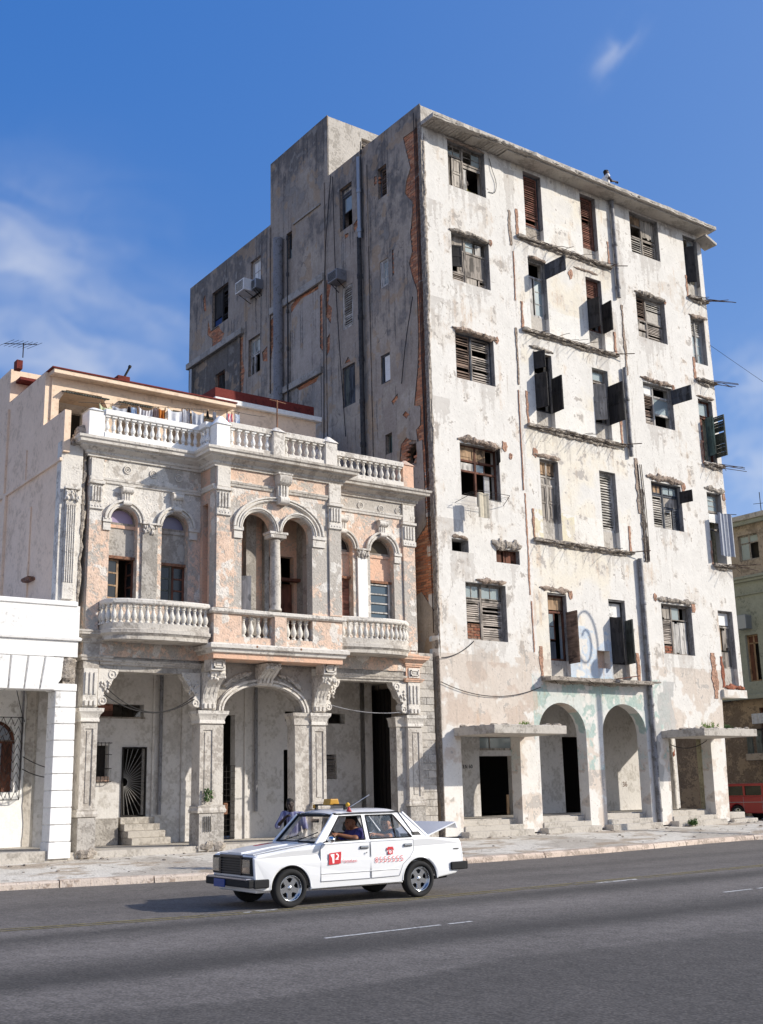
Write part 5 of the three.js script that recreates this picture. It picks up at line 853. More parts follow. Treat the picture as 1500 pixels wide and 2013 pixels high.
  bow([[10.56, 0.02], [10.57, 0.3], [10.68, 0.52], [10.98, 0.66], [11.4, 0.74], [11.9, 0.79], [12.4, 0.78], [12.85, 0.74], [13.12, 0.7]], 19);
  bow([[17.1, 0.62], [17.5, 0.7], [18.0, 0.76], [18.5, 0.78], [18.95, 0.74], [19.3, 0.62], [19.5, 0.42], [19.6, 0.2], [19.62, 0.02]], 17);
  // roof balustrade
  const rail = (x0, x1, z, n, mat, mb, y = 10.33) => { B().box(x0, x1, y, y + 0.2, z - 0.12, z + 0.06, 0.01).build('parapet_base', mat, H); B().box(x0, x1, y + 0.65, y + 0.8, z - 0.12, z + 0.08, 0.015).build('handrail', mat, H); for (let i = 0; i < n; i++) { const x = x0 + (x1 - x0) * (i + 0.5) / n; baluster(H, x, y + 0.2, z - 0.03, 0.41, mb); B().box(x - 0.065, x + 0.065, y + 0.6, y + 0.652, z - 0.1, z + 0.045, 0.005).build('baluster_cap', mb, H); } };
  const pier = (x0, x1, z0, z1, yt, mat, cap = 0.2) => { const m = B().box(x0, x1, 10.33, yt, z0, z1, 0.012); const g = new THREE.CylinderGeometry(0.14, Math.SQRT1_2, 1, 4, 1); g.rotateY(PI / 4); g.scale(x1 - x0 + 0.06, cap, z1 - z0 + 0.06); g.translate((x0 + x1) / 2, yt + cap / 2, (z0 + z1) / 2); m.add(g); m.build('parapet_pier', mat, H); };
  rail(10.45, 13.05, 0.12, 15, M.white, M.white); pier(10.04, 10.46, -0.3, 0.16, 11.05, M.white, 0.12);
  B().box(13.0, 13.22, 10.33, 10.53, 0.0, 0.6).build('parapet_base', M.white, H); B().box(13.0, 13.22, 10.98, 11.13, 0.0, 0.6, 0.015).build('handrail', M.white, H); for (const z of [0.2, 0.36, 0.52]) baluster(H, 13.11, 10.53, z, 0.42, M.white);
  pier(13.16, 13.55, 0.5, 0.92, 11.02, M.white, 0.26); rail(13.55, 14.83, 0.82, 6, M.trim, M.white); pier(14.83, 15.19, 0.6, 0.94, 11.08, M.trim, 0.16); rail(15.19, 16.5, 0.82, 6, M.trim, M.baluster); pier(16.5, 16.88, 0.52, 0.92, 11.06, M.trim, 0.2);
  B().box(16.75, 16.95, 10.33, 11.1, -0.1, 0.5, 0.02).build('parapet_pier', M.trim, H);
  rail(16.95, 19.72, 0.12, 13, M.trim, M.baluster); pier(19.72, 20.12, -0.25, 0.14, 11.08, M.peach, 0.18);
  B().box(10.16, 20.1, 10.2, 10.33, -12, 0.3).build('terrace', M.concrete, H);
  // ---- ground floor: piers with panels, capitals, consoles
  const pierG = (x0, x1, panel, mat = M.trimGrey) => {
    const p = part('arcade_pier', H), m = B(); m.box(x0 - 0.02, x1 + 0.02, 0.4, 1.28, -0.48, 0.04, 0.012); m.build('plinth', M.render, p); const q = B(); rubble(q, [x0 - 0.06, 0.5, 0.0], [x1 + 0.08, 0.48, 0.0], 0.13, 0.1, Math.round(x0 * 10), 0.1, 0.6); q.build('broken_foot', M.rubbleGrey, p);
    B().sweep([[x0, -0.44], [x0, 0.0], [x1, 0.0], [x1, -0.44]], [[0, 0], [0.06, 0.02], [0.07, 0.08], [0.04, 0.14], [0.05, 0.18], [0, 0.2]], 1.28).build('plinth_moulding', M.trimGrey, p);
    const s = B().box(x0, x1, 1.28, 3.5, -0.44, -0.03); s.box(x0, panel[0], 1.46, 3.42, -0.03, 0.0).box(panel[1], x1, 1.46, 3.42, -0.03, 0.0).box(panel[0], panel[1], 3.3, 3.42, -0.03, 0.0).box(panel[0], panel[1], 1.46, 1.55, -0.03, 0.0); const e = 0.05; s.box(panel[0] + e, panel[1] - e, 1.6, 3.25, -0.03, -0.012, 0.006); s.build('shaft', mat, p);
    B().sweep([[x0, -0.44], [x0, 0.0], [x1, 0.0], [x1, -0.44]], [[0, 0], [0.03, 0.01], [0.03, 0.06], [0.02, 0.09], [0.05, 0.18], [0.1, 0.24], [0.11, 0.32], [0, 0.33]], 3.45).box(x0 + 0.01, x1 - 0.01, 3.45, 3.77, -0.43, -0.01).build('capital', M.trim, p);
  };
  pierG(10.2, 10.6, [10.3, 10.5]); pierG(13.27, 13.92, [13.36, 13.62]); pierG(16.56, 17.0, [16.65, 16.91]); pierG(19.75, 20.25, [19.87, 20.13]);
  B().box(16.06, 16.56, 0.45, 3.46, -0.44, -0.06, 0.01).sweep([[16.06, -0.44], [16.06, -0.06], [16.5, -0.06]], [[0, 0], [0.03, 0.01], [0.03, 0.06], [0.05, 0.18], [0.1, 0.24], [0.11, 0.32], [0, 0.33]], 3.45).build('arch_jamb', M.trimGrey, H);
  B().box(19.42, 19.75, 0.45, 3.46, -0.44, -0.12, 0.01).build('arch_jamb', M.render, H);
  B().sweep([[19.42, -0.44], [19.42, -0.12], [19.75, -0.12]], [[0, 0], [0.03, 0.01], [0.05, 0.18], [0.1, 0.26], [0, 0.28]], 3.45).build('capital', M.trimGrey, H);
  // fluted consoles on the piers, and the ones that swing out to carry the bay
  const console_ = (x0, x1, out, mat = M.trim) => {
    const m = B(), pr = out ? [[-0.3, 3.8], [0.02, 3.8], [0.05, 4.0], [0.1, 4.2], [0.24, 4.4], [0.46, 4.55], [0.52, 4.66], [0.5, 4.74], [-0.3, 4.74]] : [[-0.3, 3.8], [0.02, 3.8], [0.03, 4.7], [-0.3, 4.7]]; m.extX(pr, x0, x1, [], 0.012);
    const w = x1 - x0; for (let i = 0; i < 3; i++) { const a = x0 + w * (0.12 + i * 0.3), b = a + w * 0.16; const p2 = out ? [[0, 4.06], [0.06, 4.04], [0.1, 4.16], [0.2, 4.34], [0.3, 4.44], [0.24, 4.46], [0.1, 4.3]] : [[0, 4.1], [0.055, 4.1], [0.06, 4.6], [0, 4.62]]; m.extX(p2, a, b); m.box(a - 0.01, b + 0.01, 3.82, 3.95, -0.02, 0.08, 0.015); }
    if (out) { const r = rng(Math.round(x0 * 9)); for (let i = 0; i < 34; i++) { const g = new THREE.SphereGeometry(0.028 + r() * 0.022, 6, 5); g.translate(x0 - 0.03 + (w + 0.06) * r(), 4.5 + 0.17 * r(), 0.38 + 0.14 * r()); m.add(g); } }
    m.build('console', mat, H);
  };
  console_(10.2, 10.56, false); console_(13.3, 13.7, true); console_(16.6, 16.98, true); console_(19.78, 20.2, false);
  const boxR = (x0, x1, y0, y1, z) => { const s = 0.06, m = B().box(x0, x1, y0, y1, z - 0.4, z, 0.01); m.box(x0 + s, x1 - s, y0 + s, y0 + s + 0.03, z, z + 0.04).box(x0 + s, x1 - s, y1 - s - 0.03, y1 - s, z, z + 0.04).box(x0 + s, x0 + s + 0.03, y0 + s, y1 - s, z, z + 0.04).box(x1 - s - 0.03, x1 - s, y0 + s, y1 - s, z, z + 0.04).box(x0 + 0.13, x1 - 0.13, y0 + 0.12, y1 - 0.12, z, z + 0.025, 0.01); m.build('square_boss', M.trim, H); };
  boxR(13.24, 13.64, 4.72, 5.04, 0.62); boxR(16.55, 16.95, 4.74, 5.05, 0.62); boxR(19.8, 20.2, 4.82, 5.1, 0.04);
  B().sweep([[19.72, -0.4], [19.72, 0.02], [20.24, 0.02], [20.24, -0.4]], str.map(([a, b]) => [a, b * 0.7]), 4.7).sweep([[19.72, -0.4], [19.72, 0.02], [20.24, 0.02], [20.24, -0.4]], prof.map(([a, b]) => [a * 0.5, b * 0.7]), 5.14).box(19.73, 20.23, 4.7, 5.5, -0.4, 0.01).build('pier_entablature', M.peach, H);
  B().box(10.18, 10.58, 4.7, 5.4, -0.4, 0.02, 0.01).sweep([[10.17, -0.4], [10.17, 0.02], [10.9, 0.02]], str, 4.88).sweep([[10.17, -0.4], [10.17, 0.02], [10.9, 0.02]], prof.map(([a, b]) => [a * 0.45, b * 0.7]), 5.3).build('pier_entablature', M.trimGrey, H);
  // scroll brackets at the sides of the openings
  const scroll = (x, s, y, z0 = -0.3, z1 = -0.02) => { const P = [[0, 0.0], [0.1, -0.02], [0.2, 0.08], [0.21, 0.2], [0.15, 0.27], [0.2, 0.36], [0.3, 0.42], [0.36, 0.55], [0.42, 0.66], [0.5, 0.74], [0.52, 0.84], [0, 0.84]].map(([a, b]) => [x + s * a, y + b]); const m = B().ext(s > 0 ? P : P.reverse(), z0, z1, [], 0.012); for (const [a, b, r] of [[0.13, 0.09, 0.08], [0.36, 0.72, 0.09]]) { const g = new THREE.TorusGeometry(r, 0.022, 6, 16); g.translate(x + s * a, y + b, z1); m.add(g); const q = new THREE.SphereGeometry(0.03, 8, 6); q.translate(x + s * a, y + b, z1); m.add(q); } const r = rng(Math.round(x * 40)); for (let i = 0; i < 14; i++) { const g = new THREE.SphereGeometry(0.024 + r() * 0.02, 6, 5); g.translate(x + s * (0.08 + 0.24 * r()), y + 0.3 + 0.34 * r(), z1 + 0.01); m.add(g); } m.build('scroll_bracket', M.trim, H); };
  scroll(10.58, 1, 3.86); scroll(13.28, -1, 3.86); scroll(16.98, 1, 3.86); scroll(19.77, -1, 3.84);
  // beams, central arch
  B().box(10.5, 13.3, 4.66, 5.36, -0.42, -0.04).build('beam', M.render, H); B().box(16.98, 19.8, 4.68, 5.2, -0.42, -0.04).build('beam', M.render, H); B().sweep([[10.6, -0.04], [13.3, -0.04]], str, 4.8).build('beam_moulding', M.trimGrey, H); B().sweep([[16.98, -0.04], [19.75, -0.04]], str, 4.74).build('beam_moulding', M.trimGrey, H);
  { const o = [[13.7, 3.78], [13.92, 3.78], ...arcPts(15.1, 3.78, 1.18, PI, 0, 26, 0.66), [16.6, 3.78], [16.6, 5.2], [13.7, 5.2]]; B().ext(o, -0.4, -0.06).build('arch_wall', M.render, H); }
  { const m = B(), k = 0.58; for (const [a, b, z] of [[1.18, 1.36, 0.0], [1.2, 1.25, 0.05], [1.29, 1.34, 0.06]]) { const o = [...arcPts(15.1, 3.78, b, 0, PI, 30, 0.66 + (b - 1.18)), ...arcPts(15.1, 3.78, a, PI, 0, 30, 0.66 + (a - 1.18))]; m.ext(o, -0.06, z); } m.build('archivolt', M.trim, H); }
  { const m = B(); m.extX([[-0.2, 4.44], [0.02, 4.44], [0.08, 4.5], [0.1, 4.6], [0.3, 4.72], [0.48, 4.86], [0.5, 4.98], [-0.2, 4.98]], 14.86, 15.32, [], 0.012); for (let i = 0; i < 4; i++) { m.extX([[0.0, 4.5], [0.12, 4.5], [0.18, 4.62], [0.4, 4.78], [0.52, 4.9], [0.4, 4.9], [0.1, 4.66]], 14.89 + i * 0.11, 14.95 + i * 0.11); } const r = rng(6); for (let i = 0; i < 26; i++) { const g = new THREE.SphereGeometry(0.035, 6, 5); g.translate(14.88 + 0.42 * r(), 4.82 + 0.14 * r(), 0.46 + 0.07 * r()); m.add(g); } m.build('keystone', M.trim, H); }
  { const m = B(), r = rng(7); for (const s of [-1, 1]) for (let i = 0; i < 40; i++) { const t = r(), g = new THREE.SphereGeometry(0.03 + r() * 0.03, 6, 4); g.scale(1.8, 0.8, 0.8); g.rotateZ(-s * 0.5); g.translate(15.1 + s * (0.4 + 0.75 * t), 4.72 - 0.34 * t * t + (r() - 0.5) * 0.1, -0.03); m.add(g); } m.build('garland', M.trimGrey, H); }
  B().box(10.16, 20.17, 5.0, 5.35, -2.85, -0.42).build('arcade_ceiling', M.porch, H); B().box(20.28, 20.94, 4.9, 5.1, -4.4, -0.42).build('passage_ceiling', M.concrete, H);
  // porch: floor, rear wall, side walls
  B().box(10.0, 20.25, 0.3, 0.53, -2.85, 0.0).build('porch_floor', M.concrete, H);
  const bz = -2.85, dh = [[11.3, 12.07, 2.25, 3.04], [12.46, 13.15, 1.22, 3.0], [11.75, 13.05, 3.78, 4.12], [15.0, 15.82, 0.53, 3.9], [17.4, 17.8, 0.53, 2.94], [18.95, 19.55, 3.7, 4.0], [18.85, 19.23, 2.1, 2.8], [17.45, 17.9, 3.74, 4.04]];
  B().ext(rect(10.16, 20.55, 0.53, 5.0), bz - 0.28, bz, dh.map((d) => rect(...d))).build('porch_wall', M.porch, H, { label: 'pale blue-grey rear wall of the arcade' });
  for (const q of [[9.63, 10.17, 5.0, 10.2, -2.84, -0.36], [9.63, 10.17, 0.45, 10.2, -12, -2.85], [20.1, 20.27, 5.0, 10.2, -2.84, -0.36], [20.1, 20.27, 0.45, 10.2, -12, -2.85]]) B().box(...q).build('party_wall', M.concrete, H);
  B().box(10.18, 20.1, 0.5, 5.0, -6.2, -6.0).box(10.18, 20.1, 5.2, 10.2, -4.2, -4.0).build('inner_wall', M.inside, H);
  B().box(10.18, 20.1, 5.0, 5.2, -6, -2.85).build('inner_floor', M.inside, H);
  for (const [x0, x1, y0, d] of [[14.15, 14.3, 0.53, 0.06], [16.1, 16.2, 0.53, 0.05], [13.3, 13.36, 1.2, 0.05]]) B().box(x0, x1, y0, 5.0, bz, bz + d, 0.01).build('wall_strip', M.porch, H);
  for (const x of [13.52, 16.45]) B().bar([x, 1.25, bz + 0.07], [x, 5.0, bz + 0.07], 0.05, 10).build('downpipe', M.pipeGrey, H);
  // sunburst grille door, barred window, gate, steps
  { const d = part('grille_door', H, 'iron door of bars fanning out like a sunburst'), m = B(); m.box(12.46, 12.5, 1.22, 3.0, bz - 0.02, bz + 0.04).box(13.11, 13.15, 1.22, 3.0, bz - 0.02, bz + 0.04).box(12.5, 13.11, 2.96, 3.0, bz - 0.02, bz + 0.04).box(12.5, 13.11, 1.22, 1.26, bz - 0.02, bz + 0.04).build('frame', M.iron, d); const q = B(), c = [12.52, 2.1]; for (let i = 0; i <= 20; i++) { const a = -PI / 2 + PI * i / 20 + 0.04, dx = Math.cos(a), dy = Math.sin(a), t = Math.min(dx > 0.01 ? 0.58 / dx : 9, dy > 0 ? 0.85 / dy : 0.83 / -dy); q.bar([c[0] + dx * 0.12, c[1] + dy * 0.12, bz + 0.01], [c[0] + dx * t, c[1] + dy * t, bz + 0.01], 0.008, 5); } const g = new THREE.TorusGeometry(0.12, 0.012, 5, 14, PI); g.rotateZ(-PI / 2); g.translate(c[0], c[1], bz + 0.01); q.add(g).build('bars', std({ color: 0x8d8a86, roughness: 0.6, metalness: 0.3 }), d); }
  { const d = part('grille_window', H), q = B(); for (let x = 11.33; x < 12.1; x += 0.1) q.bar([x, 2.1, bz + 0.14], [x, 3.12, bz + 0.14], 0.009, 5); for (const y of [2.12, 2.45, 2.8, 3.1]) q.bar([11.3, y, bz + 0.14], [12.12, y, bz + 0.14], 0.009, 5); for (const y of [2.12, 3.1]) q.bar([12.12, y, bz + 0.14], [12.12, y, bz], 0.01, 5); q.build('bars', M.iron, d); B().box(11.3, 12.1, 2.12, 2.25, bz, bz + 0.05).build('sill', M.peach, d); B().box(11.3, 12.07, 2.25, 3.04, bz - 0.2, bz - 0.18).build('shutter', M.darkRoom, d); }
  { const d = part('transom', H); B().box(11.75, 12.2, 3.78, 4.12, bz - 0.12, bz - 0.08).build('panel', M.slatRed, d); for (const x of [12.22, 12.5, 12.78]) B().box(x, x + 0.25, 3.8, 4.1, bz - 0.12, bz - 0.11).build('pane', M.glass, d); B().box(11.75, 13.08, 3.74, 3.78, bz - 0.1, bz + 0.03).build('sill', M.woodGrey, d); }
  for (let i = 0; i < 4; i++) B().box(12.42 - 0.02 * i, 13.5 - i * 0.06, 0.53 + (i ? 0.17 * i - 0.0 : 0), 0.7 + 0.17 * i, bz, bz + 0.85 - i * 0.2, 0.015).build('step', M.concrete, H);
  B().box(11.2, 12.3, 0.53, 1.2, bz, bz + 0.28, 0.02).build('plinth_block', M.render, H);
  { const d = part('gate', H, 'tall barred gate with wire panels'), q = B(); for (let x = 15.02; x < 15.84; x += 0.13) q.bar([x, 0.55, bz + 0.02], [x, 2.5, bz + 0.02], 0.009, 5); for (let y = 0.58; y < 2.55; y += 0.16) q.bar([15.0, y, bz + 0.02], [15.82, y, bz + 0.02], 0.007, 5); q.build('bars', M.iron, d); B().box(15.45, 15.58, 1.2, 1.5, bz + 0.03, bz + 0.05).build('plate', M.rust, d); }
  { const d = part('louvre_window', H), r = rng(5), m = B(); slats(m, 18.87, 19.21, 2.12, 2.78, bz - 0.06, r, 0.09, 0); m.build('slats', M.woodGrey, d); }
  { const m = B(); for (let i = 0; i < 9; i++) m.box(20.86, 20.94, 0.5, 4.75, -4.1 + i * 0.19, -3.98 + i * 0.19); m.box(20.9, 20.945, 0.5, 4.75, -4.1, -2.4); m.build('folded_gate', M.iron, H, { label: 'dark folded steel gate in the passage at the right end of the arcade' }); }
  { const q = B(); for (const x of [13.38, 13.44, 13.5, 13.56]) q.bar([x, 0.85, 0.06], [x, 1.22, 0.06], 0.01, 5); q.build('vent_bars', M.iron, H); }
  // pier of grey blocks between the house and the tower
  { const r = rng(33); for (let i = 0, y = 0.42; y < 5.4; i++) { const h = 0.2 + (r() < 0.3 ? 0.04 : 0), k = i % 2 ? [[20.28, 20.8]] : [[20.28, 20.52], [20.525, 20.8]]; for (const [a, b] of k) B().box(a, b, y, y + h - 0.012, -0.4 + r() * 0.01, -0.1 + (r() - 0.5) * 0.02, 0.008).build('block', r() < 0.5 ? M.concrete : M.render, H); y += h; } B().box(20.29, 20.79, 0.42, 5.38, -0.38, -0.12).build('block_mortar', M.concrete, H); }
  // ---- left end: fluted pilaster and cream side wall with roof-top rooms
  { const m = B().box(9.45, 10.0, 6.0, 10.2, -0.3, -0.02, 0.01); m.build('end_wall', M.trim, H); const p = B().box(9.58, 9.86, 6.3, 8.72, -0.02, 0.05, 0.01); for (let i = 0; i < 5; i++) p.box(9.6 + i * 0.052, 9.63 + i * 0.052, 6.7, 8.6, 0.05, 0.075, 0.01); p.build('fluted_pilaster', M.trim, H); leafCap(9.56, 9.88, 8.72, 9.02, 0.02); const q = B(); rubble(q, [9.98, 6, -0.05], [10.08, 10.2, -0.1], 0.06, 0.08, 90, 0.13); rubble(q, [9.7, 10.1, -0.05], [10.05, 10.7, -0.15], 0.16, 0.12, 92, 0.1); q.build('broken_joint', M.rubbleGrey, H); }
  const cw = B().extX([[-0.31, 5.6], [-0.31, 9.9], [0.06, 9.9], [0.06, 10.97], [-1.45, 10.97], [-1.45, 12.42], [-4.3, 12.42], [-4.3, 13.42], [-9, 13.42], [-14, 13.42], [-14, 5.6]].reverse(), 9.46, 9.62); cw.build('side_wall', M.cream, H, { label: 'cream-washed side wall stepping up to the roof rooms' });
  B().box(9.4, 9.465, 9.68, 9.76, -14, -0.0, 0.01).box(9.38, 9.465, 6.5, 9.68, -4.2, -3.98, 0.01).box(9.42, 9.465, 6.5, 8.95, -3.0, -2.0, 0.01).box(9.4, 9.465, 9.76, 12.2, -4.55, -4.2, 0.01).box(9.43, 9.465, 9.76, 10.6, -2.6, -2.57).build('wall_band', M.cream, H);
  { const m = B(); for (const [z, y] of [[-1.6, 7.02], [-1.5, 6.98]]) m.box(9.3, 9.46, y, y + 0.07, z - 0.5, z, 0.01); m.build('projecting_beam', M.rust, H); }
  const P = part('roof_room', H, 'cream roof-terrace room with three arched openings');
  { const z = -1.4, op = (a, b) => [[a, 10.33], [b, 10.33], [b, 11.7], [b - 0.18, 12.02], [a + 0.18, 12.02], [a, 11.7]]; B().ext(rect(9.62, 14.72, 10.33, 12.33), z - 0.16, z, [op(9.82, 11.15), op(11.4, 12.6), op(12.85, 14.45)]).build('front_wall', M.cream, P); B().box(9.55, 14.82, 12.32, 12.44, -4.3, z + 0.3, 0.015).build('fascia', M.cream, P); B().box(9.5, 14.85, 12.44, 12.475, -4.3, z + 0.33).build('roof_sheet', M.roof, P); B().box(9.62, 14.72, 10.33, 12.32, -3.4, -3.25).box(14.56, 14.72, 10.33, 12.32, -3.25, z - 0.16).build('rear_wall', M.white, P);
    const c = B(); for (const [a, b] of [[9.9, 11.1], [11.45, 12.55], [12.9, 14.4]]) for (let x = a; x < b; x += 0.07) c.rot((q) => q.bar([x, 11.98, z - 0.05], [x, 11.9, z + 0.2], 0.024, 5), [0, 1, 0], 0, [x, 0, 0]); c.build('awning', M.greyGreen, P);
    const w = part('window', P); B().box(10.15, 11.1, 11.1, 12.05, -3.25, -3.2).build('frame', M.woodWhite, w); for (const x of [10.2, 10.52, 10.82]) B().box(x, x + 0.25, 11.15, 12.0, -3.2, -3.19).build('pane', dark, w); }
  { B().box(9.62, 13, 12.45, 13.4, -9, -4.3).build('upper_room', M.cream, H); B().box(9.6, 12.0, 13.02, 13.1, -4.4, -3.9).build('tiled_eave', M.roof, H); B().box(9.46, 9.63, 13.3, 13.56, -4.1, -3.85, 0.01).build('red_tank', M.roof, H); B().box(11.4, 11.75, 12.47, 12.72, -1.7, -1.4, 0.015).build('roof_block', M.roof, H); B().bar([11.62, 12.72, -1.5], [11.74, 13.0, -1.45], 0.03, 6).bar([11.74, 13.0, -1.45], [11.76, 13.06, -1.45], 0.045, 6).build('bent_pipe', M.iron, H); }
  const Q = part('roof_room', H, 'low roof room with a dark red roof edge behind the balustrade');
  B().box(15.75, 19.35, 10.33, 13.48, -8, -4).build('wall', M.cream, Q); B().box(15.6, 19.5, 13.48, 13.64, -8, -3.85, 0.015).build('eave', M.white, Q); B().box(15.66, 19.3, 13.64, 14.0, -7.5, -4.0, 0.02).build('roof_edge', M.roof, Q); B().box(15.9, 19.2, 12.7, 12.78, -4.0, -3.96).box(18.7, 18.78, 10.33, 12.7, -4.0, -3.96).build('moulding', M.white, Q);
}
// ------------------------------------------------------------------ white single-storey arcade building at the left edge
const left = thing('arcade_building', 'bright white single-storey building with rusticated pier and fanned lintel at left edge', 'building', [8, 0.45, -2]);
{
  const L = left, bz = -2.85;
  B().box(2, 10.05, 4.92, 5.3, -0.5, -0.005).box(2, 10.06, 5.38, 6.12, -0.5, 0.02, 0.01).build('parapet_wall', M.white, L);
  B().sweep([[2, 0.0], [10.06, 0.0], [10.06, -0.5]], [[0, 0], [0.05, 0.01], [0.06, 0.06], [0.03, 0.09], [0, 0.1]], 5.29).box(2, 10.0, 6.1, 6.22, -0.4, 0.05, 0.02).build('coping', M.white, L);
  B().box(2, 9.5, 4.16, 4.92, -0.44, -0.04).build('lintel_core', M.white, L);
  // fan of lintel stones
  for (let i = 0; i < 11; i++) { const c = 9.5 - i * 0.36, t0 = c + 0.02, lean = 0.13 - i * 0.035, w = 0.34; B().ext([[t0 - w + 0.012, 4.15], [t0, 4.15], [t0 + lean, 4.9], [t0 - w + lean - 0.015, 4.9]], -0.45, 0.015, [], 0.016).build('lintel_stone', M.white, L); }
  B().ext([[9.5, 4.15], [9.68, 4.4], [9.72, 4.9], [9.66, 4.9], [9.48, 4.6]], -0.4, 0.0, [], 0.01).build('lintel_stone', M.white, L);
  { const q = B(); rubble(q, [9.88, 4.38, -0.05], [9.9, 4.92, -0.05], 0.17, 0.1, 12, 0.07, 0.9); q.box(9.74, 10.03, 4.2, 4.92, -0.4, -0.06).build('broken_capital', M.rubbleGrey, L); }
  for (let i = 0; i < 10; i++) { const y = 0.42 + i * 0.372; B().box(9.555 - (i < 1 ? 0.02 : 0), 10.05, y, y + 0.354, -0.48, 0 + (i < 1 ? 0.03 : 0), 0.012).build('pier_stone', M.white, L); }
  B().box(9.57, 10.03, 0.42, 4.2, -0.46, -0.035).box(9.5, 10.06, 4.13, 4.3, -0.48, 0.012, 0.02).build('pier_core', M.white, L);
  for (let i = 0; i < 10; i++) { const y = 0.42 + i * 0.372; B().box(4.6, 5.1, y, y + 0.352, -0.48, 0, 0.012).build('pier_stone', M.white, L); }
  B().box(2, 10.0, 0.3, 0.6, bz, -0.02, 0.01).build('porch_floor', M.concrete, L);
  const win = [[8.62, 1.9], [9.64, 1.9], [9.64, 3.12], ...arcPts(9.13, 3.12, 0.51, 0, Math.PI, 16)];
  B().ext(rect(2, 10.1, 0.6, 4.95), bz - 0.3, bz, [win]).build('porch_wall', M.white, L);
  B().box(2, 10.05, 4.9, 5.0, bz, -0.5).box(2, 10.05, 5.9, 6.1, -9, -0.4).build('ceiling', M.white, L);
  { const c = chip([9.85, 4.9], [9.92, 0.6], 0.035, 21, 0.14); B().ext([...c, [10.09, 0.6], [10.09, 4.9]], bz, bz + 0.02).build('bare_render', M.concrete, L); }
  B().box(9.95, 10.17, 4.4, 4.9, bz, -0.48).build('side_beam', M.white, L);
  { const w = part('window', L, 'arched window with brown shutters behind an iron grille'); B().box(8.64, 8.9, 1.92, 3.1, bz - 0.2, bz - 0.15).box(9.36, 9.62, 1.92, 3.1, bz - 0.2, bz - 0.15).build('shutter', M.woodBrown, w); B().box(8.92, 9.12, 1.92, 3.1, bz - 0.2, bz - 0.16).build('shutter', M.woodTan, w); const lr = rng(3), sl = B(); slats(sl, 9.14, 9.34, 1.95, 2.9, bz - 0.17, lr, 0.05, 0); sl.build('slats', M.slatWhite, w); B().ext(ring(9.13, 3.12, 0.45, 0.53, 0, Math.PI), bz - 0.2, bz - 0.08).box(8.62, 9.64, 3.08, 3.16, bz - 0.2, bz - 0.08).build('frame', M.woodBrown, w);
    const q = B(); for (let i = 0; i < 7; i++) { const a = Math.PI * i / 6; q.bar([9.13, 3.14, bz - 0.06], [9.13 + 0.48 * Math.cos(a), 3.14 + 0.48 * Math.sin(a), bz - 0.06], 0.01, 5); } q.build('fan_bars', M.woodGrey, w);
    const g = B(), z = bz + 0.16; for (let i = 0; i < 6; i++) for (let j = 0; j < 9; j++) { const x = 8.6 + i * 0.19, y = 1.72 + j * 0.22; g.bar([x, y, z], [x + 0.095, y + 0.22, z], 0.007, 4).bar([x + 0.19, y, z], [x + 0.095, y + 0.22, z], 0.007, 4); } for (const y of [1.72, 3.7]) g.bar([8.6, y, z], [9.74, y, z], 0.01, 5).bar([9.74, y, z], [9.74, y, bz], 0.01, 5); g.bar([9.74, 1.72, z], [9.74, 3.7, z], 0.011, 5); g.build('grille', M.iron, w); }
  B().bar([9.78, 1.95, bz + 0.05], [9.78, 4.9, bz + 0.05], 0.03, 8).build('downpipe', M.pipeGrey, L);
  left.position.x -= 0.08; left.position.z += 0.2;
}
cable('wall_cable', sag([9.75, 2.75, -2.6], [10.4, 2.35, -0.5], 0.12), 0.012, 'upper of two wires drooping beside the arched window in the white arcade');
cable('wall_cable', sag([9.75, 2.45, -2.6], [10.4, 2.3, -0.5], 0.16), 0.012, 'lower of two wires drooping beside the arched window in the white arcade');
cable('wall_cable', sag([9.3, 4.85, -2.3], [9.75, 3.6, -2.6], 0.1), 0.01, 'wire from the white arcade ceiling to the grille of the arched window');
// wires across the house arcade
cable('wall_cable', sag([10.75, 4.1, 0.0], [13.1, 4.05, 0.0], 0.38, 12), 0.014, 'wire drooping across the left opening of the house arcade');
cable('wall_cable', sag([10.8, 4.35, -0.2], [13.1, 4.1, -0.1], 0.5, 12), 0.011, 'thinner second wire drooping across the left opening of the house arcade');
cable('wall_cable', sag([17.2, 4.0, -0.05], [19.6, 3.86, -0.05], 0.1, 10), 0.014, 'pale wire across the right opening of the house arcade', null, M.pipeGrey);
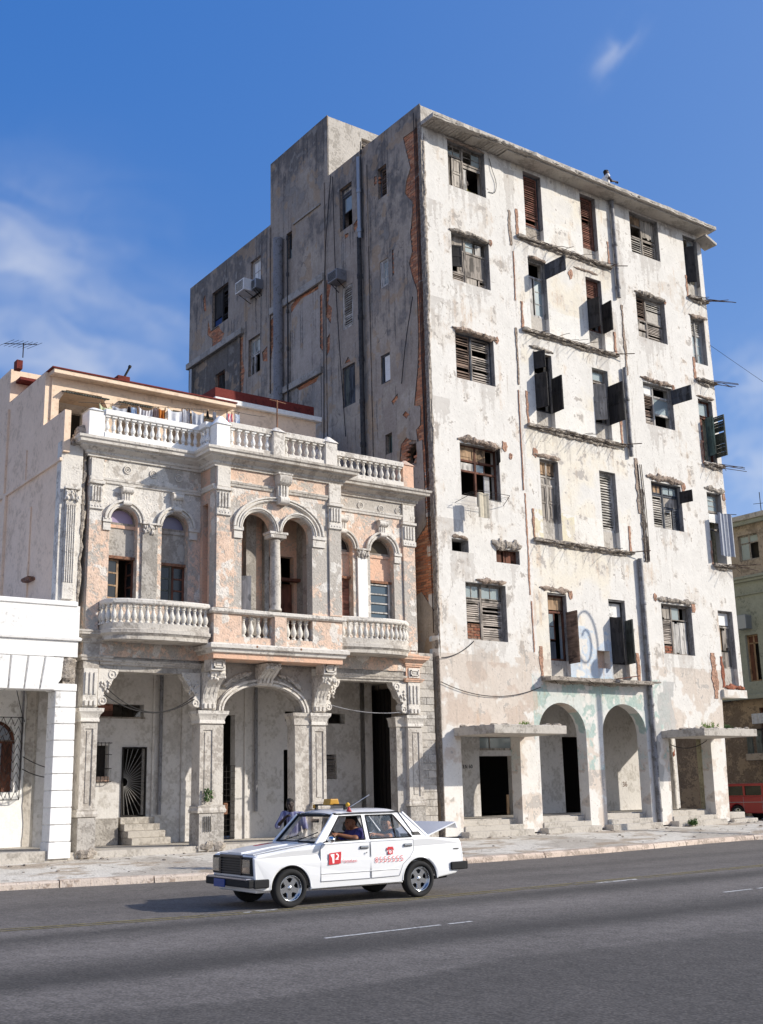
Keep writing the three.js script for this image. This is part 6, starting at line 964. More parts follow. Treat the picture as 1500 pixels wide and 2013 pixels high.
// ------------------------------------------------------------------ cars
const paintWhite = new THREE.MeshPhysicalMaterial({ color: new THREE.Color(0.80, 0.80, 0.80), roughness: 0.42, clearcoat: 0.6, clearcoatRoughness: 0.12 });
const seam = std({ color: 0x8d8e92, roughness: 0.7 });
function wheel(parent, x, z, r, side, rimMat) {                       // side +1 shows towards +z
  const w = part('wheel', parent), t = B(), o = [[0.19, -0.085], [0.26, -0.09], [0.285, -0.07], [0.292, -0.03], [0.292, 0.03], [0.285, 0.07], [0.26, 0.09], [0.19, 0.085]].map(([a, b]) => [a * r / 0.29, b]);
  const put = (g) => { g.rotateX(Math.PI / 2); if (side < 0) g.rotateY(Math.PI); g.translate(x, r, z); return g; };
  t.add(put(new THREE.LatheGeometry(o.concat([o[0]]).map(([a, b]) => new THREE.Vector2(a, b)), 40))); t.build('tyre', M.rubber, w, { local: true });
  const k = r / 0.29, d = B(), lg = (p) => put(new THREE.LatheGeometry(p.map(([a, b]) => new THREE.Vector2(a * k, b)), 36));
  d.add(lg([[0.195, -0.08], [0.195, 0.075], [0.188, 0.088], [0.18, 0.075], [0.172, 0.03], [0.172, -0.05]])); d.add(lg([[0.001, 0.05], [0.03, 0.05], [0.036, 0.035], [0.07, 0.03], [0.075, 0.02]]));
  const face = new THREE.Shape(); face.absarc(0, 0, 0.174 * k, 0, Math.PI * 2); const hub = new THREE.Path();
  for (let i = 0; i < 5; i++) { const a = i / 5 * Math.PI * 2 + 0.3, h = new THREE.Path(); const P = [[0.085, -0.17], [0.15, -0.38], [0.158, 0], [0.15, 0.38], [0.085, 0.17]].map(([q, b]) => new THREE.Vector2(q * k * Math.cos(a + b), q * k * Math.sin(a + b))); h.setFromPoints(P); face.holes.push(h); }
  const f = new THREE.ExtrudeGeometry(face, { depth: 0.012, bevelEnabled: true, bevelThickness: 0.006, bevelSize: 0.005, bevelSegments: 1, curveSegments: 30 }); f.translate(0, 0, 0.02); if (side < 0) f.rotateY(Math.PI); f.translate(x, r, z); d.add(f);
  d.build('rim', rimMat, w, { local: true });
  const b = B(); b.add(lg([[0.001, -0.03], [0.17, -0.03], [0.17, -0.05], [0.001, -0.05]])); b.build('brake_drum', M.black, w, { local: true });
  return w;
}
const taxi = thing('taxi', 'white boxy taxi saloon with red lettering and raised boot lid driving along the road', 'taxi', [11.0, 0, 9.36]);
taxi.rotation.y = -3.6 * R;
{
  const C = taxi, lo = { local: true }, W = 0.79, arch = (cx) => arcPts(cx, 0.29, 0.345, Math.PI, 0, 18).map(([x, y]) => [x, Math.max(y, 0.29)]);
  const low = [[-1.80, 0.30], [-1.66, 0.27], [-1.557, 0.27], ...arch(-1.212), [-0.867, 0.245], [0.867, 0.25], ...arch(1.212), [1.557, 0.29], [1.95, 0.34], [2.05, 0.40]];
  const topL = [[2.12, 0.46], [2.13, 0.62], [2.10, 0.84], [2.06, 0.905], [1.40, 0.955], [-0.70, 0.93], [-1.3, 0.86], [-1.80, 0.79], [-1.85, 0.76], [-1.83, 0.45]];
  const prof = low.concat(topL);
  const bend = (g) => { const p = g.attributes.position; for (let i = 0; i < p.count; i++) { const x = p.getX(i), y = p.getY(i), z = p.getZ(i), e = Math.max(0, Math.abs(x + (x < 0 ? 0 : -0.15)) - 1.2) / 0.8; p.setZ(i, z * (1 - 0.05 * e * e - 0.10 * Math.max(0, y - 0.66) ** 1.3 * 1.2 - 0.08 * Math.max(0, 0.45 - y))); } g.computeVertexNormals(); return g; };
  const bodyMB = B();
  for (const s of [-1, 1]) { const m = B(); m.ext(prof, s > 0 ? W - 0.09 : -W, s > 0 ? W : -W + 0.09, [], 0.022); m.g.forEach((g) => bodyMB.add(bend(g))); }
  const core = [[-1.80, 0.32], [-1.62, 0.32], [-1.56, 0.66], [-0.87, 0.66], [-0.8, 0.3], [0.8, 0.3], [0.87, 0.66], [1.56, 0.66], [1.6, 0.34], [2.05, 0.40], [2.12, 0.46], [2.13, 0.62], [2.10, 0.82], [2.06, 0.86], [1.52, 0.86], [1.5, 0.93], [1.36, 0.94], [1.3, 0.60], [-0.55, 0.42], [-0.62, 0.90], [-0.72, 0.935], [-1.3, 0.868], [-1.79, 0.80], [-1.84, 0.76], [-1.82, 0.45]];
  { const m = B(); m.ext(core, -0.71, 0.71); m.g.forEach((g) => bodyMB.add(bend(g))); }
  bodyMB.build('body', paintWhite, C, lo);
  // bonnet with raised ridges, red flash
  { const m = B(); m.ext([[-1.79, 0.806], [-1.3, 0.876], [-0.78, 0.935], [-0.78, 0.942], [-1.3, 0.888], [-1.79, 0.816]], -0.62, 0.62, [], 0.004); m.ext([[-1.82, 0.78], [-1.3, 0.884], [-0.8, 0.942], [-0.8, 0.955], [-1.3, 0.902], [-1.82, 0.835]], -0.25, 0.25, [], 0.01); m.build('bonnet', paintWhite, C, lo); B().rot((q) => q.box(-1.25, -0.95, 0.91, 0.914, -0.5, -0.3), [0, 0, 1], 0.11, [-1.1, 0.91, 0]).build('bonnet_mark', std({ color: 0xb03038, roughness: 0.5 }), C, lo); }
  // doors, proud of the body with a gap between
  const zAt = (x, y) => W * (1 - 0.12 * Math.max(0, y - 0.66) ** 1.3);
  const door = (pts, s, nm) => { const d = part(nm, C), g = B().ext(pts, 0, 0.009, [], 0.003); g.g.forEach((q) => { q.translate(0, 0, s > 0 ? W - 0.005 : -W - 0.004); bend(q); }); g.build('door_skin', paintWhite, d, lo); return d; };
  const fd = [[-0.685, 0.36], [0.235, 0.36], [0.235, 0.925], [-0.66, 0.915], [-0.685, 0.86]], rd = [[0.255, 0.36], [0.79, 0.37], [0.87, 0.55], [1.02, 0.66], [1.09, 0.76], [1.09, 0.93], [0.255, 0.928]];
  const seamsOf = (s) => { const m = B(); for (const P of [fd, rd]) for (let i = 0; i < P.length; i++) { const a = P[i], b = P[(i + 1) % P.length]; m.bar([a[0], a[1], s * (zAt(0, a[1]) + 0.003)], [b[0], b[1], s * (zAt(0, b[1]) + 0.003)], 0.005, 4); } m.build('door_seam', seam, C, lo); };
  for (const s of [1, -1]) {
    const a = door(fd, s, 'front_door'), b = door(rd, s, 'rear_door'); seamsOf(s);
    for (const [d, x] of [[a, 0.05], [b, 0.9]]) { const z = s * (zAt(0, 0.84) + 0.012); B().box(x, x + 0.15, 0.828, 0.86, z - 0.006, z + 0.018, 0.006).build('handle', M.chrome, d, lo); B().box(x - 0.005, x + 0.155, 0.822, 0.866, z - 0.008, z + 0.004, 0.003).build('handle_cup', M.black, d, lo); }
    B().bar([0.16, 0.76, s * (W + 0.005)], [0.16, 0.76, s * (W + 0.018)], 0.012, 8).build('lock', M.chrome, a, lo);
    if (s > 0) {                                                     // printed lettering
      const print = (par, w, h, x, y, draw) => { const cv = document.createElement('canvas'); cv.width = Math.round(512 * w / Math.max(w, h)); cv.height = Math.round(512 * h / Math.max(w, h)); const c = cv.getContext('2d'); c.clearRect(0, 0, cv.width, cv.height); draw(c, cv.width, cv.height); const t = new THREE.CanvasTexture(cv); t.colorSpace = THREE.SRGBColorSpace; const m = new THREE.Mesh(new THREE.PlaneGeometry(w, h), std({ map: t, transparent: true, alphaTest: 0.3, roughness: 0.5 })); m.name = 'lettering'; m.position.set(x, y, zAt(0, y) + 0.0145); m.rotation.x = -0.03; par.add(m); };
      print(a, 0.24, 0.2, -0.43, 0.70, (c, w, h) => { c.fillStyle = '#c8202c'; c.beginPath(); c.moveTo(w * 0.06, h * 0.1); c.lineTo(w * 0.98, h * 0.02); c.lineTo(w * 0.92, h * 0.92); c.lineTo(0, h * 0.98); c.fill(); c.fillStyle = '#fff'; c.beginPath(); c.moveTo(w * 0.14, h * 0.2); c.lineTo(w * 0.44, h * 0.16); c.lineTo(w * 0.42, h * 0.86); c.lineTo(w * 0.3, h * 0.88); c.lineTo(w * 0.28, h * 0.5); c.fill(); c.strokeStyle = '#fff'; c.lineWidth = h * 0.1; c.beginPath(); c.arc(w * 0.62, h * 0.34, h * 0.15, -1.9, 1.7); c.stroke(); c.fillRect(w * 0.52, h * 0.54, w * 0.24, h * 0.07); });
      print(a, 0.36, 0.1, -0.12, 0.65, (c, w, h) => { c.fillStyle = '#d2606a'; c.font = Math.round(h * 0.72) + 'px sans-serif'; c.textBaseline = 'middle'; c.fillText('Panataxi', 4, h * 0.52, w - 8); });
      print(b, 0.58, 0.13, 0.60, 0.645, (c, w, h) => { c.fillStyle = '#d2303c'; c.font = Math.round(h * 0.9) + 'px sans-serif'; c.textBaseline = 'middle'; [...'8555555'].forEach((ch, i) => c.fillText(ch, 6 + i * w * 0.14, h * 0.54)); });
      print(b, 0.15, 0.13, 0.62, 0.765, (c, w, h) => { c.fillStyle = '#c8202c'; c.beginPath(); c.arc(w * 0.5, h * 0.36, w * 0.44, Math.PI, 0); c.lineTo(w * 0.94, h * 0.44); c.lineTo(w * 0.74, h * 0.44); c.lineTo(w * 0.7, h * 0.3); c.lineTo(w * 0.3, h * 0.3); c.lineTo(w * 0.26, h * 0.44); c.lineTo(w * 0.06, h * 0.44); c.fill(); c.fillRect(w * 0.2, h * 0.46, w * 0.6, h * 0.44); c.fillStyle = '#fff'; c.beginPath(); c.arc(w * 0.5, h * 0.62, w * 0.15, 0, 7); c.fill(); c.fillStyle = '#c8202c'; c.beginPath(); c.arc(w * 0.5, h * 0.62, w * 0.07, 0, 7); c.fill(); });
      B().box(-1.72, -1.6, 0.665, 0.695, 0.745, 0.765, 0.006).build('indicator', std({ color: 0xc06a20, roughness: 0.3 }), C, lo);
      B().box(1.92, 2.03, 0.735, 0.748, 0.745, 0.768, 0.003).build('badge', M.black, C, lo);
    }
    // side crease, sill strip, arch lips
    { const m = B(); for (const cx of [-1.212, 1.212]) m.tube(arcPts(cx, 0.29, 0.352, Math.PI * 1.0, 0, 16).map(([x, y]) => [x, Math.max(0.29, y), s * (W - 0.012 - (Math.abs(x) > 1.4 ? 0.012 : 0))]), 0.014, 24, 6); m.build('arch_lip', paintWhite, C, lo); const q = B(); for (const cx of [-1.212, 1.212]) q.tube(arcPts(cx, 0.29, 0.335, Math.PI, 0, 16).map(([x, y]) => [x, Math.max(0.28, y), s * (W - 0.03)]), 0.012, 24, 6); q.box(-0.86, 0.86, 0.24, 0.275, s > 0 ? 0.72 : -0.745, s > 0 ? 0.745 : -0.72); q.build('arch_rubber', M.rubber, C, lo); B().bar([-0.85, 0.262, s * 0.765], [0.84, 0.27, s * 0.765], 0.014, 6).build('sill_strip', M.chrome, C, lo); B().bar([-0.68, 0.475, s * (W + 0.006)], [0.79, 0.475, s * (W + 0.006)], 0.006, 4).bar([-1.78, 0.80, s * 0.735], [-0.72, 0.915, s * 0.748], 0.012, 6).build('side_crease', paintWhite, C, lo); }
    // upper side frame with the window openings, leaning in
    const zz = (y) => 0.745 - (y - 0.93) * 0.30, lean = (g) => { const p = g.attributes.position; for (let i = 0; i < p.count; i++) p.setZ(i, s * (zz(p.getY(i)) + p.getZ(i))); if (s < 0) flip(g); g.computeVertexNormals(); return g; };
    const fr = [[-0.74, 0.925], [-0.36, 1.345], [-0.28, 1.395], [0.84, 1.395], [0.96, 1.36], [1.42, 0.945]], w1 = [[-0.56, 0.955], [0.18, 0.965], [0.165, 1.34], [-0.255, 1.335]], w2 = [[0.27, 0.967], [1.09, 0.97], [0.80, 1.325], [0.77, 1.34], [0.25, 1.34]];
    { const m = B(); m.ext(fr, -0.03, 0.0, [w1, w2]); m.g.forEach(lean); m.build('side_frame', paintWhite, C, lo); const k = B(); for (const P of [w1, w2]) { for (let i = 0; i < P.length; i++) { const a = P[i], b = P[(i + 1) % P.length]; k.bar([a[0], a[1], s * (zz(a[1]) + 0.001)], [b[0], b[1], s * (zz(b[1]) + 0.001)], 0.011, 5); } } k.bar([0.77, 0.97, s * zz(0.97)], [0.77, 1.335, s * zz(1.335)], 0.012, 5).bar([-0.36, 1.375, s * (zz(1.38) + 0.006)], [0.9, 1.385, s * (zz(1.38) + 0.006)], 0.012, 5).bar([0.9, 1.385, s * (zz(1.38) + 0.006)], [1.15, 1.0, s * (zz(1.0) + 0.004)], 0.008, 5).build('window_rubber', M.rubber, C, lo);
      const gm = B(); gm.ext(w2, -0.016, -0.013); gm.g.forEach(lean); gm.build('side_glass', M.glass, C, lo); if (s < 0) { const g2 = B(); g2.ext(w1, -0.016, -0.013); g2.g.forEach(lean); g2.build('side_glass', M.glass, C, lo); } const v = B(); v.ext([[1.09, 1.05], [1.24, 1.05], [1.29, 0.995], [1.11, 0.995]], 0, 0.006); v.g.forEach(lean); v.build('pillar_vent', M.black, C, lo); }
    // mirror
    if (s > 0) { const mi = part('mirror', C); B().bar([-0.6, 0.95, 0.745], [-0.56, 0.98, 0.86], 0.012, 6).build('arm', M.black, mi, lo); const g = new THREE.SphereGeometry(0.1, 20, 14); g.scale(0.55, 0.55, 0.85); g.translate(-0.55, 0.995, 0.89); B().add(g).build('housing', M.chrome, mi, lo); }
    wheel(C, -1.212, s * 0.69, 0.29, s, M.chrome); wheel(C, 1.212, s * 0.69, 0.29, s, M.chrome);
  }
  // roof skin
  { const P = [], I = [], nx = 22, nz = 18; for (let k = 0; k < 2; k++) for (let i = 0; i <= nx; i++) for (let j = 0; j <= nz; j++) { const u = i / nx, w = j / nz * 2 - 1, x = -0.37 + 1.36 * u, e = Math.pow(Math.abs(w), 4), f = Math.pow(Math.abs(u * 2 - 1), 6); P.push(x + (u < 0.5 ? -1 : 1) * -0.05 * w * w * f * 0.6, 1.45 - 0.045 * e - 0.05 * f - 0.012 * (w * w) - k * 0.02, w * (0.632 - 0.02 * f)); }
    const s = (nx + 1) * (nz + 1); for (let k = 0; k < 2; k++) for (let i = 0; i < nx; i++) for (let j = 0; j < nz; j++) { const a = k * s + i * (nz + 1) + j, b = a + nz + 1; k ? I.push(a, b, a + 1, b, b + 1, a + 1) : I.push(a, a + 1, b, b, a + 1, b + 1); }
    const g = new THREE.BufferGeometry(); g.setAttribute('position', new THREE.Float32BufferAttribute(P, 3)); g.setIndex(I); g.computeVertexNormals(); B().add(g).build('roof', paintWhite, C, lo); B().box(-0.3, 0.9, 1.38, 1.395, -0.57, 0.57).build('headlining', M.inside, C, lo); }
  // windscreen and rear screen
  const scr = (a, b, za, zb, nm) => { const P = [[...a, za], [...a, -za], [...b, -zb], [...b, zb]].map(([x, y, z]) => [x, y, z]); const g = new THREE.BufferGeometry(); g.setAttribute('position', new THREE.Float32BufferAttribute(P.flat(), 3)); g.setIndex([0, 1, 2, 0, 2, 3]); g.computeVertexNormals(); B().add(g).build(nm, M.glass, C, lo); const m = B(); for (let i = 0; i < 4; i++) m.bar(P[i], P[(i + 1) % 4], 0.022, 6); m.build('screen_rubber', M.rubber, C, lo); };
  scr([-0.70, 0.945], [-0.345, 1.355], 0.69, 0.585, 'windscreen'); scr([1.39, 0.95], [0.985, 1.355], 0.68, 0.58, 'rear_screen');
  for (const s of [-1, 1]) { B().bar([-0.745, 0.93, s * 0.735], [-0.355, 1.365, s * 0.61], 0.026, 8).build('pillar', paintWhite, C, lo); B().bar([1.43, 0.945, s * 0.72], [0.985, 1.365, s * 0.6], 0.03, 8).build('pillar', paintWhite, C, lo); }
  B().bar([-0.74, 0.965, 0.1], [-0.60, 1.1, 0.55], 0.008, 5).bar([-0.76, 0.95, -0.45], [-0.66, 1.05, 0.0], 0.008, 5).build('wiper', M.black, C, lo);
  // front: grille, lamps, bumper, plate
  const F = -1.865; B().box(F, F + 0.06, 0.50, 0.775, -0.72, 0.72, 0.015).build('front_panel', M.black, C, lo);
  { const g = part('grille', C); for (let i = 0; i < 6; i++) B().box(F - 0.018, F + 0.01, 0.525 + i * 0.037, 0.542 + i * 0.037, -0.36, 0.36, 0.004).build('slat', std({ color: 0x262425, roughness: 0.5 }), g, lo); B().box(F - 0.03, F + 0.01, 0.755, 0.8, -0.38, 0.38, 0.008).box(F - 0.024, F + 0.01, 0.5, 0.8, -0.39, -0.36).box(F - 0.024, F + 0.01, 0.5, 0.8, 0.36, 0.39).build('surround', std({ color: 0x2c292b, roughness: 0.4, metalness: 0.4 }), g, lo); }
  for (const s of [-1, 1]) { const h = part('headlight', C); B().box(F - 0.012, F + 0.02, 0.53, 0.745, Math.min(s * 0.42, s * 0.7), Math.max(s * 0.42, s * 0.7), 0.012).build('reflector', std({ color: 0x1d2026, roughness: 0.3, metalness: 0.4 }), h, lo); B().box(F - 0.03, F - 0.014, 0.535, 0.74, Math.min(s * 0.425, s * 0.695), Math.max(s * 0.425, s * 0.695), 0.006).build('lens', M.glass, h, lo); }
  B().box(F - 0.09, F + 0.1, 0.33, 0.45, -0.80, 0.80, 0.02).box(F, -1.6, 0.32, 0.45, 0.765, 0.815, 0.02).box(F, -1.6, 0.32, 0.45, -0.815, -0.765, 0.02).build('bumper', M.rubber, C, lo); B().box(F - 0.1, F + 0.06, 0.435, 0.47, -0.72, 0.72, 0.012).build('bumper_trim', std({ color: 0x9c9aa0, roughness: 0.3, metalness: 0.8 }), C, lo);
  B().box(F - 0.115, F - 0.095, 0.31, 0.43, -0.42, -0.02, 0.004).build('number_plate', std({ color: 0x1d3f86, roughness: 0.5 }), C, lo); B().box(-1.78, -1.6, 0.24, 0.33, -0.68, 0.68, 0.02).build('valance', paintWhite, C, lo);
  B().box(2.06, 2.2, 0.40, 0.53, -0.79, 0.79, 0.02).box(1.84, 2.14, 0.40, 0.53, 0.76, 0.805, 0.02).box(1.84, 2.14, 0.40, 0.53, -0.805, -0.76, 0.02).build('bumper', M.rubber, C, lo);
  for (const s of [-1, 1]) B().box(2.11, 2.14, 0.58, 0.82, Math.min(s * 0.4, s * 0.7), Math.max(s * 0.4, s * 0.7), 0.008).build('tail_light', std({ color: 0x8a1c1c, roughness: 0.3 }), C, lo);
  // boot lid standing open
  B().rot((m) => m.box(1.44, 2.10, 0.945, 0.972, -0.66, 0.66, 0.01).box(2.08, 2.105, 0.86, 0.955, -0.66, 0.66, 0.008), [0, 0, 1], 19 * R, [1.44, 0.95, 0]).build('boot_lid', paintWhite, C, lo);
  // inside: seats, dash, wheel, floor
  { const s = B(); for (const z of [-0.34, 0.34]) s.box(-0.15, 0.36, 0.42, 0.60, z - 0.24, z + 0.24, 0.05).rot((q) => q.box(0.28, 0.42, 0.55, 1.06, z - 0.24, z + 0.24, 0.05).box(0.32, 0.4, 1.08, 1.24, z - 0.12, z + 0.12, 0.03), [0, 0, 1], -0.2, [0.34, 0.55, z]); s.box(0.6, 1.1, 0.42, 0.6, -0.62, 0.62, 0.05).rot((q) => q.box(1.05, 1.2, 0.55, 1.02, -0.62, 0.62, 0.05), [0, 0, 1], -0.25, [1.12, 0.55, 0]); s.build('seats', M.black, C, lo); B().box(-0.66, -0.42, 0.55, 0.93, -0.66, 0.66, 0.05).build('dashboard', M.black, C, lo); const g = new THREE.TorusGeometry(0.185, 0.014, 8, 28); g.rotateY(Math.PI / 2); g.rotateZ(-0.5); g.translate(-0.3, 0.93, 0.34); const m = B().add(g); m.bar([-0.45, 0.83, 0.34], [-0.3, 0.93, 0.34], 0.025, 8).bar([-0.3, 0.93, 0.17], [-0.3, 0.93, 0.51], 0.012, 6); m.build('steering_wheel', M.black, C, lo); B().box(-0.36, -0.32, 1.24, 1.3, -0.1, 0.1, 0.01).build('rear_view_mirror', M.black, C, lo); B().box(-0.55, 1.3, 0.36, 0.43, -0.7, 0.7).box(1.18, 1.45, 0.86, 0.93, -0.66, 0.66).build('trim', M.black, C, lo); B().box(-1.4, 1.5, 0.24, 0.36, -0.45, 0.45, 0.03).bar([1.3, 0.24, 0.4], [2.0, 0.28, 0.4], 0.03).build('underside', M.black, C, lo); }
  // taxi sign on its bar, and aerial
  { const s = part('roof_sign', C), y = std({ color: 0xb8861e, roughness: 0.5 }); B().ext([[-0.13, 1.52], [0.07, 1.52], [0.045, 1.615], [-0.105, 1.615]], -0.13, 0.11, [], 0.02).build('sign_box', y, s, lo); B().box(-0.05, 0.0, 1.505, 1.53, -0.56, 0.5, 0.006).box(-0.045, -0.005, 1.44, 1.51, -0.56, -0.5).box(-0.045, -0.005, 1.44, 1.51, 0.42, 0.48).build('bar', M.black, s, lo); B().box(-0.06, 0.01, 1.46, 1.525, -0.6, -0.53, 0.01).build('bar_clamp', y, s, lo); }
  { const s = part('aerial', C); B().lathe([[0.001, 1.405], [0.05, 1.405], [0.03, 1.44], [0.018, 1.48], [0.001, 1.48]], -0.02, 0, 0.56, 12).build('base', std({ color: 0xa83038, roughness: 0.5 }), s, lo); const g = new THREE.SphereGeometry(0.036, 12, 8); g.translate(-0.04, 1.52, 0.56); B().add(g).build('ball', std({ color: 0xd8a424, roughness: 0.45 }), s, lo); B().bar([-0.02, 1.47, 0.56], [0.42, 1.67, 0.5], 0.004, 5).build('rod', M.chrome, s, lo); }
}
// red estate car standing in the side street
const redCar = thing('parked_car', 'dark red estate car in the side street at the right edge', 'car', [40.9, 0.2, -3.4]);
redCar.rotation.y = -Math.PI / 2 + 0.05;
{
  const C = redCar, lo = { local: true }, red = new THREE.MeshPhysicalMaterial({ color: new THREE.Color(0.33, 0.018, 0.02), roughness: 0.45, clearcoat: 0.4, clearcoatRoughness: 0.2 });
  const arch = (cx) => arcPts(cx, 0.3, 0.35, Math.PI, 0, 14).map(([x, y]) => [x, Math.max(0.3, y)]);
  const P = [[-2.1, 0.34], [-1.65, 0.28], ...arch(-1.28), [-0.9, 0.28], [0.9, 0.28], ...arch(1.28), [1.65, 0.3], [2.15, 0.36], [2.18, 0.6], [2.12, 0.86], [1.05, 0.94], [-2.12, 0.94], [-2.18, 0.6]];
  const m = B(); m.ext(P, -0.8, 0.8, [], 0.04); m.build('body', red, C, lo);
  const fr = [[-2.08, 0.93], [-1.82, 1.38], [-1.7, 1.43], [0.3, 1.43], [0.42, 1.4], [1.05, 0.93]], ws = [[[-1.92, 0.98], [-1.7, 1.36], [-0.98, 1.37], [-0.98, 0.98]], [[-0.9, 0.98], [-0.9, 1.37], [-0.12, 1.37], [-0.12, 0.98]], [[-0.04, 0.98], [-0.04, 1.37], [0.26, 1.36], [0.82, 0.98]]];
  for (const s of [-1, 1]) { const f = B(); f.ext(fr, s > 0 ? 0.66 : -0.72, s > 0 ? 0.72 : -0.66, ws, 0.008); f.build('side_frame', red, C, lo); const g = B(); for (const w of ws) g.ext(w, s * 0.69 - 0.002, s * 0.69 + 0.002); g.build('side_glass', std({ color: 0x1a1a1c, roughness: 0.08 }), C, lo); wheel(C, -1.28, s * 0.7, 0.3, s, M.chrome); wheel(C, 1.28, s * 0.7, 0.3, s, M.chrome); const q = B(); q.bar([-2.1, 0.72, s * 0.805], [2.1, 0.72, s * 0.805], 0.012, 5); q.build('side_strip', M.chrome, C, lo); const d = B(); for (const x of [-0.94, -0.08, 0.85]) d.box(x - 0.005, x + 0.005, 0.36, 0.93, s * 0.802 - 0.002, s * 0.802 + 0.002); d.build('door_seam', seam, C, lo); }
  B().box(-1.8, 0.36, 1.41, 1.46, -0.68, 0.68, 0.02).build('roof', red, C, lo); B().box(-1.95, 0.9, 0.9, 0.95, -0.65, 0.65).build('inside', M.black, C, lo);
  B().box(-2.28, -2.14, 0.4, 0.52, -0.8, 0.8, 0.02).box(2.14, 2.28, 0.4, 0.52, -0.8, 0.8, 0.02).build('bumper', M.chrome, C, lo);
  { const g = new THREE.BufferGeometry(); g.setAttribute('position', new THREE.Float32BufferAttribute([0.4, 1.41, 0.64, 0.4, 1.41, -0.64, 1.04, 0.94, -0.68, 1.04, 0.94, 0.68], 3)); g.setIndex([0, 1, 2, 0, 2, 3]); g.computeVertexNormals(); B().add(g).build('windscreen', M.glass, C, lo); }
}
// ------------------------------------------------------------------ people: one continuous skin from a smooth union of tapered limbs
function capsules(bones, res, k = 0.03) {                             // bones [[a, b, ra, rb], ...]; returns geometry
  const lo = V(1e9, 1e9, 1e9), hi = V(-1e9, -1e9, -1e9);
  for (const [a, b, ra, rb] of bones) { const r = Math.max(ra, rb) + 0.03; for (const p of [a, b]) { lo.min(V(p[0] - r, p[1] - r, p[2] - r)); hi.max(V(p[0] + r, p[1] + r, p[2] + r)); } }
  const c = lo.clone().add(hi).multiplyScalar(0.5), half = Math.max(hi.x - lo.x, hi.y - lo.y, hi.z - lo.z) / 2 * 1.06;
  const mc = new MarchingCubes(res, new THREE.MeshStandardMaterial(), false, false, 120000);
  const bb = bones.map(([a, b, ra, rb]) => { const d = [b[0] - a[0], b[1] - a[1], b[2] - a[2]]; return [a, d, d[0] * d[0] + d[1] * d[1] + d[2] * d[2] || 1e-9, ra, rb]; });
  for (let z = 0; z < res; z++) for (let y = 0; y < res; y++) for (let x = 0; x < res; x++) {
    const p = [c.x + (x / res * 2 - 1) * half, c.y + (y / res * 2 - 1) * half, c.z + (z / res * 2 - 1) * half]; let s = 1e3;
    for (const [a, d, l2, ra, rb] of bb) { const q0 = p[0] - a[0], q1 = p[1] - a[1], q2 = p[2] - a[2]; let t = (q0 * d[0] + q1 * d[1] + q2 * d[2]) / l2; t = t < 0 ? 0 : t > 1 ? 1 : t; const e = Math.hypot(q0 - d[0] * t, q1 - d[1] * t, q2 - d[2] * t) - (ra + (rb - ra) * t); const h = Math.max(k - Math.abs(s - e), 0) / k; s = Math.min(s, e) - h * h * k * 0.25; }
    mc.field[x + y * res + z * res * res] = -s;
  }
  mc.isolation = 0; mc.update();
  const n = mc.count, g = new THREE.BufferGeometry(), P = mc.positionArray.slice(0, n * 3), Nn = mc.normalArray.slice(0, n * 3);
  for (let i = 0; i < n; i++) { P[i * 3] = c.x + P[i * 3] * half; P[i * 3 + 1] = c.y + P[i * 3 + 1] * half; P[i * 3 + 2] = c.z + P[i * 3 + 2] * half; }
  g.setAttribute('position', new THREE.BufferAttribute(P, 3)); g.setAttribute('normal', new THREE.BufferAttribute(Nn, 3)); return g;
}
// a hand at the wrist w pointing along d (unit), palm normal n; curl 0..1
function handBones(w, d, n, curl = 0.4, s = 1) {
  const D = V(...d).normalize(), Nn = V(...n).normalize(), S = V().crossVectors(D, Nn).normalize(); Nn.crossVectors(S, D).normalize(); const W = V(...w), o = [];
  const at = (p, a, b, c) => p.clone().addScaledVector(D, a * s).addScaledVector(S, b * s).addScaledVector(Nn, c * s), arr = (p) => [p.x, p.y, p.z];
  const palm = at(W, 0.085, 0, 0); o.push([arr(W), arr(at(W, 0.05, 0.012, 0)), 0.026 * s, 0.026 * s], [arr(at(W, 0.02, 0, 0)), arr(at(W, 0.082, 0.03, 0)), 0.02 * s, 0.014 * s], [arr(at(W, 0.02, 0, 0)), arr(at(W, 0.08, -0.026, 0)), 0.02 * s, 0.014 * s], [arr(at(W, 0.03, 0, 0)), arr(palm), 0.02 * s, 0.015 * s]);
  [[0.03, 0.072], [0.011, 0.082], [-0.008, 0.076], [-0.026, 0.06]].forEach(([b, L], i) => { let p = at(W, 0.085, b, 0), a = curl * 0.9; for (let k = 0; k < 3; k++) { const l = L * [0.42, 0.32, 0.26][k] * s, q = p.clone().addScaledVector(D, Math.cos(a) * l).addScaledVector(Nn, Math.sin(a) * l).addScaledVector(S, (b > 0 ? 1 : -1) * 0.004 * s * (i === 1 || i === 2 ? 0 : 1)); o.push([arr(p), arr(q), (0.0095 - k * 0.0009) * s, (0.0088 - k * 0.001) * s]); p = q; a += curl * 1.1; } });
  let t = at(W, 0.028, 0.028, 0.006), u = at(W, 0.062, 0.055, 0.018), v = at(W, 0.09, 0.052, 0.034); o.push([arr(t), arr(u), 0.012 * s, 0.0105 * s], [arr(u), arr(v), 0.0105 * s, 0.0085 * s]);
  return o;
}
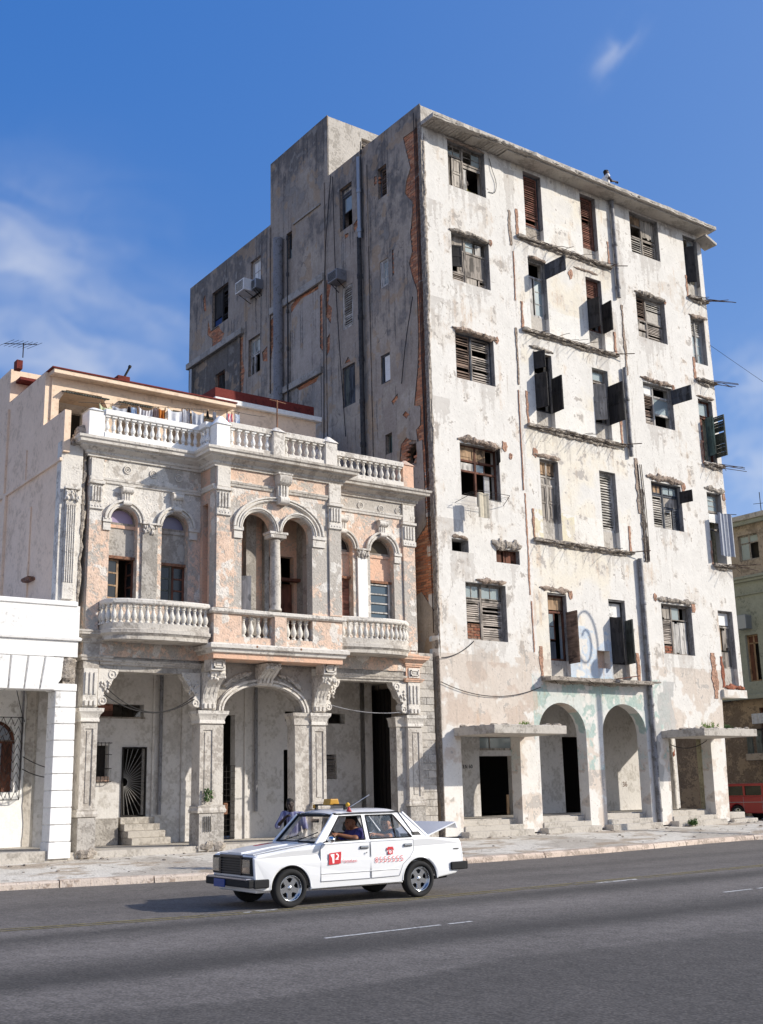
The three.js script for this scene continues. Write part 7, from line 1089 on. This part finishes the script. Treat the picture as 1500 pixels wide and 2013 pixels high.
function headBones(c, f, s = 1) {                                     // centre of the skull, facing direction (unit, horizontal)
  const F = V(...f).normalize(), S = V().crossVectors(V(0, 1, 0), F).normalize(), U = V().crossVectors(F, S).normalize(), C = V(...c), p = (a, b, d) => { const q = C.clone().addScaledVector(F, a * s).addScaledVector(U, b * s).addScaledVector(S, d * s); return [q.x, q.y, q.z]; };
  return [[p(-0.02, 0.03, 0), p(0.015, 0.035, 0), 0.083 * s, 0.076 * s], [p(0.02, -0.02, 0), p(0.048, -0.085, 0), 0.066 * s, 0.036 * s], [p(0.03, -0.03, 0.03), p(0.03, -0.03, -0.03), 0.045 * s, 0.045 * s],
    [p(0.088, 0.0, 0), p(0.102, -0.032, 0), 0.011 * s, 0.014 * s], [p(0.082, 0.022, 0.03), p(0.082, 0.022, -0.03), 0.012 * s, 0.012 * s], [p(0.084, -0.062, 0.016), p(0.084, -0.062, -0.016), 0.008 * s, 0.008 * s], [p(0.0, 0.005, 0.078), p(-0.01, -0.03, 0.076), 0.014 * s, 0.009 * s], [p(0.0, 0.005, -0.078), p(-0.01, -0.03, -0.076), 0.014 * s, 0.009 * s]];
}
const eyeGeo = (c, f, s = 1) => { const F = V(...f).normalize(), S = V().crossVectors(V(0, 1, 0), F).normalize(), m = B(); for (const k of [-1, 1]) { const g = new THREE.SphereGeometry(0.011 * s, 8, 6), q = V(...c).addScaledVector(F, 0.083 * s).addScaledVector(S, k * 0.032 * s); g.translate(q.x, q.y + 0.004, q.z); m.add(g); } return m; };
const skin = (hex) => std({ color: hex, roughness: 0.6 }), hairM = std({ color: 0x15110f, roughness: 0.85 });
function person(o) {                                                  // joints in world metres
  const T = thing('person', o.label, 'person', o.at), J = o.j, rel = (g) => g.translate(0, 0, 0), b = [];
  const add = (a, c, ra, rb) => b.push([J[a], J[c], ra, rb]);
  add('pelvis', 'chest', 0.13, 0.14); add('chest', 'neck', 0.10, 0.06); add('neck', 'skull', 0.055, 0.055); b.push([J.lsh, J.rsh, 0.065, 0.065]);
  for (const s of ['l', 'r']) { add(s + 'sh', s + 'el', 0.055, 0.042); add(s + 'el', s + 'wr', 0.042, 0.027); if (J[s + 'hip']) { add(s + 'hip', s + 'kn', 0.085, 0.058); add(s + 'kn', s + 'an', 0.056, 0.038); add(s + 'an', s + 'toe', 0.042, 0.032); } }
  const geo = [capsules(b, o.res ?? 72, 0.04), capsules(headBones(J.skull, o.face), 56, 0.02)];
  for (const s of ['l', 'r']) if (o[s + 'hand']) geo.push(capsules(handBones(J[s + 'wr'], ...o[s + 'hand']), 52, 0.012));
  const mb = B(); geo.forEach((g) => mb.add(g)); mb.build('body', o.skin, T);
  eyeGeo(J.skull, o.face).build('eyes', M.black, T);
  if (o.hair !== false) { const F = V(...o.face).normalize(), c = J.skull, p = (a, y) => [c[0] + F.x * a, c[1] + y, c[2] + F.z * a], hb = [[p(-0.035, 0.05), p(0.012, 0.068), 0.086, 0.072], [p(-0.06, 0.03), p(-0.06, -0.05), 0.06, 0.045]]; if (o.longHair) hb.push([p(-0.07, 0), p(-0.07, -0.16), 0.06, 0.04]); B().add(capsules(hb, 40, 0.03)).build('hair', o.hairMat ?? hairM, T); }
  if (o.shirt) { const t = [[J.pelvis, J.chest, 0.15, 0.16], [J.chest, [J.neck[0], J.neck[1] - 0.05, J.neck[2]], 0.12, 0.075], [J.lsh, J.rsh, 0.08, 0.08]]; for (const s of ['l', 'r']) { const a = J[s + 'sh'], e = J[s + 'el'], q = o.sleeve ?? 0.75; t.push([a, [a[0] + (e[0] - a[0]) * q, a[1] + (e[1] - a[1]) * q, a[2] + (e[2] - a[2]) * q], 0.072, 0.068]); } B().add(capsules(t, 64, 0.03)).build('shirt', o.shirt, T); }
  if (o.trousers && J.lhip) { const t = [[J.pelvis, [J.pelvis[0], J.pelvis[1] - 0.06, J.pelvis[2]], 0.15, 0.14]]; for (const s of ['l', 'r']) { const k = J[s + 'kn'], a = J[s + 'an']; t.push([J[s + 'hip'], k, 0.1, 0.078], [k, [k[0] + (a[0] - k[0]) * 0.92, k[1] + (a[1] - k[1]) * 0.92, k[2] + (a[2] - k[2]) * 0.92], 0.078, 0.068]); } B().add(capsules(t, 64, 0.03)).build('trousers', o.trousers, T); for (const s of ['l', 'r']) B().add(capsules([[J[s + 'an'], J[s + 'toe'], 0.052, 0.042]], 28, 0.02)).build('shoe', M.black, T); }
  if (o.cap) { const F = V(...o.face).normalize(), c = J.skull, m = B(), g = new THREE.SphereGeometry(0.1, 16, 10, 0, 6.3, 0, 1.6); g.scale(1, 0.85, 1); g.translate(c[0] - F.x * 0.01, c[1] + 0.045, c[2] - F.z * 0.01); m.add(g); const v = new THREE.CylinderGeometry(0.075, 0.075, 0.012, 16); v.scale(1, 1, 1); v.translate(c[0] + F.x * 0.09, c[1] + 0.05, c[2] + F.z * 0.09); m.add(v); m.build('cap', o.cap, T); }
  return T;
}
const tl = (x, y, z) => { const a = 3.6 * R; return [11.0 + x * Math.cos(a) - z * Math.sin(a), y, 9.36 + x * Math.sin(a) + z * Math.cos(a)]; };
const fwd = [-Math.cos(3.6 * R), 0, -Math.sin(3.6 * R)];
// driver, arm up on the wheel
person({ label: 'driver in a purple-blue shirt with one arm raised to the steering wheel of the taxi', at: tl(0.2, 0.6, 0.34), face: fwd, skin: skin(0x8a5a3e), shirt: clothMat([72, 66, 128]), sleeve: 0.6,
  j: { pelvis: tl(0.22, 0.68, 0.34), chest: tl(0.25, 0.98, 0.35), neck: tl(0.2, 1.12, 0.36), skull: tl(0.13, 1.225, 0.36), lsh: tl(0.22, 1.06, 0.52), rsh: tl(0.22, 1.06, 0.18), lel: tl(0.06, 0.98, 0.62), lwr: tl(-0.2, 1.05, 0.48), rel: tl(-0.02, 0.9, 0.15), rwr: tl(-0.22, 0.97, 0.22), lhip: tl(0.2, 0.62, 0.44), lkn: tl(-0.22, 0.66, 0.46), lan: tl(-0.42, 0.5, 0.46), ltoe: tl(-0.5, 0.5, 0.46), rhip: tl(0.2, 0.62, 0.24), rkn: tl(-0.22, 0.66, 0.22), ran: tl(-0.42, 0.5, 0.22), rtoe: tl(-0.5, 0.5, 0.22) },
  lhand: [[-0.85, 0.1, -0.35], [0.1, -1, -0.2], 0.75], rhand: [[-0.9, 0.1, 0.2], [0.1, -1, 0.1], 0.75], trousers: clothMat([40, 42, 52]) });
person({ label: 'rear passenger in a grey-blue top leaning an elbow on the back door of the taxi', at: tl(0.9, 0.6, 0.35), face: [fwd[0], 0, 0.5], skin: skin(0x9a6a4c), shirt: clothMat([88, 96, 120]), sleeve: 0.5, longHair: true,
  j: { pelvis: tl(0.92, 0.66, 0.3), chest: tl(0.95, 0.95, 0.32), neck: tl(0.9, 1.08, 0.32), skull: tl(0.83, 1.17, 0.33), lsh: tl(0.9, 1.02, 0.48), rsh: tl(0.93, 1.02, 0.15), lel: tl(0.72, 0.98, 0.6), lwr: tl(0.5, 1.02, 0.52), rel: tl(0.76, 0.8, 0.1), rwr: tl(0.6, 0.76, 0.18), lhip: tl(0.85, 0.62, 0.4), lkn: tl(0.52, 0.64, 0.42), lan: tl(0.48, 0.5, 0.42), ltoe: tl(0.44, 0.5, 0.42), rhip: tl(0.85, 0.62, 0.2), rkn: tl(0.52, 0.64, 0.2), ran: tl(0.48, 0.5, 0.2), rtoe: tl(0.44, 0.5, 0.2) },
  lhand: [[-0.9, 0.2, 0.0], [0, -1, 0], 0.5], rhand: [[-0.9, 0.1, 0.3], [0, -1, 0], 0.4], trousers: clothMat([50, 52, 60]) });
// pedestrian at the kerb behind the taxi
{
  const x = 13.54, z = 4.0, y = 0.0;
  person({ label: 'pedestrian in a lavender striped shirt standing at the kerb behind the taxi', at: [x, y, z], face: [-0.75, 0, 0.66], skin: skin(0x2c1d16), shirt: clothMat([98, 96, 134], [146, 146, 170], 14), sleeve: 0.95, trousers: clothMat([44, 48, 64]),
    j: { pelvis: [x, y + 0.86, z], chest: [x - 0.03, y + 1.16, z], neck: [x - 0.09, y + 1.34, z + 0.02], skull: [x - 0.15, y + 1.48, z + 0.05], lsh: [x + 0.09, y + 1.25, z + 0.15], rsh: [x - 0.2, y + 1.27, z - 0.1], lel: [x + 0.15, y + 0.98, z + 0.2], lwr: [x + 0.04, y + 0.84, z + 0.32], rel: [x - 0.36, y + 1.03, z - 0.12], rwr: [x - 0.3, y + 1.2, z + 0.08], lhip: [x + 0.06, y + 0.82, z + 0.08], lkn: [x + 0.0, y + 0.45, z + 0.12], lan: [x + 0.08, y + 0.09, z + 0.1], ltoe: [x - 0.04, y + 0.05, z + 0.2], rhip: [x - 0.06, y + 0.82, z - 0.07], rkn: [x - 0.14, y + 0.45, z - 0.02], ran: [x - 0.14, y + 0.09, z - 0.06], rtoe: [x - 0.27, y + 0.05, z + 0.04] },
    lhand: [[-0.3, -0.9, 0.3], [-1, 0, 0], 0.4], rhand: [[0.5, 0.6, 0.4], [0.5, -0.6, 0.5], 0.6] });
}
// figure at the top-left window
person({ label: 'dark-haired person in yellow-green top leaning out of the top-left window', at: [23.2, 21.1, -0.35], face: [-0.5, -0.35, 0.8], skin: skin(0x2e1e17), shirt: clothMat([122, 116, 44], [74, 78, 30], 8), sleeve: 0.8,
  j: { pelvis: [23.2, 21.0, -0.75], chest: [23.18, 21.25, -0.5], neck: [23.14, 21.4, -0.4], skull: [23.1, 21.53, -0.33], lsh: [23.33, 21.32, -0.45], rsh: [22.98, 21.32, -0.45], lel: [23.42, 21.16, -0.22], lwr: [23.25, 21.11, -0.12], rel: [22.94, 21.16, -0.2], rwr: [23.1, 21.1, -0.1] }, lhand: [[-1, 0, 0.3], [0, -1, 0], 0.3], rhand: [[1, 0, 0.3], [0, -1, 0], 0.3] });
// person on the roof, seen over the eave
{
  const x = 30.2, y = 22.86, z = -0.42;
  person({ label: 'dark-haired person in a white vest standing on the roof edge of the tall block', at: [x, y, z], face: [0.85, 0, 0.45], skin: skin(0x3a241a), shirt: M.white, sleeve: 0.15, trousers: clothMat([40, 44, 60]),
    j: { pelvis: [x - 0.02, y + 0.82, z], chest: [x, y + 1.12, z], neck: [x + 0.02, y + 1.3, z], skull: [x + 0.06, y + 1.43, z + 0.02], lsh: [x - 0.06, y + 1.22, z + 0.17], rsh: [x + 0.06, y + 1.22, z - 0.17], lel: [x + 0.02, y + 0.98, z + 0.26], lwr: [x + 0.27, y + 1.04, z + 0.24], rel: [x + 0.12, y + 0.98, z - 0.2], rwr: [x + 0.32, y + 1.06, z - 0.08], lhip: [x - 0.04, y + 0.78, z + 0.09], lkn: [x, y + 0.43, z + 0.09], lan: [x - 0.03, y + 0.08, z + 0.09], ltoe: [x + 0.1, y + 0.045, z + 0.1], rhip: [x + 0.02, y + 0.78, z - 0.09], rkn: [x + 0.05, y + 0.43, z - 0.09], ran: [x, y + 0.08, z - 0.09], rtoe: [x + 0.13, y + 0.045, z - 0.07] },
    lhand: [[1, 0.1, 0], [0, -1, 0], 0.6], rhand: [[1, 0.1, 0.2], [0, -1, 0], 0.6] });
}
// ------------------------------------------------------------------ far building across the side street, facing left
{
  const X = 45, E = thing('old_building', 'shaded old building across the side street, green upper floors over a brown ground floor', 'building', [X, 0.2, -6]);
  const green = coated([148, 150, 136], [128, 130, 118], 0.7, 1, 5, 384, 0.008), beige = coated([168, 152, 134], [146, 132, 116], 0.6, 2, 5, 384, 0.01), brown = coated([158, 136, 110], [128, 110, 92], 0.5, 3, 4, 384, 0.014);
  const f = (y0, y1, holes, mat, d = 0) => B().extX(rect(-14, 0.6, y0, y1), X - d, X + 0.35, holes, 0).build('wall', mat, E);
  const H1 = [rect(-6.95, -5.85, 11.82, 13.05), rect(-4.2, -3.1, 11.82, 13.05), rect(-1, 0.1, 11.82, 13.05)], H2 = [rect(-7.05, -6.35, 6.2, 8.35), rect(-5.1, -4.4, 6.2, 8.35), rect(-2, -1.2, 6.2, 8.35)], H3 = [rect(-6.7, -5.9, 2.95, 5.0), rect(-6.35, -5.1, 1.1, 2.3), rect(-3.2, -2.2, 0.3, 2.6)];
  f(10.9, 13.7, H1, beige); f(5.45, 10.9, H2, green, 0.05); f(0.2, 5.45, H3, brown);
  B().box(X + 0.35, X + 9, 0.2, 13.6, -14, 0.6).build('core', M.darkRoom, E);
  B().box(X - 0.3, X + 9, 13.7, 13.95, -14.2, 0.8, 0.03).build('roof_slab', M.concrete, E);
  B().box(X - 0.25, X, 10.95, 11.08, -14, 0.6, 0.02).box(X - 0.18, X, 10.82, 10.95, -14, 0.6, 0.02).box(X - 0.12, X, 10.2, 10.26, -14, 0.6, 0.01).box(X - 0.3, X - 0.05, 5.4, 5.6, -14, 0.6, 0.02).box(X - 0.22, X - 0.05, 13.5, 13.7, -14, 0.6, 0.02).build('cornice', green, E);
  const fr = (r0, mat, pane, n) => { const [a, b] = r0, z0 = a[0], z1 = r0[1][0], y0 = a[1], y1 = r0[2][1]; const w = part('window', E); B().box(X + 0.1, X + 0.16, y0, y1, z0, z0 + 0.07).box(X + 0.1, X + 0.16, y0, y1, z1 - 0.07, z1).box(X + 0.1, X + 0.16, y1 - 0.07, y1, z0 + 0.07, z1 - 0.07).box(X + 0.1, X + 0.16, y0, y0 + 0.07, z0 + 0.07, z1 - 0.07).box(X + 0.11, X + 0.15, y0, y1, (z0 + z1) / 2 - 0.04, (z0 + z1) / 2 + 0.04).box(X + 0.11, X + 0.15, y1 - 0.42, y1 - 0.36, z0, z1).build('frame', mat, w); B().box(X + 0.13, X + 0.135, y0 + (n ? 0 : 0), y1 - 0.4, z0 + 0.05, (z0 + z1) / 2 - 0.05).box(X + 0.13, X + 0.135, y1 - 0.36, y1 - 0.05, z0 + 0.05, z1 - 0.05).build('pane', pane, w); };
  H1.forEach((h) => fr(h, M.woodGrey, M.pane)); H2.forEach((h) => fr(h, M.woodTan, M.woodBrown)); H3.forEach((h, i) => fr(h, i === 1 ? M.iron : M.woodBrown, M.woodDark));
  const bl = part('balcony', E); B().box(X - 0.9, X - 0.001, 2.65, 2.95, -7.0, 0, 0.02).build('slab', beige, bl); for (let z = -6.9; z < 0; z += 0.5) B().box(X - 0.86, X - 0.8, 2.95, 3.95, z, z + 0.3).build('panel', M.greyGreen, bl); B().box(X - 0.9, X - 0.76, 3.95, 4.02, -7.0, 0).build('handrail', M.iron, bl);
  { const q = B(); for (let z = -6.3; z < -5.1; z += 0.13) q.bar([X - 0.05, 1.1, z], [X - 0.05, 2.3, z], 0.012, 5); q.build('window_bars', M.woodWhite, E); }
  for (const z of [-7.6, -5.6]) B().box(X - 0.08, X - 0.05, 5.6, 10.2, z, z + 0.12).build('wall_strip', green, E);
  B().box(X - 0.5, X + 0.1, 8.6, 9.25, -7.2, -6.6, 0.02).build('cooling_unit', M.sheetMetal, E);
  B().box(X - 0.35, X + 0.05, 6.9, 7.4, -5.0, -4.6, 0.02).build('cooling_unit', M.white, E);
  B().bar([X + 1, 13.95, -6.2], [X + 1, 15.2, -6.2], 0.02, 5).bar([X + 1, 14.7, -6.6], [X + 1, 14.6, -5.8], 0.012, 4).build('mast', M.iron, E);
}
{ // things hung on its balcony
  const t = thing('hanging_cloth', 'white cloth hanging in the dark doorway above the far right balcony', 'cloth', [44.2, 4.2, -6.2]);
  B().sweep(Array.from({ length: 14 }, (_, i) => [44.25 + 0.03 * Math.sin(i * 1.4), -6.6 + i * 0.05]), [[0, 4.25], [0.004, 4.25], [0.004, 4.7], [0, 4.7]]).build('sheet', clothMat([214, 214, 216]), t);
  const b = thing('blue_ball', 'round blue bundle hanging under the green floor at the street corner', 'bundle', [43.5, 4.95, -8.1]); const g = new THREE.SphereGeometry(0.27, 14, 10), r = rng(4), p = g.attributes.position; for (let i = 0; i < p.count; i++) p.setY(i, p.getY(i) * 0.95 + 0.02 * r()); g.translate(43.5, 4.95, -8.1); B().add(g).build('bundle', std({ color: 0x2a4a8c }), b); B().bar([43.5, 5.2, -8.1], [44.9, 5.4, -8.1], 0.012, 4).build('cord', M.cable, b);
}
// more of the town behind, out of sight from the road: keeps the street closed
{ const t = thing('row_house', 'plain cream house farther down the side street', 'house', [39, 0.2, -34]); B().extX(rect(-40, -28, 0.2, 8), 36, 44, []).build('wall', M.cream, t); B().box(35.8, 44.2, 8, 8.25, -40.2, -27.8, 0.02).build('roof', M.concrete, t); for (const x of [37, 39.5, 42]) { B().box(x, x + 1, 4.5, 6.3, -28.05, -27.98).build('window', M.woodBrown, t); B().box(x, x + 1, 1.0, 3.0, -28.05, -27.98).build('window', M.woodBrown, t); } }
// ------------------------------------------------------------------ washing on the roof terrace
const washLine = cable('clothes_line', sag([10.0, 11.42, -0.5], [14.5, 11.99, -0.55], 0.0), 0.006, 'clothes line strung along the roof terrace behind the white balustrade');
function cloth(name, label, x0, x1, drop, z, mat, seed, dip = 0.06) {
  x0 = 10.89 + (x0 - 10.75) * 0.848; x1 = 10.89 + (x1 - 10.75) * 0.848; drop *= 0.7; const r = rng(seed), n = 18, m = 8, P = [], I = [], yl = 11.40 + (x0 - 10) * 0.125, ph = r() * 6, fr = 10 + r() * 10;
  for (let j = 0; j <= m; j++) for (let i = 0; i <= n; i++) { const u = i / n, v = j / m, x = x0 + (x1 - x0) * (u + (0.5 - u) * 0.12 * v), y = yl - dip * 4 * u * (1 - u) - drop * v * (0.92 + 0.08 * Math.sin(u * 5 + ph)); P.push(x, y, z + 0.035 * (0.3 + v) * Math.sin(u * fr + ph) + 0.01 * Math.sin(v * 7 + u * 3)); }
  for (let j = 0; j < m; j++) for (let i = 0; i < n; i++) { const a = j * (n + 1) + i; I.push(a, a + n + 1, a + 1, a + 1, a + n + 1, a + n + 2); }
  const g = new THREE.BufferGeometry(); g.setAttribute('position', new THREE.Float32BufferAttribute(P, 3)); g.setIndex(I); g.computeVertexNormals(); const q = g.clone(); q.translate(0, 0, 0.006);
  const t = thing('hanging_laundry', label, 'laundry', [(x0 + x1) / 2, yl - drop, z]); B().add(g).add(q).build(name, mat, t); for (const x of [x0 + 0.02, x1 - 0.02]) B().box(x - 0.008, x + 0.008, yl - 0.03, yl + 0.04, z - 0.012, z + 0.018).build('peg', M.woodTan, t);
}
const cW = clothMat([232, 232, 236]), cG = clothMat([186, 190, 200]), cD = clothMat([70, 62, 68]), cO = clothMat([190, 112, 40]), cP = clothMat([160, 140, 136]), cB = clothMat([30, 28, 32]), cR = clothMat([196, 60, 76], [226, 210, 214], 12), cLB = clothMat([168, 188, 214], [232, 234, 238], 6), cS = clothMat([216, 214, 216], [120, 116, 124], 14);
[['sheet', 'pale grey sheet sagging at the left end of the clothes line', 10.75, 11.25, 0.42, cG, 0.07], ['towel', 'dark towel left of the blue-white striped one on the clothes line', 11.26, 11.36, 0.5, cD, 0.01], ['towel', 'blue-white narrow towel on the clothes line', 11.38, 11.58, 0.5, cLB, 0.02], ['sheet', 'cream sheet with a deep sag left of the orange cloth', 11.6, 12.08, 0.52, cS, 0.09], ['shirt', 'brownish shirt beside the orange cloth on the line', 12.1, 12.28, 0.5, cP, 0.02], ['cloth', 'orange-brown cloth on the clothes line', 12.29, 12.55, 0.6, cO, 0.04], ['sheet', 'large white sheet right of the orange cloth', 12.57, 13.08, 0.62, cW, 0.08], ['towel', 'white towel hanging straight beside the large sheet', 13.1, 13.26, 0.6, cW, 0.01], ['towel', 'striped grey towel hanging straight', 13.27, 13.38, 0.62, cS, 0.01], ['sheet', 'white sheet swagged deep at the right end of the line', 13.4, 13.85, 0.6, cG, 0.12], ['sock', 'small black garment hanging alone on the line', 13.96, 14.03, 0.32, cB, 0], ['cloth', 'small grey cloth next to the corner pier', 14.2, 14.32, 0.34, cG, 0.02]].forEach(([n, l, a, b, d, m, dip], i) => cloth(n, l, a, b, d, -0.5 - 0.03 * (i % 3), m, 400 + i, dip));
cable('clothes_line', sag([14.5, 11.99, -0.55], [15.6, 12.1, -0.8], 0.02), 0.006, 'short clothes line behind the bay balustrade');
{ cloth('shirt', 'red and white patterned shirt hanging right of the white corner pier', 14.72, 14.94, 0.5, -0.62, cR, 430, 0.03); cloth('shirt', 'blue and white shirt hanging right of the red one', 15.02, 15.2, 0.5, -0.62, cLB, 431, 0.03); }
cloth('cloth', 'pale yellow-green cloth at the left end of the clothes line', 10.32, 10.72, 0.4, -0.45, clothMat([206, 212, 172]), 440, 0.1);
{ const t = thing('niche_plant', 'small flowering plant growing from a broken panel of the second arcade pier', 'plant', [13.49, 1.62, 0.02]), r = rng(8), l = B(), s = B(); for (let i = 0; i < 60; i++) { const g = new THREE.SphereGeometry(0.03, 5, 3); g.scale(1.6, 0.2, 0.7); g.rotateZ(r() * 3); g.rotateY(r() * 6); g.translate(13.49 + (r() - 0.5) * 0.24, 1.72 + (r() - 0.5) * 0.3, 0.06 + r() * 0.08); l.add(g); } for (let i = 0; i < 8; i++) s.bar([13.49, 1.56, 0.0], [13.4 + r() * 0.2, 1.7 + r() * 0.16, 0.1], 0.004, 4); s.build('stem', M.leafPale, t); l.build('foliage', M.leaf, t); }
// wire drying rack with a towel under one tower window, sheet hung out of the corner window
{ const t = thing('drying_rack', 'folding wire drying rack under the window with brown frame on the white front', 'drying rack', [22.7, 10.5, 0.3]), m = B(), z = 0.62, y = 10.42; m.bar([21.75, 10.2, 0.05], [22.2, y + 0.1, z], 0.009, 5).bar([22.2, y + 0.1, z], [23.5, y + 0.1, z], 0.009, 5).bar([23.5, y + 0.1, z], [23.75, 10.35, 0.02], 0.009, 5).bar([22.15, 10.55, 0.02], [23.7, 10.48, 0.02], 0.01, 5); for (const k of [0.2, 0.34, 0.48]) m.bar([22.0, y + 0.06, k], [23.6, y + 0.06, k], 0.005, 4); m.build('wires', M.iron, t); }
{ const t = thing('towel', 'cream towel folded over the wire rack on the white front', 'towel', [22.5, 9.9, 0.5]); const P = []; for (let i = 0; i <= 16; i++) P.push([22.3 + 0.4 * i / 16, 0.5 + 0.022 * Math.sin(i * 0.5) + 0.008 * Math.sin(i * 1.3)]); B().sweep(P, [[0, 9.72], [0.012, 9.72], [0.012, 10.5], [0, 10.5]]).build('cloth', clothMat([214, 204, 182]), t); B().sweep(P.map(([x, z]) => [x, z - 0.06]), [[0, 10.05], [0.01, 10.05], [0.01, 10.5], [0, 10.5]]).build('cloth_back', clothMat([214, 204, 182]), t); }
{ const t = thing('hanging_cloth', 'grey-blue sheet hanging out of the lowest-but-one window at the right corner of the tall block', 'cloth', [34.6, 10.2, 0.35]); const P = []; for (let i = 0; i <= 20; i++) P.push([34.05 + 0.85 * i / 20, 0.3 + 0.05 * Math.sin(i * 0.55 + 1.5 * Math.sin(i * 0.31)) + 0.02 * Math.sin(i * 1.7)]); const m = B().sweep(P, [[0, 9.75], [0.012, 9.75], [0.012, 11.35], [0, 11.35]]); m.build('sheet', clothMat([176, 180, 190]), t); B().bar([33.95, 11.36, 0.02], [35.0, 11.36, 0.42], 0.014, 5).build('pole', M.iron, t); }
// television aerial on the red tank at the left
{ const t = thing('television_aerial', 'thin television aerial on the red tank at the left roof end', 'aerial', [9.6, 13.62, -3.8]), m = B(); m.bar([9.6, 13.62, -3.8], [9.6, 14.05, -3.8], 0.016, 5).bar([9.1, 13.96, -3.9], [9.95, 14.05, -3.7], 0.012, 5); for (let i = 0; i < 7; i++) { const x = 9.14 + i * 0.13; m.bar([x - 0.1, 13.97 + i * 0.012, -4.15], [x + 0.1, 13.97 + i * 0.012, -3.5], 0.007, 4); } m.build('aerial', M.iron, t); }
{ const t = thing('rusty_post', 'thin rusty post with a crossbar behind the bay balustrade', 'post', [16.4, 10.33, -1.5]); B().bar([16.4, 10.33, -1.5], [16.4, 12.95, -1.5], 0.022, 6).bar([16.15, 12.93, -1.5], [16.7, 12.9, -1.5], 0.015, 5).build('post', M.rust, t); }
// street lamp on the kerb, just outside the picture at the right (its shadow falls across the white wall)
{
  const x = 32.55, z = 4.4, t = thing('street_lamp', 'tall street lamp with a scrolled bracket on the pavement', 'street lamp', [x, 0.2, z]);
  B().lathe([[0.001, 0.2], [0.22, 0.2], [0.2, 0.7], [0.12, 0.85], [0.1, 1.2], [0.085, 8.5], [0.001, 8.5]], x, 0, z, 14).build('post', M.iron, t);
  const sp = []; for (let i = 0; i <= 40; i++) { const a = -0.5 + i / 40 * 9.2, r = 0.95 - i / 40 * 0.72; sp.push([x - 0.45 + r * Math.cos(a) * 0.62, 9.75 + r * Math.sin(a) * 1.25, z]); } B().tube([[x, 8.3, z], [x + 0.05, 8.9, z], ...sp], 0.034, 120, 8).build('scroll', M.iron, t);
  B().lathe([[0.001, 8.6], [0.12, 8.62], [0.2, 8.8], [0.22, 9.0], [0.14, 9.15], [0.001, 9.18]], x + 0.02, 0, z, 14).build('lantern', M.pipeDark, t);
}
// litter and small stones along the pavement
{ const r = rng(64), m = B(); for (let i = 0; i < 150; i++) { const x = 8 + r() * 27, k = r(), z = k < 0.6 ? 0.05 + r() * 0.5 : 0.4 + r() * (kerbZ(x) - 0.9), s = 0.012 + r() * r() * 0.05; const g = new THREE.IcosahedronGeometry(s, 0); g.scale(1.5, 0.6, 1); g.rotateY(r() * 6); const kz = kerbZ(x) - 0.28, t = (kz - z) / (kz + 0.6); g.translate(x, 0.132 + 0.285 * Math.pow(clamp(t, 0, 1), 0.9) + s * 0.3, z); m.add(g); } tag(m.build('rubble_scatter', M.rubbleGrey), 'small stones and crumbs of plaster scattered over the pavement', 'rubble', null, 'stuff'); }
shadow(scene);
renderer.render(scene, camera);
